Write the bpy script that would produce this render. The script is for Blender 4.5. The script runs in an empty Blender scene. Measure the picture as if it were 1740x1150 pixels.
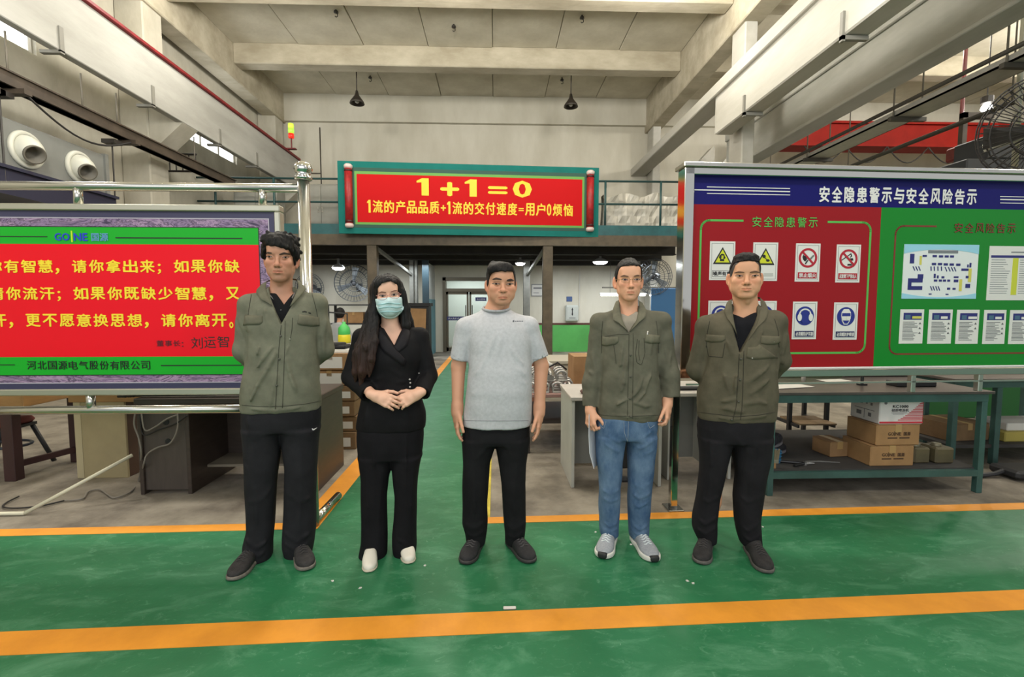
import bpy, math, random, time
import numpy as np
from mathutils import Vector, Matrix
from mathutils.bvhtree import BVHTree
random.seed(7)
T0 = time.time()
scn = bpy.context.scene
col = scn.collection
R = math.radians

# ---------------------------------------------------------------- camera
CAM_H, FPX, PITCH, YAW = 1.42, 800.0, 3.93, 2.0
cd = bpy.data.cameras.new('camera')
cam = bpy.data.objects.new('camera', cd)
col.objects.link(cam)
cam.location = (0, 0, CAM_H)
cam.rotation_euler = (R(90 - PITCH), 0, R(-YAW))
cd.sensor_fit = 'HORIZONTAL'
cd.sensor_width = 36.0
cd.lens = 36.0 * FPX / 1740.0
cd.clip_start = 0.05
cd.clip_end = 200
scn.camera = cam

# ---------------------------------------------------------------- world, light, exposure
scn.view_settings.view_transform = 'Standard'
scn.view_settings.look = 'None'
scn.view_settings.exposure = 0.0
scn.view_settings.gamma = 1.0
scn.view_settings.use_curve_mapping = False
w = bpy.data.worlds.new('world'); scn.world = w; w.use_nodes = True
w.node_tree.nodes['Background'].inputs[0].default_value = (0.95, 0.97, 1.0, 1)
w.node_tree.nodes['Background'].inputs[1].default_value = 0.66
LAMPS = []
def area(name, loc, size, power, color=(1, 1, 1), rot=(0, 0, 0)):
    l = bpy.data.lights.new(name, 'AREA'); l.shape = 'RECTANGLE'
    l.size, l.size_y = size; l.energy = power; l.color = color
    o = bpy.data.objects.new(name, l); col.objects.link(o)
    o.location = loc; o.rotation_euler = rot
    LAMPS.append(o)
    return o
WARM = (1.0, 0.955, 0.87)
def bulb(name, loc, power, r=.25, color=WARM):
    l = bpy.data.lights.new(name, 'POINT'); l.energy = power; l.shadow_soft_size = r; l.color = color
    o = bpy.data.objects.new(name, l); col.objects.link(o); o.location = loc; return o
# daylight through the open hall front behind the camera; unseen bulbs added out of view to brighten ceiling and walls
area('hall_door_daylight', (-0.6, -4.6, 2.8), (8.0, 3.8), 150, (0.96, 0.985, 1.0), (R(82), 0, 0))
for i, (x, y, z) in enumerate([(x, y, 4.35 if x < -4 else 5.0) for x in (-4.2, -.8, 2.6) for y in (.4, 4.3)] + [(x, 7.9, 6.6) for x in (-4.4, -.8, 2.8)]):
    bulb('unseen_fill_bulb', (x, y, z), 190 if y < 7 else 250)
for x, y in ((8.6, 4.5), (12.5, 4.5), (8.6, 9.6), (12.5, 9.6)): bulb('side_bay_bulb', (x, y, 6.6), 300)
area('mezzanine_tube_row', (-3.4, 12.9, 2.56), (4.0, 0.3), 105, (0.90, 0.96, 1.0))
area('mezzanine_tube_row_right', (2.9, 12.9, 2.56), (4.5, 0.3), 105, (0.90, 0.96, 1.0))

# ---------------------------------------------------------------- projection helpers (pixel of the photo -> point at a true depth)
_p, _y = R(PITCH), R(YAW)
_fw = np.array([math.sin(_y) * math.cos(_p), math.cos(_y) * math.cos(_p), -math.sin(_p)])
_rt = np.array([math.cos(_y), -math.sin(_y), 0.0])
_up = np.cross(_rt, _fw)
EYE = np.array([0, 0, CAM_H])
def ray(px, py):
    return _rt * (px - 870) + _up * (575 - py) + _fw * FPX
def AY(px, py, Y):
    d = ray(px, py); return EYE + d * (Y / d[1])
def AX(px, py, X):
    d = ray(px, py); return EYE + d * (X / d[0])
def AZ(px, py, Z=0.0):
    d = ray(px, py); return EYE + d * ((Z - CAM_H) / d[2])
def V(*a): return Vector(a)

# ---------------------------------------------------------------- materials
MATS = {}
def mat(name, color, rough=0.6, metal=0.0, var=0.0, vscale=6.0, bump=0.0, bscale=40.0, color2=None, emit=0.0,
        spec=0.5, attr=None, stretch=None, detail=4.0, alpha=None, transmission=0.0, coat=0.0):
    if name in MATS: return MATS[name]
    m = bpy.data.materials.new(name); m.use_nodes = True; MATS[name] = m
    nt = m.node_tree; b = nt.nodes['Principled BSDF']; L = nt.links.new
    b.inputs['Roughness'].default_value = rough; b.inputs['Metallic'].default_value = metal
    b.inputs['Specular IOR Level'].default_value = spec
    b.inputs['Base Color'].default_value = (*color, 1)
    if transmission: b.inputs['Transmission Weight'].default_value = transmission
    if coat: b.inputs['Coat Weight'].default_value = coat
    if alpha is not None: b.inputs['Alpha'].default_value = alpha
    src = None
    if attr:
        a = nt.nodes.new('ShaderNodeAttribute'); a.attribute_name = attr; src = a.outputs['Color']
        L(src, b.inputs['Base Color'])
    if var or color2 or bump:
        tc = nt.nodes.new('ShaderNodeTexCoord'); mp = nt.nodes.new('ShaderNodeMapping')
        L(tc.outputs['Object'], mp.inputs['Vector'])
        if stretch: mp.inputs['Scale'].default_value = stretch
    if var or color2:
        n = nt.nodes.new('ShaderNodeTexNoise'); n.inputs['Scale'].default_value = vscale; n.inputs['Detail'].default_value = detail
        n.inputs['Roughness'].default_value = 0.62
        L(mp.outputs[0], n.inputs['Vector'])
        c2 = color2 if color2 else tuple(max(0, c * (1 - var)) for c in color)
        c1 = color if color2 else tuple(min(1, c * (1 + var * .6)) for c in color)
        mr = nt.nodes.new('ShaderNodeMapRange'); mr.inputs[1].default_value = 0.36; mr.inputs[2].default_value = 0.66
        L(n.outputs['Fac'], mr.inputs[0])
        mx = nt.nodes.new('ShaderNodeMix'); mx.data_type = 'RGBA'
        mx.inputs[6].default_value = (*c1, 1); mx.inputs[7].default_value = (*c2, 1)
        L(mr.outputs[0], mx.inputs[0])
        if src is not None:
            mm = nt.nodes.new('ShaderNodeMix'); mm.data_type = 'RGBA'; mm.blend_type = 'MULTIPLY'; mm.inputs[0].default_value = 1
            L(src, mm.inputs[6]); L(mx.outputs[2], mm.inputs[7]); L(mm.outputs[2], b.inputs['Base Color'])
        else:
            L(mx.outputs[2], b.inputs['Base Color'])
    if bump:
        n2 = nt.nodes.new('ShaderNodeTexNoise'); n2.inputs['Scale'].default_value = bscale; n2.inputs['Detail'].default_value = 5
        L(mp.outputs[0], n2.inputs['Vector'])
        bp = nt.nodes.new('ShaderNodeBump'); bp.inputs['Strength'].default_value = bump; bp.inputs['Distance'].default_value = 0.02
        L(n2.outputs['Fac'], bp.inputs['Height']); L(bp.outputs[0], b.inputs['Normal'])
    if emit:
        b.inputs['Emission Color'].default_value = (*color, 1); b.inputs['Emission Strength'].default_value = emit
    return m
def srgb(r, g, b):
    f = lambda c: (c / 255 / 12.92) if c / 255 <= .04045 else ((c / 255 + .055) / 1.055) ** 2.4
    return (f(r), f(g), f(b))

# ---------------------------------------------------------------- mesh builder
class MB:
    def __init__(s): s.v = []; s.f = []; s.m = []
    def add(s, vs, fs, mi=0):
        n = len(s.v); s.v += [tuple(map(float, p)) for p in vs]
        s.f += [tuple(i + n for i in f) for f in fs]; s.m += [mi] * len(fs); return s
    def box(s, x0, x1, y0, y1, z0, z1, mi=0, bev=0.0):
        if x0 > x1: x0, x1 = x1, x0
        if y0 > y1: y0, y1 = y1, y0
        if z0 > z1: z0, z1 = z1, z0
        if bev:
            b = min(bev, (x1 - x0) * .45, (y1 - y0) * .45, (z1 - z0) * .45)
            pts = []
            for sx in (0, 1):
                for sy in (0, 1):
                    for sz in (0, 1):
                        X, Y, Z = (x0, x1)[sx], (y0, y1)[sy], (z0, z1)[sz]
                        dx, dy, dz = (b, -b)[sx], (b, -b)[sy], (b, -b)[sz]
                        pts += [(X, Y + dy, Z + dz), (X + dx, Y, Z + dz), (X + dx, Y + dy, Z)]
            I = lambda sx, sy, sz, k: (sx * 4 + sy * 2 + sz) * 3 + k
            fs = [(I(0,0,0,0), I(0,0,1,0), I(0,1,1,0), I(0,1,0,0)), (I(1,0,0,0), I(1,1,0,0), I(1,1,1,0), I(1,0,1,0)),
                  (I(0,0,0,1), I(1,0,0,1), I(1,0,1,1), I(0,0,1,1)), (I(0,1,0,1), I(0,1,1,1), I(1,1,1,1), I(1,1,0,1)),
                  (I(0,0,0,2), I(0,1,0,2), I(1,1,0,2), I(1,0,0,2)), (I(0,0,1,2), I(1,0,1,2), I(1,1,1,2), I(0,1,1,2))]
            for a in (0, 1):
                for c in (0, 1):
                    q = (I(a,c,0,0), I(a,c,0,1), I(a,c,1,1), I(a,c,1,0)); fs.append(q if a == c else q[::-1])
                    q = (I(a,0,c,0), I(a,1,c,0), I(a,1,c,2), I(a,0,c,2)); fs.append(q if a == c else q[::-1])
                    q = (I(0,a,c,1), I(0,a,c,2), I(1,a,c,2), I(1,a,c,1)); fs.append(q if a == c else q[::-1])
            for sx in (0, 1):
                for sy in (0, 1):
                    for sz in (0, 1):
                        q = tuple(I(sx, sy, sz, k) for k in range(3)); fs.append(q if (sx + sy + sz) % 2 else q[::-1])
            return s.add(pts, fs, mi)
        v = [(x0,y0,z0),(x1,y0,z0),(x1,y1,z0),(x0,y1,z0),(x0,y0,z1),(x1,y0,z1),(x1,y1,z1),(x0,y1,z1)]
        return s.add(v, [(0,3,2,1),(4,5,6,7),(0,1,5,4),(1,2,6,5),(2,3,7,6),(3,0,4,7)], mi)
    def bar(s, a, b, w, h, mi=0, upv=(0, 0, 1)):
        """a box from a to b, w wide, h tall"""
        a, b = Vector(a), Vector(b); d = (b - a).normalized(); u = Vector(upv)
        if abs(d.dot(u)) > .99: u = Vector((0, 1, 0))
        r = d.cross(u).normalized(); u = r.cross(d)
        v = [p + r * (sx * w / 2) + u * (sz * h / 2) for p in (a, b) for sx, sz in ((-1,-1),(1,-1),(1,1),(-1,1))]
        return s.add(v, [(0,1,2,3),(7,6,5,4),(0,4,5,1),(1,5,6,2),(2,6,7,3),(3,7,4,0)], mi)
    def tube(s, pts, r, n=10, mi=0, cap=True):
        pts = [Vector(p) for p in pts]; rs = r if isinstance(r, (list, tuple)) else [r] * len(pts)
        base = len(s.v); prev = None
        for i, p in enumerate(pts):
            d = (pts[min(i + 1, len(pts) - 1)] - pts[max(i - 1, 0)]).normalized()
            u = prev if prev is not None else (Vector((0, 0, 1)) if abs(d.z) < .9 else Vector((1, 0, 0)))
            u = (u - d * u.dot(d)).normalized(); prev = u; w_ = d.cross(u)
            for k in range(n):
                a = 2 * math.pi * k / n
                s.v.append(tuple(p + (u * math.cos(a) + w_ * math.sin(a)) * rs[i]))
        for i in range(len(pts) - 1):
            for k in range(n):
                s.f.append((base + i*n + k, base + i*n + (k+1) % n, base + (i+1)*n + (k+1) % n, base + (i+1)*n + k)); s.m.append(mi)
        if cap:
            s.f.append(tuple(base + k for k in range(n))[::-1]); s.m.append(mi)
            s.f.append(tuple(base + (len(pts)-1)*n + k for k in range(n))); s.m.append(mi)
        return s
    def lathe(s, prof, c=(0, 0, 0), axis=(0, 0, 1), n=20, mi=0):
        """prof: list of (radius, height along axis)"""
        c = Vector(c); d = Vector(axis).normalized(); u = Vector((0,0,1)) if abs(d.z) < .9 else Vector((1,0,0))
        u = (u - d * u.dot(d)).normalized(); w_ = d.cross(u); base = len(s.v)
        for r, h in prof:
            for k in range(n):
                a = 2 * math.pi * k / n
                s.v.append(tuple(c + d * h + (u * math.cos(a) + w_ * math.sin(a)) * max(r, 1e-4)))
        for i in range(len(prof) - 1):
            for k in range(n):
                s.f.append((base + i*n + k, base + i*n + (k+1) % n, base + (i+1)*n + (k+1) % n, base + (i+1)*n + k)); s.m.append(mi)
        return s
    def prism(s, poly, z0, z1, mi=0):
        """polygon in xy (ccw) extruded z0..z1"""
        n = len(poly); v = [(p[0], p[1], z0) for p in poly] + [(p[0], p[1], z1) for p in poly]
        f = [tuple(range(n))[::-1], tuple(range(n, 2*n))] + [(i, (i+1) % n, n + (i+1) % n, n + i) for i in range(n)]
        return s.add(v, f, mi)
    def prof(s, poly, axis_pts, mi=0):
        """polygon given as 3-D points, swept by the vector axis_pts"""
        n = len(poly); d = Vector(axis_pts); v = [Vector(p) for p in poly] + [Vector(p) + d for p in poly]
        f = [tuple(range(n))[::-1], tuple(range(n, 2*n))] + [(i, (i+1) % n, n + (i+1) % n, n + i) for i in range(n)]
        return s.add(v, f, mi)
    def mesh(s, name, mats, smooth=False):
        me = bpy.data.meshes.new(name); me.from_pydata(s.v, [], s.f)
        for m in (mats if isinstance(mats, (list, tuple)) else [mats]): me.materials.append(m)
        if any(s.m): me.polygons.foreach_set('material_index', s.m)
        if smooth: me.polygons.foreach_set('use_smooth', [True] * len(s.f))
        me.update(); return me
    def build(s, name, mats, parent=None, smooth=False, fix=True, loc=None, rot=None):
        me = s.mesh(name, mats, smooth)
        if fix:
            import bmesh
            bm = bmesh.new(); bm.from_mesh(me); bmesh.ops.recalc_face_normals(bm, faces=bm.faces); bm.to_mesh(me); bm.free()
        return link(name, me, parent, loc, rot)
def link(name, me, parent=None, loc=None, rot=None):
    o = bpy.data.objects.new(name, me); col.objects.link(o)
    if parent is not None: o.parent = parent
    if loc is not None: o.location = loc
    if rot is not None: o.rotation_euler = rot
    return o
def ws(o):
    """geometry was written in world coordinates: bring it into its thing's frame"""
    p, l = o.parent, Vector((0, 0, 0))
    while p is not None: l += p.location; p = p.parent
    o.data.transform(Matrix.Translation(-l)); return o
def W(mb, name, mats, parent=None, smooth=False, **k): return ws(mb.build(name, mats, parent, smooth, **k))
def base(mb, loc):
    """move world geometry so its origin is loc"""
    mb.v = [(x - loc[0], y - loc[1], z - loc[2]) for x, y, z in mb.v]; return mb
def solo(mb, name, mats, label, cat, loc, group=None, smooth=False):
    o = base(mb, loc).build(name, mats, None, smooth, loc=loc); return tag(o, label, cat, group)
def put(mb, name, mats, label, cat, loc, group=None, smooth=False):
    return tag(mb.build(name, mats, None, smooth, loc=loc), label, cat, group)
def shade(o, ang=35):
    """smooth shading, sharp above an angle"""
    me = o.data
    me.polygons.foreach_set('use_smooth', [True] * len(me.polygons))
    me.set_sharp_from_angle(angle=R(ang))
    return o
def tag(o, label=None, cat=None, group=None, kind=None):
    if label: o['label'] = label
    if cat: o['category'] = cat
    if group: o['group'] = group
    if kind: o['kind'] = kind
    return o
def thing(name, label, cat, loc=(0, 0, 0), rz=0.0, group=None):
    o = bpy.data.objects.new(name, None); col.objects.link(o)
    o.empty_display_size = .1
    o.location = loc; o.rotation_euler = (0, 0, rz)
    return tag(o, label, cat, group)
KIDS = {}
def copy_tree(o, parent=None):
    c = o.copy(); col.objects.link(c)
    if parent is not None:
        c.parent = parent
    for ch in o.children: copy_tree(ch, c)
    return c
def struct(o): o['kind'] = 'structure'; return o

# ---------------------------------------------------------------- flat print and lettering
TXT = {}
def text_mesh(body, bold=0.0, depth=0.0, spacing=1.0, shear=0.0):
    """lettering as a flat mesh; bold strokes are laid side by side"""
    key = (body, bold, spacing, shear)
    if key in TXT: return TXT[key].copy()
    cu = bpy.data.curves.new('lettering', 'FONT'); cu.body = body; cu.size = 1.0
    cu.align_x = 'LEFT'; cu.resolution_u = 2; cu.space_character = spacing; cu.shear = shear
    o = bpy.data.objects.new('lettering', cu); col.objects.link(o)
    me = bpy.data.meshes.new_from_object(o.evaluated_get(bpy.context.evaluated_depsgraph_get()))
    bpy.data.objects.remove(o); bpy.data.curves.remove(cu)
    if bold > 0:
        v = np.array([q.co for q in me.vertices]); f = [tuple(p.vertices) for p in me.polygons]; n = len(v); vs, fs = [], []
        for k, (dx, dy) in enumerate(((0, 0), (bold, 0), (-bold, 0), (0, bold * .7), (0, -bold * .7))):
            vs += [(p[0] + dx, p[1] + dy, k) for p in v]; fs += [tuple(q + k * n for q in p) for p in f]
        me = bpy.data.meshes.new('lettering'); me.from_pydata(vs, [], fs); me.update()
    TXT[key] = me
    return me.copy()
def text_on(body, m, frame, u0, u1, v0, v1, parent, name='lettering', bold=0.0, off=0.002, spacing=1.0, shear=0.0, split=False):
    """lettering stretched into the rectangle u0..u1, v0..v1 (metres) of a frame (origin, u axis, v axis), proud by off"""
    me = text_mesh(body, bold, 0.0, spacing, shear)
    n = len(me.vertices); co = np.empty(n * 3); me.vertices.foreach_get('co', co); co = co.reshape(-1, 3)
    lo, hi = co[:, :2].min(0), co[:, :2].max(0)
    s = (co[:, :2] - lo) / np.maximum(hi - lo, 1e-6)
    O, U, W = (np.array(a, float) for a in frame); N = np.cross(U, W); N /= np.linalg.norm(N)
    P = O + np.outer(u0 + s[:, 0] * (u1 - u0), U) + np.outer(v0 + s[:, 1] * (v1 - v0), W) + np.outer(off + co[:, 2] * .0003, N)
    me.vertices.foreach_set('co', P.ravel()); me.materials.clear(); me.materials.append(m); me.update()
    o = ws(link(name, me, parent))
    if len(body) > 1: o['kind'] = 'stuff'   # small print, joined
    return o
class Plate:
    """flat print on a board: polygons in the board's own plane, each layer a hair proud of the last"""
    def __init__(s, frame): s.O, s.U, s.W = (np.array(a, float) for a in frame); N = np.cross(s.U, s.W); s.N = N / np.linalg.norm(N); s.frame = frame
    def pt(s, u, v, off=0.0): return s.O + s.U * u + s.W * v + s.N * off
    def poly(s, mb, pts, off, th=0.0012, mi=0):
        n = len(pts); v = [s.pt(u, w_, off + th) for u, w_ in pts] + [s.pt(u, w_, off - .0005) for u, w_ in pts]
        mb.add(v, [tuple(range(n)), tuple(range(n, 2*n))[::-1]] + [(i, n+i, n+(i+1) % n, (i+1) % n) for i in range(n)], mi); return mb
    def rect(s, mb, u0, u1, v0, v1, off, th=0.0012, mi=0): return s.poly(mb, [(u0,v0),(u1,v0),(u1,v1),(u0,v1)], off, th, mi)
    def disc(s, mb, u, v, r, off, n=28, mi=0, ry=None): return s.poly(mb, [(u + r*math.cos(2*math.pi*k/n), v + (ry or r)*math.sin(2*math.pi*k/n)) for k in range(n)], off, mi=mi)
    def line(s, mb, pts, wd, off, mi=0, th=0.0012):
        for (a, b) in zip(pts, pts[1:]):
            dx, dy = b[0]-a[0], b[1]-a[1]; l = math.hypot(dx, dy) or 1; nx, ny = -dy/l*wd/2, dx/l*wd/2; ex, ey = dx/l*wd*.3, dy/l*wd*.3
            s.poly(mb, [(a[0]-nx-ex, a[1]-ny-ey), (b[0]-nx+ex, b[1]-ny+ey), (b[0]+nx+ex, b[1]+ny+ey), (a[0]+nx-ex, a[1]+ny-ey)], off, th, mi)
        return mb
    def ring(s, mb, u, v, r0, r1, off, n=32, mi=0):
        for k in range(n):
            a, b = 2*math.pi*k/n, 2*math.pi*(k+1)/n
            s.poly(mb, [(u+r1*math.cos(a), v+r1*math.sin(a)), (u+r1*math.cos(b), v+r1*math.sin(b)), (u+r0*math.cos(b), v+r0*math.sin(b)), (u+r0*math.cos(a), v+r0*math.sin(a))], off, mi=mi)
        return mb
    def frame_rect(s, mb, u0, u1, v0, v1, wd, off, mi=0):
        s.rect(mb,u0,u1,v0,v0+wd,off,mi=mi); s.rect(mb,u0,u1,v1-wd,v1,off,mi=mi); s.rect(mb,u0,u0+wd,v0+wd,v1-wd,off,mi=mi); s.rect(mb,u1-wd,u1,v0+wd,v1-wd,off,mi=mi); return mb
    def text(s, body, m, u0, u1, v0, v1, parent, **k): return text_on(body, m, s.frame, u0, u1, v0, v1, parent, **k)
# ================================================================ the hall
YB, ZC, XL, XR = 14.6, 7.65, -6.75, 16.0
plaster = mat('whitewashed_plaster', srgb(196, 192, 178), .92, vscale=1.6, color2=srgb(170, 165, 150), bump=.12, bscale=18, detail=8, stretch=(1, 1, .5))
plaster2 = mat('cream_wall', srgb(204, 200, 186), .92, vscale=1.1, color2=srgb(186, 181, 165), bump=.08, bscale=22, detail=8, stretch=(1, 1, .35))
concrete_w = mat('limewashed_concrete', srgb(190, 182, 162), .92, vscale=2.2, color2=srgb(160, 151, 130), bump=.25, bscale=14, detail=9, stretch=(.5, 1, 1))
slabm = mat('limewashed_slab', srgb(206, 200, 182), .92, vscale=1.3, color2=srgb(182, 175, 156), bump=.15, bscale=16, detail=9)
girder_m = mat('girder_grey_paint', srgb(172, 171, 165), .8, vscale=2.0, color2=srgb(150, 149, 142), bump=.1, bscale=20, detail=8, stretch=(1, .25, 1))
girder_w = mat('girder_white_paint', srgb(190, 188, 180), .8, vscale=1.6, color2=srgb(170, 167, 156), bump=.1, bscale=20, detail=8, stretch=(1, .25, 1))
def floor_mats():
    m = mat('bare_concrete_floor', srgb(146, 138, 124), .7, vscale=2.4, color2=srgb(92, 84, 74), bump=.2, bscale=30, detail=12)
    g = bpy.data.materials.new('green_floor_paint'); g.use_nodes = True; nt = g.node_tree; b = nt.nodes['Principled BSDF']; L = nt.links.new
    tc = nt.nodes.new('ShaderNodeTexCoord')
    def noise(scale, st, d=6, ro=.6, dist=0.0):
        mp = nt.nodes.new('ShaderNodeMapping'); mp.inputs['Scale'].default_value = st; L(tc.outputs['Object'], mp.inputs[0])
        n = nt.nodes.new('ShaderNodeTexNoise'); n.inputs['Scale'].default_value = scale; n.inputs['Detail'].default_value = d; n.inputs['Roughness'].default_value = ro; n.inputs['Distortion'].default_value = dist
        L(mp.outputs[0], n.inputs['Vector']); return n.outputs['Fac']
    def ramp(src, a, c):
        r = nt.nodes.new('ShaderNodeMapRange'); r.inputs[1].default_value = a; r.inputs[2].default_value = c; L(src, r.inputs[0]); return r.outputs[0]
    def mix(f, a, c, a_is=False):
        x = nt.nodes.new('ShaderNodeMix'); x.data_type = 'RGBA'
        L(f, x.inputs[0])
        if a_is: L(a, x.inputs[6])
        else: x.inputs[6].default_value = (*a, 1)
        x.inputs[7].default_value = (*c, 1); return x.outputs[2]
    def scale(src, k):
        q = nt.nodes.new('ShaderNodeMath'); q.operation = 'MULTIPLY'; q.inputs[1].default_value = k; L(src, q.inputs[0]); return q.outputs[0]
    c = mix(ramp(noise(1.1, (1, 1, 1)), .35, .65), srgb(34, 102, 65), srgb(45, 115, 76))
    c = mix(scale(ramp(noise(3.2, (1, 2.2, 1), 8, .7, .6), .50, .68), .62), c, srgb(86, 142, 108), True)
    c = mix(scale(ramp(noise(13, (1, 1.6, 1), 8, .75, 1.2), .57, .72), .55), c, srgb(112, 164, 132), True)
    c = mix(scale(ramp(noise(60, (1, .25, 1), 4, .6, 2.5), .70, .76), .55), c, srgb(164, 196, 172), True)
    L(c, b.inputs['Base Color'])
    r = nt.nodes.new('ShaderNodeMapRange'); r.inputs[3].default_value = .30; r.inputs[4].default_value = .50; L(noise(4, (1, 1, 1)), r.inputs[0]); L(r.outputs[0], b.inputs['Roughness'])
    b.inputs['Specular IOR Level'].default_value = .4
    n2 = noise(9, (1, 1, 1), 4); bp = nt.nodes.new('ShaderNodeBump'); bp.inputs['Strength'].default_value = .12; bp.inputs['Distance'].default_value = .02; L(n2, bp.inputs['Height']); L(bp.outputs[0], b.inputs['Normal'])
    o = mat('orange_line_paint', srgb(226, 150, 44), .55, vscale=5, color2=srgb(212, 138, 40), bump=.05, bscale=40, detail=8)
    return m, g, o
CONC, GREEN, ORANGE = floor_mats()
YEL = mat('thin_yellow_edge', srgb(196, 178, 60), .6, var=.3, vscale=8)
def hall():
    K = lambda n, mb, m, **k: struct(mb.build(n, m, None, **k))
    K('floor', MB().box(-9, XR, -6, YB + 2.6, -.12, 0), CONC)
    # painted aisle: front strip, corridor, edge lines
    K('trim_1', MB().prism([(-9, -6), (XR, -6), (XR, 3.35), (3.81, 3.10), (-.055, 3.0), (-1.14, 2.95), (-3.1, 2.94), (-9, 2.85)], 0, .003), GREEN)
    K('trim_2', MB().prism([(-1.15, 2.93), (-.055, 2.99), (-.055, 13.4), (-1.2, 13.4)], 0, .0028), GREEN)
    K('trim_3', MB().prism([(-9, 2.36 - .52), (-2.02, 1.892), (2.47, 2.025), (XR, 2.43), (XR, 2.58), (2.64, 2.175), (-2.16, 2.036), (-9, 1.84 + .14)], .003, .005), ORANGE)
    K('trim_4', MB().prism([(-9, 2.70), (-3.06, 2.925), (-1.14, 2.955), (-1.2, 3.045), (-3.16, 3.018), (-9, 2.80)], .003, .0048), ORANGE)
    K('trim_5', MB().prism([(-.055, 2.99), (3.69, 3.075), (XR, 3.35), (XR, 3.48), (3.81, 3.18), (-.055, 3.08)], .003, .0048), ORANGE)
    K('trim_6', MB().prism([(-1.14, 2.955), (-1.17, 13.4), (-1.30, 13.4), (-1.30, 3.10), (-1.2, 3.04)], .003, .0046), ORANGE)
    K('trim_7', MB().prism([(-.062, 3.08), (-.040, 3.08), (-.040, 13.0), (-.062, 13.0)], .003, .0046), YEL)
    # walls
    dx0, dx1, dz = -1.62, -.02, 2.30      # doorway in the far wall
    K('wall_back', MB().box(XL, dx0, YB, YB + .24, 0, ZC).box(dx1, XR, YB, YB + .24, 0, ZC).box(dx0, dx1, YB, YB + .24, dz, ZC), plaster2)
    K('trim_8', MB().box(XL, XR, YB - .14, YB, 6.86, ZC), plaster2)
    K('wall_left', MB().box(XL - .24, XL, -2, 5.2, 0, ZC).box(XL - .24, XL, 7.45, 10.7, 0, ZC).box(XL - .24, XL, 12.85, YB, 0, ZC).box(XL - .24, XL, 5.2, 7.45, 0, 5.1).box(XL - .24, XL, 10.7, 12.85, 0, 5.1).box(XL - .24, XL, 5.2, 7.45, 6.5, ZC).box(XL - .24, XL, 10.7, 12.85, 6.5, ZC), plaster)
    K('wall_right', MB().box(XR, XR + .24, -2, YB, 0, ZC), plaster)
    fr = mat('window_frame_white', srgb(196, 194, 186), .5); pane_m = mat('daylit_frosted_pane', (.93, .97, 1.0), .4, emit=3.2)
    for i, (y0, y1) in enumerate(((5.2, 7.45), (10.7, 12.85))):
        w_ = struct(link('window_%d' % (i + 1), None)); n = 3; st = (y1 - y0) / n
        mb = MB().box(XL - .18, XL - .06, y0, y1, 5.1, 5.14).box(XL - .18, XL - .06, y0, y1, 6.44, 6.5)
        for k in range(n + 1): yy = min(max(y0 + k * st, y0 + .03), y1 - .03); mb.box(XL - .18, XL - .06, yy - .03, yy + .03, 5.14, 6.44)
        mb.build('frame', fr, w_)
        for k in range(n): MB().box(XL - .13, XL - .11, y0 + k * st + .03, y0 + (k + 1) * st - .03, 5.14, 6.44).build('pane', pane_m, w_)
    # ceiling of precast slabs between cross beams
    ys = [-1.2, 1.4, 4.0, 6.6, 9.22, 11.8]
    ce = struct(MB().box(XL - .2, XR + .2, -2, YB + .2, ZC + .05, ZC + .2).build('ceiling', slabm))
    joint = None; sl = {}
    for j in range(len(ys)):
        y0 = ys[j] + .35; y1 = ys[j + 1] if j + 1 < len(ys) else YB
        for x0, x1, n in ((-6.2, 4.55, 7), (4.95, 16, 7)):
            wd = (x1 - x0) / n
            for i in range(n):
                dz_ = ((i * 7 + j * 3) % 5) * .006
                key = (round(wd, 3), round(y1 - y0, 3))
                if key not in sl: sl[key] = MB().box(0, wd - .014, 0, y1 - y0 - .02, 0, .06, bev=.008).mesh('slab', slabm)
                o = link('slab', sl[key], ce, loc=(x0 + i * wd + .007, y0 + .01, ZC - .012 - dz_))
    for j, y in enumerate(ys):
        K('trim_%d' % (9 + j), MB().box(-6.2, 4.55, y, y + .35, 7.17, ZC + .02, bev=.02).box(4.95, XR, y, y + .35, 7.17, ZC + .02, bev=.02), concrete_w)
    K('trim_15', MB().box(-6.62, -6.19, -2, YB, 6.82, ZC + .03, bev=.02), concrete_w)
    K('trim_16', MB().box(4.55, 4.95, -2, YB, 6.66, ZC + .03, bev=.02), concrete_w)
    # columns with corbels, crane girders
    for j, (x0, x1, q) in enumerate(((XL, -6.25, 1), (4.62, 4.86, 0))):
        for y in ((3.3, 8.95, 14.0) if q else (8.9, 14.0)):
            mb = MB().box(x0, x1, y, y + .5, 0, ZC, bev=.02)
            if q: mb.prof([(x0, y + .03, 5.4), (-5.80, y + .03, 5.4), (-5.66, y + .03, 4.735), (-6.25, y + .03, 4.2), (x0, y + .03, 4.2)], (0, .44, 0))
            K('column', mb, plaster if q else girder_w)
    gl = K('crane_girder', MB().box(-5.78, -5.65, -2, 14.1, 4.74, 5.6, bev=.01).box(-6.05, -5.78, -2, 14.1, 5.45, 5.59), girder_m)
    K('crane_rail', MB().box(-5.72, -5.62, -2, 14.1, 5.6, 5.66).box(-5.64, -5.6, -2, 14.1, 5.57, 5.64), mat('red_rail_paint', srgb(120, 26, 30), .55, var=.3, vscale=5), parent=None) if False else None
    ra = MB().box(-5.70, -5.60, -2, 14.1, 5.6, 5.66, bev=.01).build('crane_rail', mat('red_rail_paint', srgb(120, 26, 30), .55, var=.3, vscale=5), gl)
    for k, y in enumerate((3.4, 5.1, 6.55, 8.2, 10.1, 11.6)):
        MB().box(-5.66, -5.63, y, y + .06, 4.72, 5.04).box(-5.9, -5.63, y, y + .06, 4.70, 4.74).build('bracket', mat('bracket_grey', srgb(128, 126, 118), .6), gl)
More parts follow.
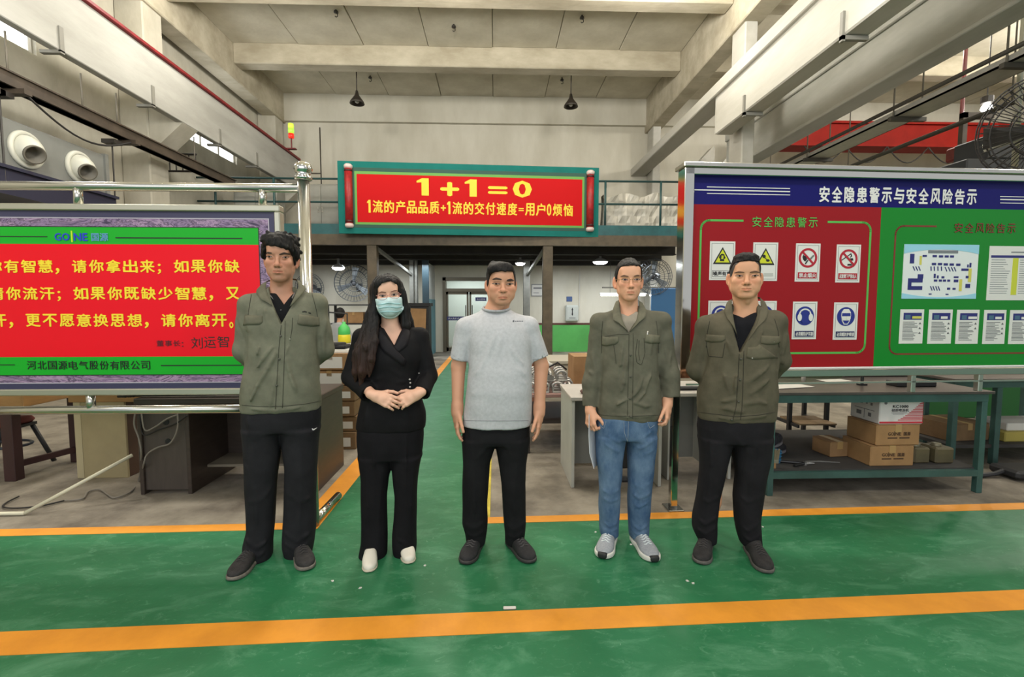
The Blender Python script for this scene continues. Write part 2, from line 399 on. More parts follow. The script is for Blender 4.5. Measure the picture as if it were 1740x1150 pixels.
    gr = K('crane_girder', MB().box(4.2, 4.52, -2, 9.1, 4.68, 5.45, bev=.02).box(4.14, 4.58, -2, YB, 5.38, 5.6, bev=.015).box(4.2, 4.55, 9.1, 9.12, 4.7, 5.4), girder_w)
    for y in (3.9, 5.75, 8.0): MB().box(4.17, 4.21, y, y + .05, 4.6, 4.95).box(4.17, 4.5, y, y + .05, 4.62, 4.67).build('bracket', MATS['bracket_grey'], gr)
    g2 = K('crane_girder', MB().box(5.64, 5.96, -2, 11.6, 4.72, 5.45, bev=.02).box(5.60, 6.02, -2, 11.6, 5.4, 5.6, bev=.015).box(5.62, 6.0, -2, 11.6, 4.68, 4.74, bev=.01), mat('girder_pale_grey', srgb(182, 182, 176), .75, vscale=2, color2=srgb(160, 160, 152), bump=.1, bscale=22, stretch=(1, .3, 1)))
    # mezzanine
    teal = mat('teal_steel_paint', srgb(30, 84, 88), .5, var=.2, vscale=5); brown = mat('brown_steel_paint', srgb(84, 74, 58), .6, var=.25, vscale=5); dk = mat('dark_steel', srgb(42, 38, 30), .7, var=.3, vscale=4)
    mz = K('mezzanine', MB().box(-6.7, 4.6, 11.06, YB, 3.02, 3.08), dk)
    MB().box(-6.7, 4.6, 11.0, 11.06, 3.06, 3.29).build('kick_strip', teal, mz)
    MB().box(-6.7, 4.6, 11.0, 11.12, 2.82, 3.06).build('edge_beam', brown, mz)
    for y, z in ((12.0, 2.72), (13.0, 2.68), (13.9, 2.62)): MB().box(-6.7, 4.6, y, y + .12, z, 3.0, bev=.01).box(-6.7, 4.6, y - .05, y + .17, z, z + .025).build('joist', dk, mz)
    mb = MB(); n = 90; dx = 11.3 / n
    for i in range(n):   # corrugated deck underside
        x = -6.7 + i * dx; mb.prof([(x, 11.12, 3.02), (x + dx * .2, 11.12, 2.965), (x + dx * .55, 11.12, 2.965), (x + dx * .75, 11.12, 3.02)], (0, YB - 11.12, 0))
    mb.build('corrugated_deck', dk, mz)
    for x0, x1 in ((-2.95, -2.73), (1.11, 1.34), (-6.6, -6.38)):
        MB().box(x0, x1, 11.02, 11.24, 0, 2.82, bev=.008).box(x0 - .05, x1 + .05, 10.98, 11.28, 0, .02).build('post', brown, mz)
    gp = mat('grey_steel_post', srgb(112, 112, 106), .6, var=.2, vscale=5)
    for x0, x1 in ((-2.42, -2.30), (-2.27, -2.2), (.79, .98), (3.95, 4.13)): MB().box(x0, x1, 13.4, 13.56, 0, 2.95, bev=.008).build('post', gp, mz)
    MB().bar((-2.75, 11.2, 2.75), (-2.36, 13.45, 2.3), .07, .07).build('brace', gp, mz); MB().bar((1.15, 11.2, 2.75), (.9, 13.45, 2.3), .07, .07).build('brace', gp, mz)
    # mezzanine railing
    dteal = mat('dark_teal_rail', srgb(40, 72, 72), .5)
    rl = MB()
    for z in (3.78, 4.30): rl.tube([(-6.7, 11.03, z), (4.6, 11.03, z)], .024, 8)
    rl.build('railing', dteal, mz, smooth=True)
    for x in (-6.3, -5.0, -3.55, 2.55, 3.85): MB().tube([(x, 11.03, 3.29), (x, 11.03, 4.30)], .026, 8).build('railing_post', dteal, mz, smooth=True)
    # far room under the mezzanine: green dado, blue partition, glazed double door
    dg = mat('green_dado_paint', srgb(84, 168, 84), .6, var=.12, vscale=2)
    K('trim_17', MB().box(.02, XR, YB - .012, YB, 0, .84), dg); K('trim_18', MB().box(.02, XR, YB - .02, YB, .84, .90), mat('maroon_line', srgb(84, 44, 38), .6))
    pw = K('wall_partition', MB().box(-2.0, -1.86, 13.2, YB, 0, 2.62), mat('pale_partition', srgb(186, 188, 186), .8, var=.1))
    MB().box(-2.006, -1.852, 13.2, YB, 0, 1.62).build('blue_dado', mat('blue_dado_paint', srgb(92, 140, 152), .6, var=.12, vscale=2), pw)
    MB().box(-2.02, -1.84, 13.14, 13.2, 0, 2.9).build('corner_post', mat('dark_blue_post', srgb(28, 52, 62), .5), pw)
    br = mat('bronze_door_frame', srgb(96, 90, 76), .45, .4); dr = struct(link('door_1', None))
    MB().box(dx0, dx0 + .1, YB - .05, YB + .28, 0, dz).box(dx1 - .1, dx1, YB - .05, YB + .28, 0, dz).box(dx0, dx1, YB - .05, YB + .28, dz - .1, dz).box(dx0, dx1, YB - .03, YB + .2, 1.86, 1.96).build('door_frame', br, dr)
    gls = mat('door_glass', (.92, .97, .96), .03, transmission=1.0, alpha=.30)
    MB().box(dx0 + .1, dx1 - .1, YB + .1, YB + .11, 1.96, dz - .1).build('transom_pane', gls, dr)
    for x0, x1 in ((dx0 + .1, -.83), (-.81, dx1 - .1)):
        lf = MB().box(x0, x0 + .06, YB + .04, YB + .1, .02, 1.86).box(x1 - .06, x1, YB + .04, YB + .1, .02, 1.86).box(x0, x1, YB + .04, YB + .1, 1.78, 1.86).box(x0, x1, YB + .04, YB + .1, .02, .14).build('door_leaf', br, dr)
        MB().box(x0 + .06, x1 - .06, YB + .065, YB + .075, .14, 1.78).build('pane', gls, lf)
        hx = x1 - .09 if x0 < -1 else x0 + .09
        MB().tube([(hx, YB + .0, 1.0), (hx, YB + .0, 1.45)], .014, 8).box(hx - .012, hx + .012, YB, YB + .05, 1.05, 1.08).box(hx - .012, hx + .012, YB, YB + .05, 1.37, 1.4).build('handle', mat('dark_handle', srgb(60, 52, 46), .4), lf)
    wr_ = mat('bright_room_wall', srgb(214, 222, 216), .85)
    K('wall_lobby', MB().box(-3.2, 1.6, YB + 2.4, YB + 2.5, 0, 2.7).box(-3.2, -3.1, YB + .24, YB + 2.4, 0, 2.7).box(1.5, 1.6, YB + .24, YB + 2.4, 0, 2.7).box(-3.2, 1.6, YB + .24, YB + 2.5, 2.62, 2.72), wr_)
    area('lobby_panel_lamp', (-.8, YB + 1.3, 2.58), (1.6, .6), 42, (.95, 1, .97))
hall()
# ================================================================ figures: signed-distance modelling
f32 = np.float32
def axis_steps(zones, lo, hi, coarse):
    """grid lines from lo to hi, 'coarse' apart, finer inside each zone (a, b, step)"""
    out = [lo]; x = lo
    while x < hi:
        st = coarse
        for a, b, s_ in zones:
            if a - 1e-9 <= x < b: st = min(st, s_)
            elif x < a < x + st: st = min(st, max(a - x, s_))
        x += st; out.append(x)
    return np.array(out, f32)
class SDF:
    def __init__(s, xs, ys, zs):
        s.ax = (xs, ys, zs); s.D = np.full((len(xs), len(ys), len(zs)), .3, f32)
    def sub(s, lo, hi):
        return tuple(slice(max(0, int(np.searchsorted(a, l)) - 1), int(np.searchsorted(a, h)) + 1) for a, l, h in zip(s.ax, lo, hi))
    def grid(s, sl, fr=None):
        g = [s.ax[0][sl[0]][:, None, None], s.ax[1][sl[1]][None, :, None], s.ax[2][sl[2]][None, None, :]]
        if fr is None: return g
        Rm, o, sc = fr
        g = [g[i] - f32(o[i]) for i in range(3)]
        return [(g[0] * f32(Rm[0][j] / sc[j]) + g[1] * f32(Rm[1][j] / sc[j]) + g[2] * f32(Rm[2][j] / sc[j])) for j in range(3)]
    def apply(s, fn, lo, hi, k, mode, fr):
        lo, hi = np.array(lo, float), np.array(hi, float); m = k + .012
        if fr is not None:
            Rm, o, sc = fr; c = [np.array(o) + Rm @ (np.array((x, y, z)) * sc) for x in (lo[0], hi[0]) for y in (lo[1], hi[1]) for z in (lo[2], hi[2])]
            lo, hi = np.min(c, 0), np.max(c, 0)
        sl = s.sub(lo - m, hi + m)
        if any(q.stop - q.start < 2 for q in sl): return s
        X, Y, Z = s.grid(sl, fr); d = fn(X, Y, Z)
        if fr is not None: d = d * f32(min(fr[2]))
        a = s.D[sl]
        if mode == 'cut': d = -d; h = np.maximum(k - np.abs(a - d), 0) / max(k, 1e-6); s.D[sl] = np.maximum(a, d) + h * h * (k * .25)
        elif mode == 'clip': h = np.maximum(k - np.abs(a - d), 0) / max(k, 1e-6); s.D[sl] = np.maximum(a, d) + h * h * (k * .25)
        else: h = np.maximum(k - np.abs(a - d), 0) / max(k, 1e-6); s.D[sl] = np.minimum(a, d) - h * h * (k * .25)
        return s
    def cone(s, a, b, ra, rb=None, k=.01, mode='add', fr=None):
        rb = ra if rb is None else rb
        a, b = np.array(a, f32), np.array(b, f32); ab = b - a; l2 = float(ab @ ab) + 1e-12
        def fn(X, Y, Z):
            x, y, z = X - a[0], Y - a[1], Z - a[2]
            t = np.clip((x * ab[0] + y * ab[1] + z * ab[2]) / f32(l2), 0, 1)
            return np.sqrt((x - t * ab[0]) ** 2 + (y - t * ab[1]) ** 2 + (z - t * ab[2]) ** 2) - (f32(ra) + t * f32(rb - ra))
        m = max(ra, rb); return s.apply(fn, np.minimum(a, b) - m, np.maximum(a, b) + m, k, mode, fr)
    def ell(s, c, r, k=.01, mode='add', fr=None, rot=None):
        c = np.array(c, f32); r = np.array(r, f32)
        if np.isscalar(r) or r.ndim == 0: r = np.array([r, r, r], f32)
        q = None if rot is None else np.array(Matrix.Rotation(rot[1], 3, rot[0]), f32)
        def fn(X, Y, Z):
            x, y, z = X - c[0], Y - c[1], Z - c[2]
            if q is not None: x, y, z = [q[0][i] * x + q[1][i] * y + q[2][i] * z for i in range(3)]
            k0 = np.sqrt((x / r[0]) ** 2 + (y / r[1]) ** 2 + (z / r[2]) ** 2)
            k1 = np.sqrt((x / r[0] ** 2) ** 2 + (y / r[1] ** 2) ** 2 + (z / r[2] ** 2) ** 2)
            return k0 * (k0 - 1) / np.maximum(k1, 1e-6)
        m = r.max() if rot is not None else r
        return s.apply(fn, c - m, c + m, k, mode, fr)
    def loft(s, rows, k=.02, mode='add', p=2.3, fr=None, cap=.012):
        """rows (z, cx, cy, half width, half depth): a limb or trunk whose outline follows the rows"""
        rows = sorted(rows); A = np.array(rows, float)
        z0, z1 = A[0, 0], A[-1, 0]
        if len(rows) > 2:   # ease the table so the outline has no kinks
            n = 160; zz = np.linspace(z0, z1, n); w_ = max(3, int(n * min(.06, .028 / max(z1 - z0, .01)))) ; ker = np.hanning(2 * w_ + 3)[1:-1]; ker /= ker.sum()
            cols = [zz]
            for i in range(1, 5):
                c = np.interp(zz, A[:, 0], A[:, i]); pad = len(ker) // 2
                cols.append(np.convolve(np.r_[2 * c[0] - c[pad:0:-1], c, 2 * c[-1] - c[-2:-pad - 2:-1]], ker, 'valid'))
            A = np.stack(cols, 1)
        def fn(X, Y, Z):
            zz = Z; f = [np.interp(zz, A[:, 0], A[:, i]).astype(f32) for i in range(1, 5)]
            x = np.abs(X - f[0]); y = np.abs(Y - f[1]); a, b = f[2], f[3]
            n = np.maximum((x / a) ** p + (y / b) ** p, 1e-8) ** (1 / p)
            g = np.sqrt(((x / a) ** (p - 1) / a) ** 2 + ((y / b) ** (p - 1) / b) ** 2) / n ** (p - 1)
            d = (n - 1) / np.maximum(g, 1e-3)
            e = np.maximum(z0 - Z, Z - z1) + 0 * d
            h = np.maximum(cap - np.abs(d - e), 0) / cap
            return np.maximum(d, e) + h * h * (cap * .25)
        lo = ((A[:, 1] - A[:, 3]).min(), (A[:, 2] - A[:, 4]).min(), z0); hi = ((A[:, 1] + A[:, 3]).max(), (A[:, 2] + A[:, 4]).max(), z1)
        return s.apply(fn, lo, hi, k, mode, fr)
    def cutpoly(s, pts, y1, k=.004, y0=-9):
        """remove a convex outline (u, z), from in front back to depth y1"""
        P_ = np.array(pts, float); c = P_.mean(0); sl = s.sub((P_[:, 0].min() - .02, max(y0, -9) if y0 > -9 else s.ax[1][0], P_[:, 1].min() - .02), (P_[:, 0].max() + .02, y1 + .02, P_[:, 1].max() + .02))
        X, Y, Z = s.grid(sl); d = np.maximum(Y - y1, y0 - Y)
        for a, b in zip(P_, np.roll(P_, -1, 0)):
            n = np.array((b[1] - a[1], a[0] - b[0])); n /= np.hypot(*n)
            if n @ (c - a) > 0: n = -n
            d = np.maximum(d, (X - f32(a[0])) * f32(n[0]) + (Z - f32(a[1])) * f32(n[1]))
        a = s.D[sl]; d = -d; h = np.maximum(k - np.abs(a - d), 0) / k; s.D[sl] = np.maximum(a, d) + h * h * (k * .25)
        return s
    def join(s, o, k=.015):
        h = np.maximum(k - np.abs(s.D - o.D), 0) / k; s.D = np.minimum(s.D, o.D) - h * h * (k * .25); return s
    def plane(s, p, n, k=.002):
        """keep only what lies behind the plane"""
        X, Y, Z = s.grid((slice(None),) * 3); n = np.array(n, float); n /= np.linalg.norm(n)
        s.D = np.maximum(s.D, (X - f32(p[0])) * f32(n[0]) + (Y - f32(p[1])) * f32(n[1]) + (Z - f32(p[2])) * f32(n[2])); return s
    def fold(s, pts, amp, wd, dv=.05):
        """a crease or ridge pressed along a polyline of (x, y, z): amp > 0 raises, < 0 sinks"""
        for a, b in zip(pts, pts[1:]):
            a, b = np.array(a, f32), np.array(b, f32); ab = b - a; l2 = float(ab @ ab) + 1e-9
            sl = s.sub(np.minimum(a, b) - wd * 2.6, np.maximum(a, b) + wd * 2.6)
            X, Y, Z = s.grid(sl); x, y, z = X - a[0], Y - a[1], Z - a[2]
            t0 = (x * ab[0] + y * ab[1] + z * ab[2]) / f32(l2); t = np.clip(t0, 0, 1)
            d2 = (x - t * ab[0]) ** 2 + (y - t * ab[1]) ** 2 + (z - t * ab[2]) ** 2
            s.D[sl] -= f32(amp) * np.exp(-d2 / f32(wd * wd)) * (0.45 + .55 * np.sin(np.pi * np.clip(t, .06, .94)))
        return s
    def ripple(s, amp, freq, seed, lo=None, hi=None, n=7):
        rg = np.random.RandomState(seed); sl = s.sub(lo, hi) if lo is not None else (slice(None),) * 3
        X, Y, Z = s.grid(sl); out = 0
        for _ in range(n):
            v = rg.normal(size=3) * np.array(freq) ; ph = rg.uniform(0, 6.28)
            out = out + np.sin(X * f32(v[0]) + Y * f32(v[1]) + Z * f32(v[2]) + f32(ph))
        s.D[sl] += f32(amp / n ** .5) * out
        return s
    def mesh(s):
        """surface nets: one vertex in each cell the surface crosses"""
        D = s.D; I = D < 0; nx, ny, nz = D.shape
        c = [I[i:nx-1+i, j:ny-1+j, k:nz-1+k] for i in (0,1) for j in (0,1) for k in (0,1)]
        al = c[0].copy(); an = c[0].copy()
        for q in c[1:]: al &= q; an |= q
        act = an & ~al; idx = np.full(act.shape, -1, np.int32); ii = np.argwhere(act); idx[act] = np.arange(len(ii))
        i, j, k = ii.T
        val = {}; pos = {}
        for a in (0,1):
            for b in (0,1):
                for e in (0,1):
                    val[a,b,e] = D[i+a, j+b, k+e]; pos[a,b,e] = np.stack([s.ax[0][i+a], s.ax[1][j+b], s.ax[2][k+e]], 1)
        acc = np.zeros((len(ii), 3), f32); cnt = np.zeros(len(ii), f32)
        ks = list(val)
        for q in ks:
            for w_ in ks:
                if q < w_ and sum(abs(q[t]-w_[t]) for t in range(3)) == 1:
                    a, b = val[q], val[w_]; m = (a < 0) != (b < 0)
                    t = np.where(m, a / np.where(m, a - b, 1), 0)
                    acc += np.where(m[:, None], pos[q] + (pos[w_] - pos[q]) * t[:, None], 0); cnt += m
        vs = acc / np.maximum(cnt, 1)[:, None]; fs = []
        for axn in range(3):
            sh = [slice(0, -1)] * 3 if False else None
            a = I[:-1] if axn == 0 else I[:, :-1] if axn == 1 else I[:, :, :-1]
            b = I[1:] if axn == 0 else I[:, 1:] if axn == 1 else I[:, :, 1:]
            e = np.argwhere(a != b)
            o1, o2 = [q for q in range(3) if q != axn]
            ok = (e[:, o1] > 0) & (e[:, o2] > 0) & (e[:, o1] < act.shape[o1]) & (e[:, o2] < act.shape[o2]); e = e[ok]
            q = []
            for d1, d2 in ((1,1),(0,1),(0,0),(1,0)):
                t = e.copy(); t[:, o1] -= d1; t[:, o2] -= d2; q.append(idx[t[:,0], t[:,1], t[:,2]])
            q = np.stack(q, 1); ins = a[tuple(e.T)]
            flip = ins if axn != 1 else ~ins
            q[~flip] = q[~flip][:, ::-1]
            fs.append(q)
        return vs, np.concatenate(fs)
def smooth_verts(vs, fs, it=1, lam=.5):
    n = len(vs); e = np.concatenate([fs[:, [0,1]], fs[:, [1,2]], fs[:, [2,3]], fs[:, [3,0]]])
    for _ in range(it):
        acc = np.zeros_like(vs); cnt = np.bincount(e.ravel(), minlength=n)[:, None]
        for d in range(3): acc[:, d] = np.bincount(e[:,0], vs[e[:,1], d], n) + np.bincount(e[:,1], vs[e[:,0], d], n)
        vs = vs * (1 - lam) + lam * acc / np.maximum(cnt, 1)
    return vs.astype(f32)
def quad_mesh(name, vs, fs, mats, colors=None, smooth=True):
    me = bpy.data.meshes.new(name); n, m = len(vs), len(fs); c = fs.shape[1]
    me.vertices.add(n); me.vertices.foreach_set('co', np.asarray(vs, f32).ravel())
    me.loops.add(m * c); me.loops.foreach_set('vertex_index', np.asarray(fs, np.int32).ravel())
    me.polygons.add(m); me.polygons.foreach_set('loop_start', np.arange(0, m * c, c, dtype=np.int32))
    if smooth: me.polygons.foreach_set('use_smooth', np.ones(m, bool))
    for q in (mats if isinstance(mats, (list, tuple)) else [mats]): me.materials.append(q)
    me.update(calc_edges=True)
    if colors is not None:
        at = me.color_attributes.new('tone', 'FLOAT_COLOR', 'POINT')
        cc = np.ones((n, 4), f32); cc[:, :3] = colors; at.data.foreach_set('color', cc.ravel())
    return me

class Figure:
    """one person: a root Empty on the floor; parts are modelled in the figure's own frame (u right, v away, z up)"""
    def __init__(s, label, loc, turn, cat='person'):
        s.loc = np.array((loc[0], loc[1], 0.0)); a = R(turn); s.a = a
        s.u = np.array((math.cos(a), math.sin(a), 0)); s.v = np.array((-math.sin(a), math.cos(a), 0)); s.B = np.stack([s.u, s.v, np.array((0, 0, 1.))], 1)
        s.root = thing('person', label, cat, tuple(s.loc)); s.bvh = {}
    def J(s, px, py, dv=0.0):
        """pixel of the photo -> point of the figure's frame in the vertical plane dv behind its axis"""
        d = ray(px, py); t = ((s.loc - EYE) @ s.v + dv) / (d @ s.v)
        return s.B.T @ (EYE + d * t - s.loc)
    def rows(s, tab):
        """(py, left px, right px, centre depth, half depth) -> loft rows"""
        out = []
        for py, xl, xr, vc, b in tab:
            l, r = s.J(xl, py, vc), s.J(xr, py, vc); out.append(((l[2] + r[2]) / 2, (l[0] + r[0]) / 2, vc, abs(r[0] - l[0]) / 2, b))
        return out
    def world(s, vs): return vs @ s.B.T.astype(vs.dtype)
    def add(s, name, vs, fs, mats, colors=None, parent=None, key=None, smooth=True):
        wv = s.world(np.asarray(vs, f32))
        me = quad_mesh(name, wv, fs, mats, colors, smooth)
        if key: s.bvh[key] = BVHTree.FromPolygons(wv.tolist(), fs.tolist())
        return link(name, me, parent or s.root)
    def hit(s, px, py, keys):
        o = Vector(EYE - s.loc); d = Vector(ray(px, py)).normalized(); best = None
        for k in keys:
            h = s.bvh[k].ray_cast(o, d)
            if h[0] is not None and (best is None or h[3] < best[3]): best = h
        return best
    def patch(s, name, m, top, bot, keys, n=12, nv=4, off=.0012, th=.003, parent=None, colors=None, fallback=None, bulge=0.0, relax=0):
        """a thin piece lying on the surface between two outlines (both given as seen in the photo, left to right)"""
        def res(pl, k):
            pl = np.array(pl, float); L = np.r_[0, np.cumsum(np.hypot(*np.diff(pl, axis=0).T))]; t = np.linspace(0, L[-1], k)
            return np.stack([np.interp(t, L, pl[:, 0]), np.interp(t, L, pl[:, 1])], 1)
        a, b = res(top, n), res(bot, n); F, Bk = [], []; last = None
        for j in range(nv):
            for i in range(n):
                t = j / (nv - 1); q = a[i] * (1 - t) + b[i] * t; h = s.hit(q[0], q[1], keys)
                if h is None:   # past the outline: carry the surface on from the nearest place inside
                    ce = (a.mean(0) + b.mean(0)) / 2
                    for st in range(1, 60):
                        qq = q + (ce - q) * st / 60; h = s.hit(qq[0], qq[1], keys)
                        if h: break
                    if h is None: return None
                    o = Vector(EYE - s.loc); dist = (o - h[0]).length; P_ = o + Vector(ray(q[0], q[1])).normalized() * dist; N = h[1]
                else: P_, N = h[0], h[1]; last = h
                if N.dot(Vector(ray(*q))) > 0: N = -N
                e = off + bulge * math.sin(math.pi * min(1, max(0, t))) * max(0.0, math.sin(math.pi * i / (n - 1))) ** .5
                edge = .35 if (i in (0, n - 1) or j in (0, nv - 1)) else 1
                F.append(P_ + N * (e + th * edge)); Bk.append(P_ - N * .004)
        if len(F) < n * nv: return None
        if relax:   # cloth bridging hollows: smooth, but never behind the surface
            G = np.array([tuple(p) for p in F]).reshape(nv, n, 3); G0 = G.copy(); vw = np.array(EYE - s.loc) - G0.mean((0, 1)); vw /= np.linalg.norm(vw)
            for _ in range(relax):
                G[1:-1, 1:-1] = (G[1:-1, 1:-1] + G[:-2, 1:-1] + G[2:, 1:-1] + G[1:-1, :-2] + G[1:-1, 2:]) / 5
                G[0, 1:-1] = (G[0, :-2] + G[0, 1:-1] * 2 + G[0, 2:]) / 4; G[-1, 1:-1] = (G[-1, :-2] + G[-1, 1:-1] * 2 + G[-1, 2:]) / 4
                sk = np.minimum((G - G0) @ vw, 0); G -= sk[..., None] * vw
            F = [Vector(p) for p in G.reshape(-1, 3)]
        fs = []
        for j in range(nv - 1):
            for i in range(n - 1):
                q = (j*n+i, (j+1)*n+i, (j+1)*n+i+1, j*n+i+1); fs.append(q)
        N0 = n * nv
        bd = [i for i in range(n)] + [j*n + n-1 for j in range(1, nv)] + [(nv-1)*n + i for i in range(n-2, -1, -1)] + [j*n for j in range(nv-2, 0, -1)]
        for q, w_ in zip(bd, bd[1:] + bd[:1]): fs.append((q, w_, w_ + N0, q + N0))
        me = quad_mesh(name, np.array([tuple(p) for p in F + Bk]), np.array(fs), m, None if colors is None else colors)
        return link(name, me, parent or s.root)
    def sheet(s, name, m, top, bot, keys, n=12, nv=5, th=.005, off=.003, bulge=.0, parent=None, reach=.09):
        """a free-hanging flap between two edges (px, py, depth), kept in front of what it lies over"""
        def res(pl, k):
            P_ = np.array([s.J(*p) for p in pl]); L = np.r_[0, np.cumsum(np.linalg.norm(np.diff(P_, axis=0), axis=1))]; t = np.linspace(0, L[-1], k)
            return np.stack([np.interp(t, L, P_[:, i]) for i in range(3)], 1)
        a, b = res(top, n), res(bot, n); F, Bk = [], []; o = Vector(EYE - s.loc)
        for j in range(nv):
            for i in range(n):
                t = j / (nv - 1); P_ = s.wp(a[i] * (1 - t) + b[i] * t); d = (P_ - o); L = d.length; d.normalize()
                P_ = P_ - d * bulge * math.sin(math.pi * t)
                for k in keys:
                    h = s.bvh[k].ray_cast(o, d)
                    if h[0] is not None and h[3] < (P_ - o).length + off and (P_ - o).length - h[3] < reach: P_ = o + d * (h[3] - off)
                F.append(P_); Bk.append(P_ + d * th)
        return s._shell(name, m, F, Bk, n, nv, parent)
    def _shell(s, name, m, F, Bk, n, nv, parent):
        fs = [(j*n+i, (j+1)*n+i, (j+1)*n+i+1, j*n+i+1) for j in range(nv - 1) for i in range(n - 1)]; N0 = n * nv
        fs += [(N0+j*n+i, N0+j*n+i+1, N0+(j+1)*n+i+1, N0+(j+1)*n+i) for j in range(nv - 1) for i in range(n - 1)]
        bd = [i for i in range(n)] + [j*n + n-1 for j in range(1, nv)] + [(nv-1)*n + i for i in range(n-2, -1, -1)] + [j*n for j in range(nv-2, 0, -1)]
        for q, w_ in zip(bd, bd[1:] + bd[:1]): fs.append((q, w_, w_ + N0, q + N0))
        return link(name, quad_mesh(name, np.array([tuple(p) for p in F + Bk]), np.array(fs), m), parent or s.root)
    def strand(s, name, m, pts, r, keys, parent=None, off=.001, n=6, closed=False):
        """a cord or seam lying on the surface along points of the photo"""
        P_ = []
        for q in pts:
            h = s.hit(q[0], q[1], keys)
            if h: P_.append(h[0] + h[1] * off)
        if len(P_) < 2: return None
        return MB().tube(P_, r, n).build(name, m, parent or s.root, smooth=True)
    def wp(s, l): return Vector(s.B @ np.array(l, float))

def hand(S, wrist, d, n, thumb, size=1.0, curl=(.25, .3, .35, .4), spread=.06, thumb_in=.35, fr=None, wr=.026):
    """palm, four bent fingers of unequal length and a thumb leaving the side of the palm; d along the fingers, n out of the palm, thumb = +-1 side"""
    w_ = np.array(wrist, float); d = np.array(d, float); d /= np.linalg.norm(d); n = np.array(n, float); n -= d * (n @ d); n /= np.linalg.norm(n)
    s_ = np.cross(d, n) * thumb; z = size
    heads = [(.031, .083), (.0105, .088), (-.0105, .084), (-.030, .076)]
    S.cone(w_ - d * .03 * z, w_ + d * .012 * z, wr * z, wr * .95 * z, k=.02)
    K = []
    for o, l in heads:
        h = w_ + d * l * z + s_ * o * z; K.append(h)
        S.cone(w_ + d * .008 * z + s_ * o * .55 * z, h, .0145 * z, .0118 * z, k=.012)
    S.ell(w_ + d * .045 * z, (.02 * z,) * 3, k=.018)
    S.cone(w_ + d * .015 * z + s_ * .02 * z + n * .006 * z, w_ + d * .048 * z + s_ * .03 * z + n * .008 * z, .0165 * z, .014 * z, k=.012)
    for (h, L, c, i) in zip(K, (.070, .078, .072, .057), curl, range(4)):
        p = h; ang = c * .6; r = (.0093 if i < 3 else .0082) * z; base = d + s_ * spread * (1.5 - i); base /= np.linalg.norm(base)
        for q, fr_ in enumerate((.44, .31, .25)):
            v = base * math.cos(ang) + n * math.sin(ang); e = p + v * L * fr_ * z
            S.cone(p, e, r * (1 - .09 * q), r * (.93 - .09 * q), k=.0035 if q else .006); p = e; ang += c * (1.35 if q == 0 else .9)
    p = w_ + d * .022 * z + s_ * .027 * z + n * .008 * z; v = d * .78 + s_ * .62 + n * thumb_in; v /= np.linalg.norm(v)
    for q, (L, r) in enumerate(((.040, .0125), (.031, .0105), (.026, .0095))):
        e = p + v * L * z; S.cone(p, e, r * z, r * .9 * z, k=.008 if q == 0 else .003); p = e
        v = v + d * .22 - s_ * .22 + n * .12; v /= np.linalg.norm(v)

def head_sdf(S, fr, P):
    """P: dict of shape options; the head's frame has its origin between the eyes' centres, y away from the face"""
    g = P.get; A = lambda *a, **k: S.ell(*a, fr=fr, **k); C = lambda *a, **k: S.cone(*a, fr=fr, **k)
    fw, jw = g('face', 1.0), g('jaw', 1.0)
    A((0, .012, .034), (.0755, .096, .082), k=.01)
    A((0, -.026, -.012), (.064 * fw, .064, .084), k=.022)
    A((0, -.036, -.070), (.050 * jw, .048, .040), k=.022)
    A((0, -.074, -.099), (.021 * jw, .017, .017), k=.022)
    for q in (-1, 1):
        C((q * .050 * jw, .004, -.052), (q * .020 * jw, -.066, -.098), .0165, .014, k=.024)
        C((q * .058 * fw, .004, -.01), (q * .051 * jw, .004, -.055), .018, .0165, k=.02)
        A((q * .042 * fw, -.064, -.026), (.026, .023, .022), k=.02)
        A((q * .041 * jw, -.052, -.060), (.022 + g('cheek', 0), .024 + g('cheek', 0), .028), k=.022)
    C((-.036, -.079, .021), (.036, -.079, .021), .0125, k=.016)
    A((0, -.066, .055), (.055, .03, .035), k=.03)
    A((0, -.078, -.063), (.033, .0235, .026), k=.016)
    for q in (-1, 1): A((q * .031, -.103, -.003), (.0185, .0145, .011), k=.013, mode='cut')
    for q in (-1, 1): A((q * .031, -.0765, -.002), (.0165, .0155, .0135), k=.004)
    nl = g('nose', 1.0)
    C((0, -.086, .006), (0, -.1075 * (1 + .02 * (nl - 1)), -.034), .0075, .0105 * nl, k=.010)
    A((0, -.108, -.037), (.0125 * nl, .0115, .0105), k=.008)
    for q in (-1, 1):
        A((q * .0135 * nl, -.0975, -.041), (.0088, .0115, .0082), k=.006)
        A((q * .0075 * nl, -.1075, -.0478), (.0042, .006, .0032), k=.003, mode='cut')
    mz, mw = g('mouth_z', -.069), g('mouth_w', .0245)
    dr = g('mouth_drop', .003)
    for q in (-1, 1):
        C((0, -.0985, mz + .0045), (q * mw * .8, -.089, mz + .0015 - dr * .5), .0062, .0036, k=.005)
        C((0, -.0968, mz - .0068), (q * mw * .75, -.0885, mz - .004 - dr * .7), .0072, .004, k=.006)
        C((0, -.1065, mz - .0005), (q * mw, -.0935, mz - dr), .0024, .0016, k=.003, mode='cut')
        nf = g('fold', .35)
        C((q * .021, -.104, -.040), (q * .036, -.089, mz - .004), .0035 * nf + .001, .002, k=.012, mode='cut')
    A((0, -.0985, mz - .0175), (.013, .0055, .004), k=.009, mode='cut')
    for q in (-1, 1):
        e = g('ear', 1.0)
        A((q * .0815, .014, -.012), (.0065, .019 * e, .032 * e), k=.005, rot=((0, 0, 1), -q * .55))
        A((q * .0805, .001, -.010), (.0055, .010, .019), k=.004, mode='cut', rot=((0, 0, 1), -q * .55))
        A((q * .0775, .004, -.042), (.0058, .009, .009), k=.006)
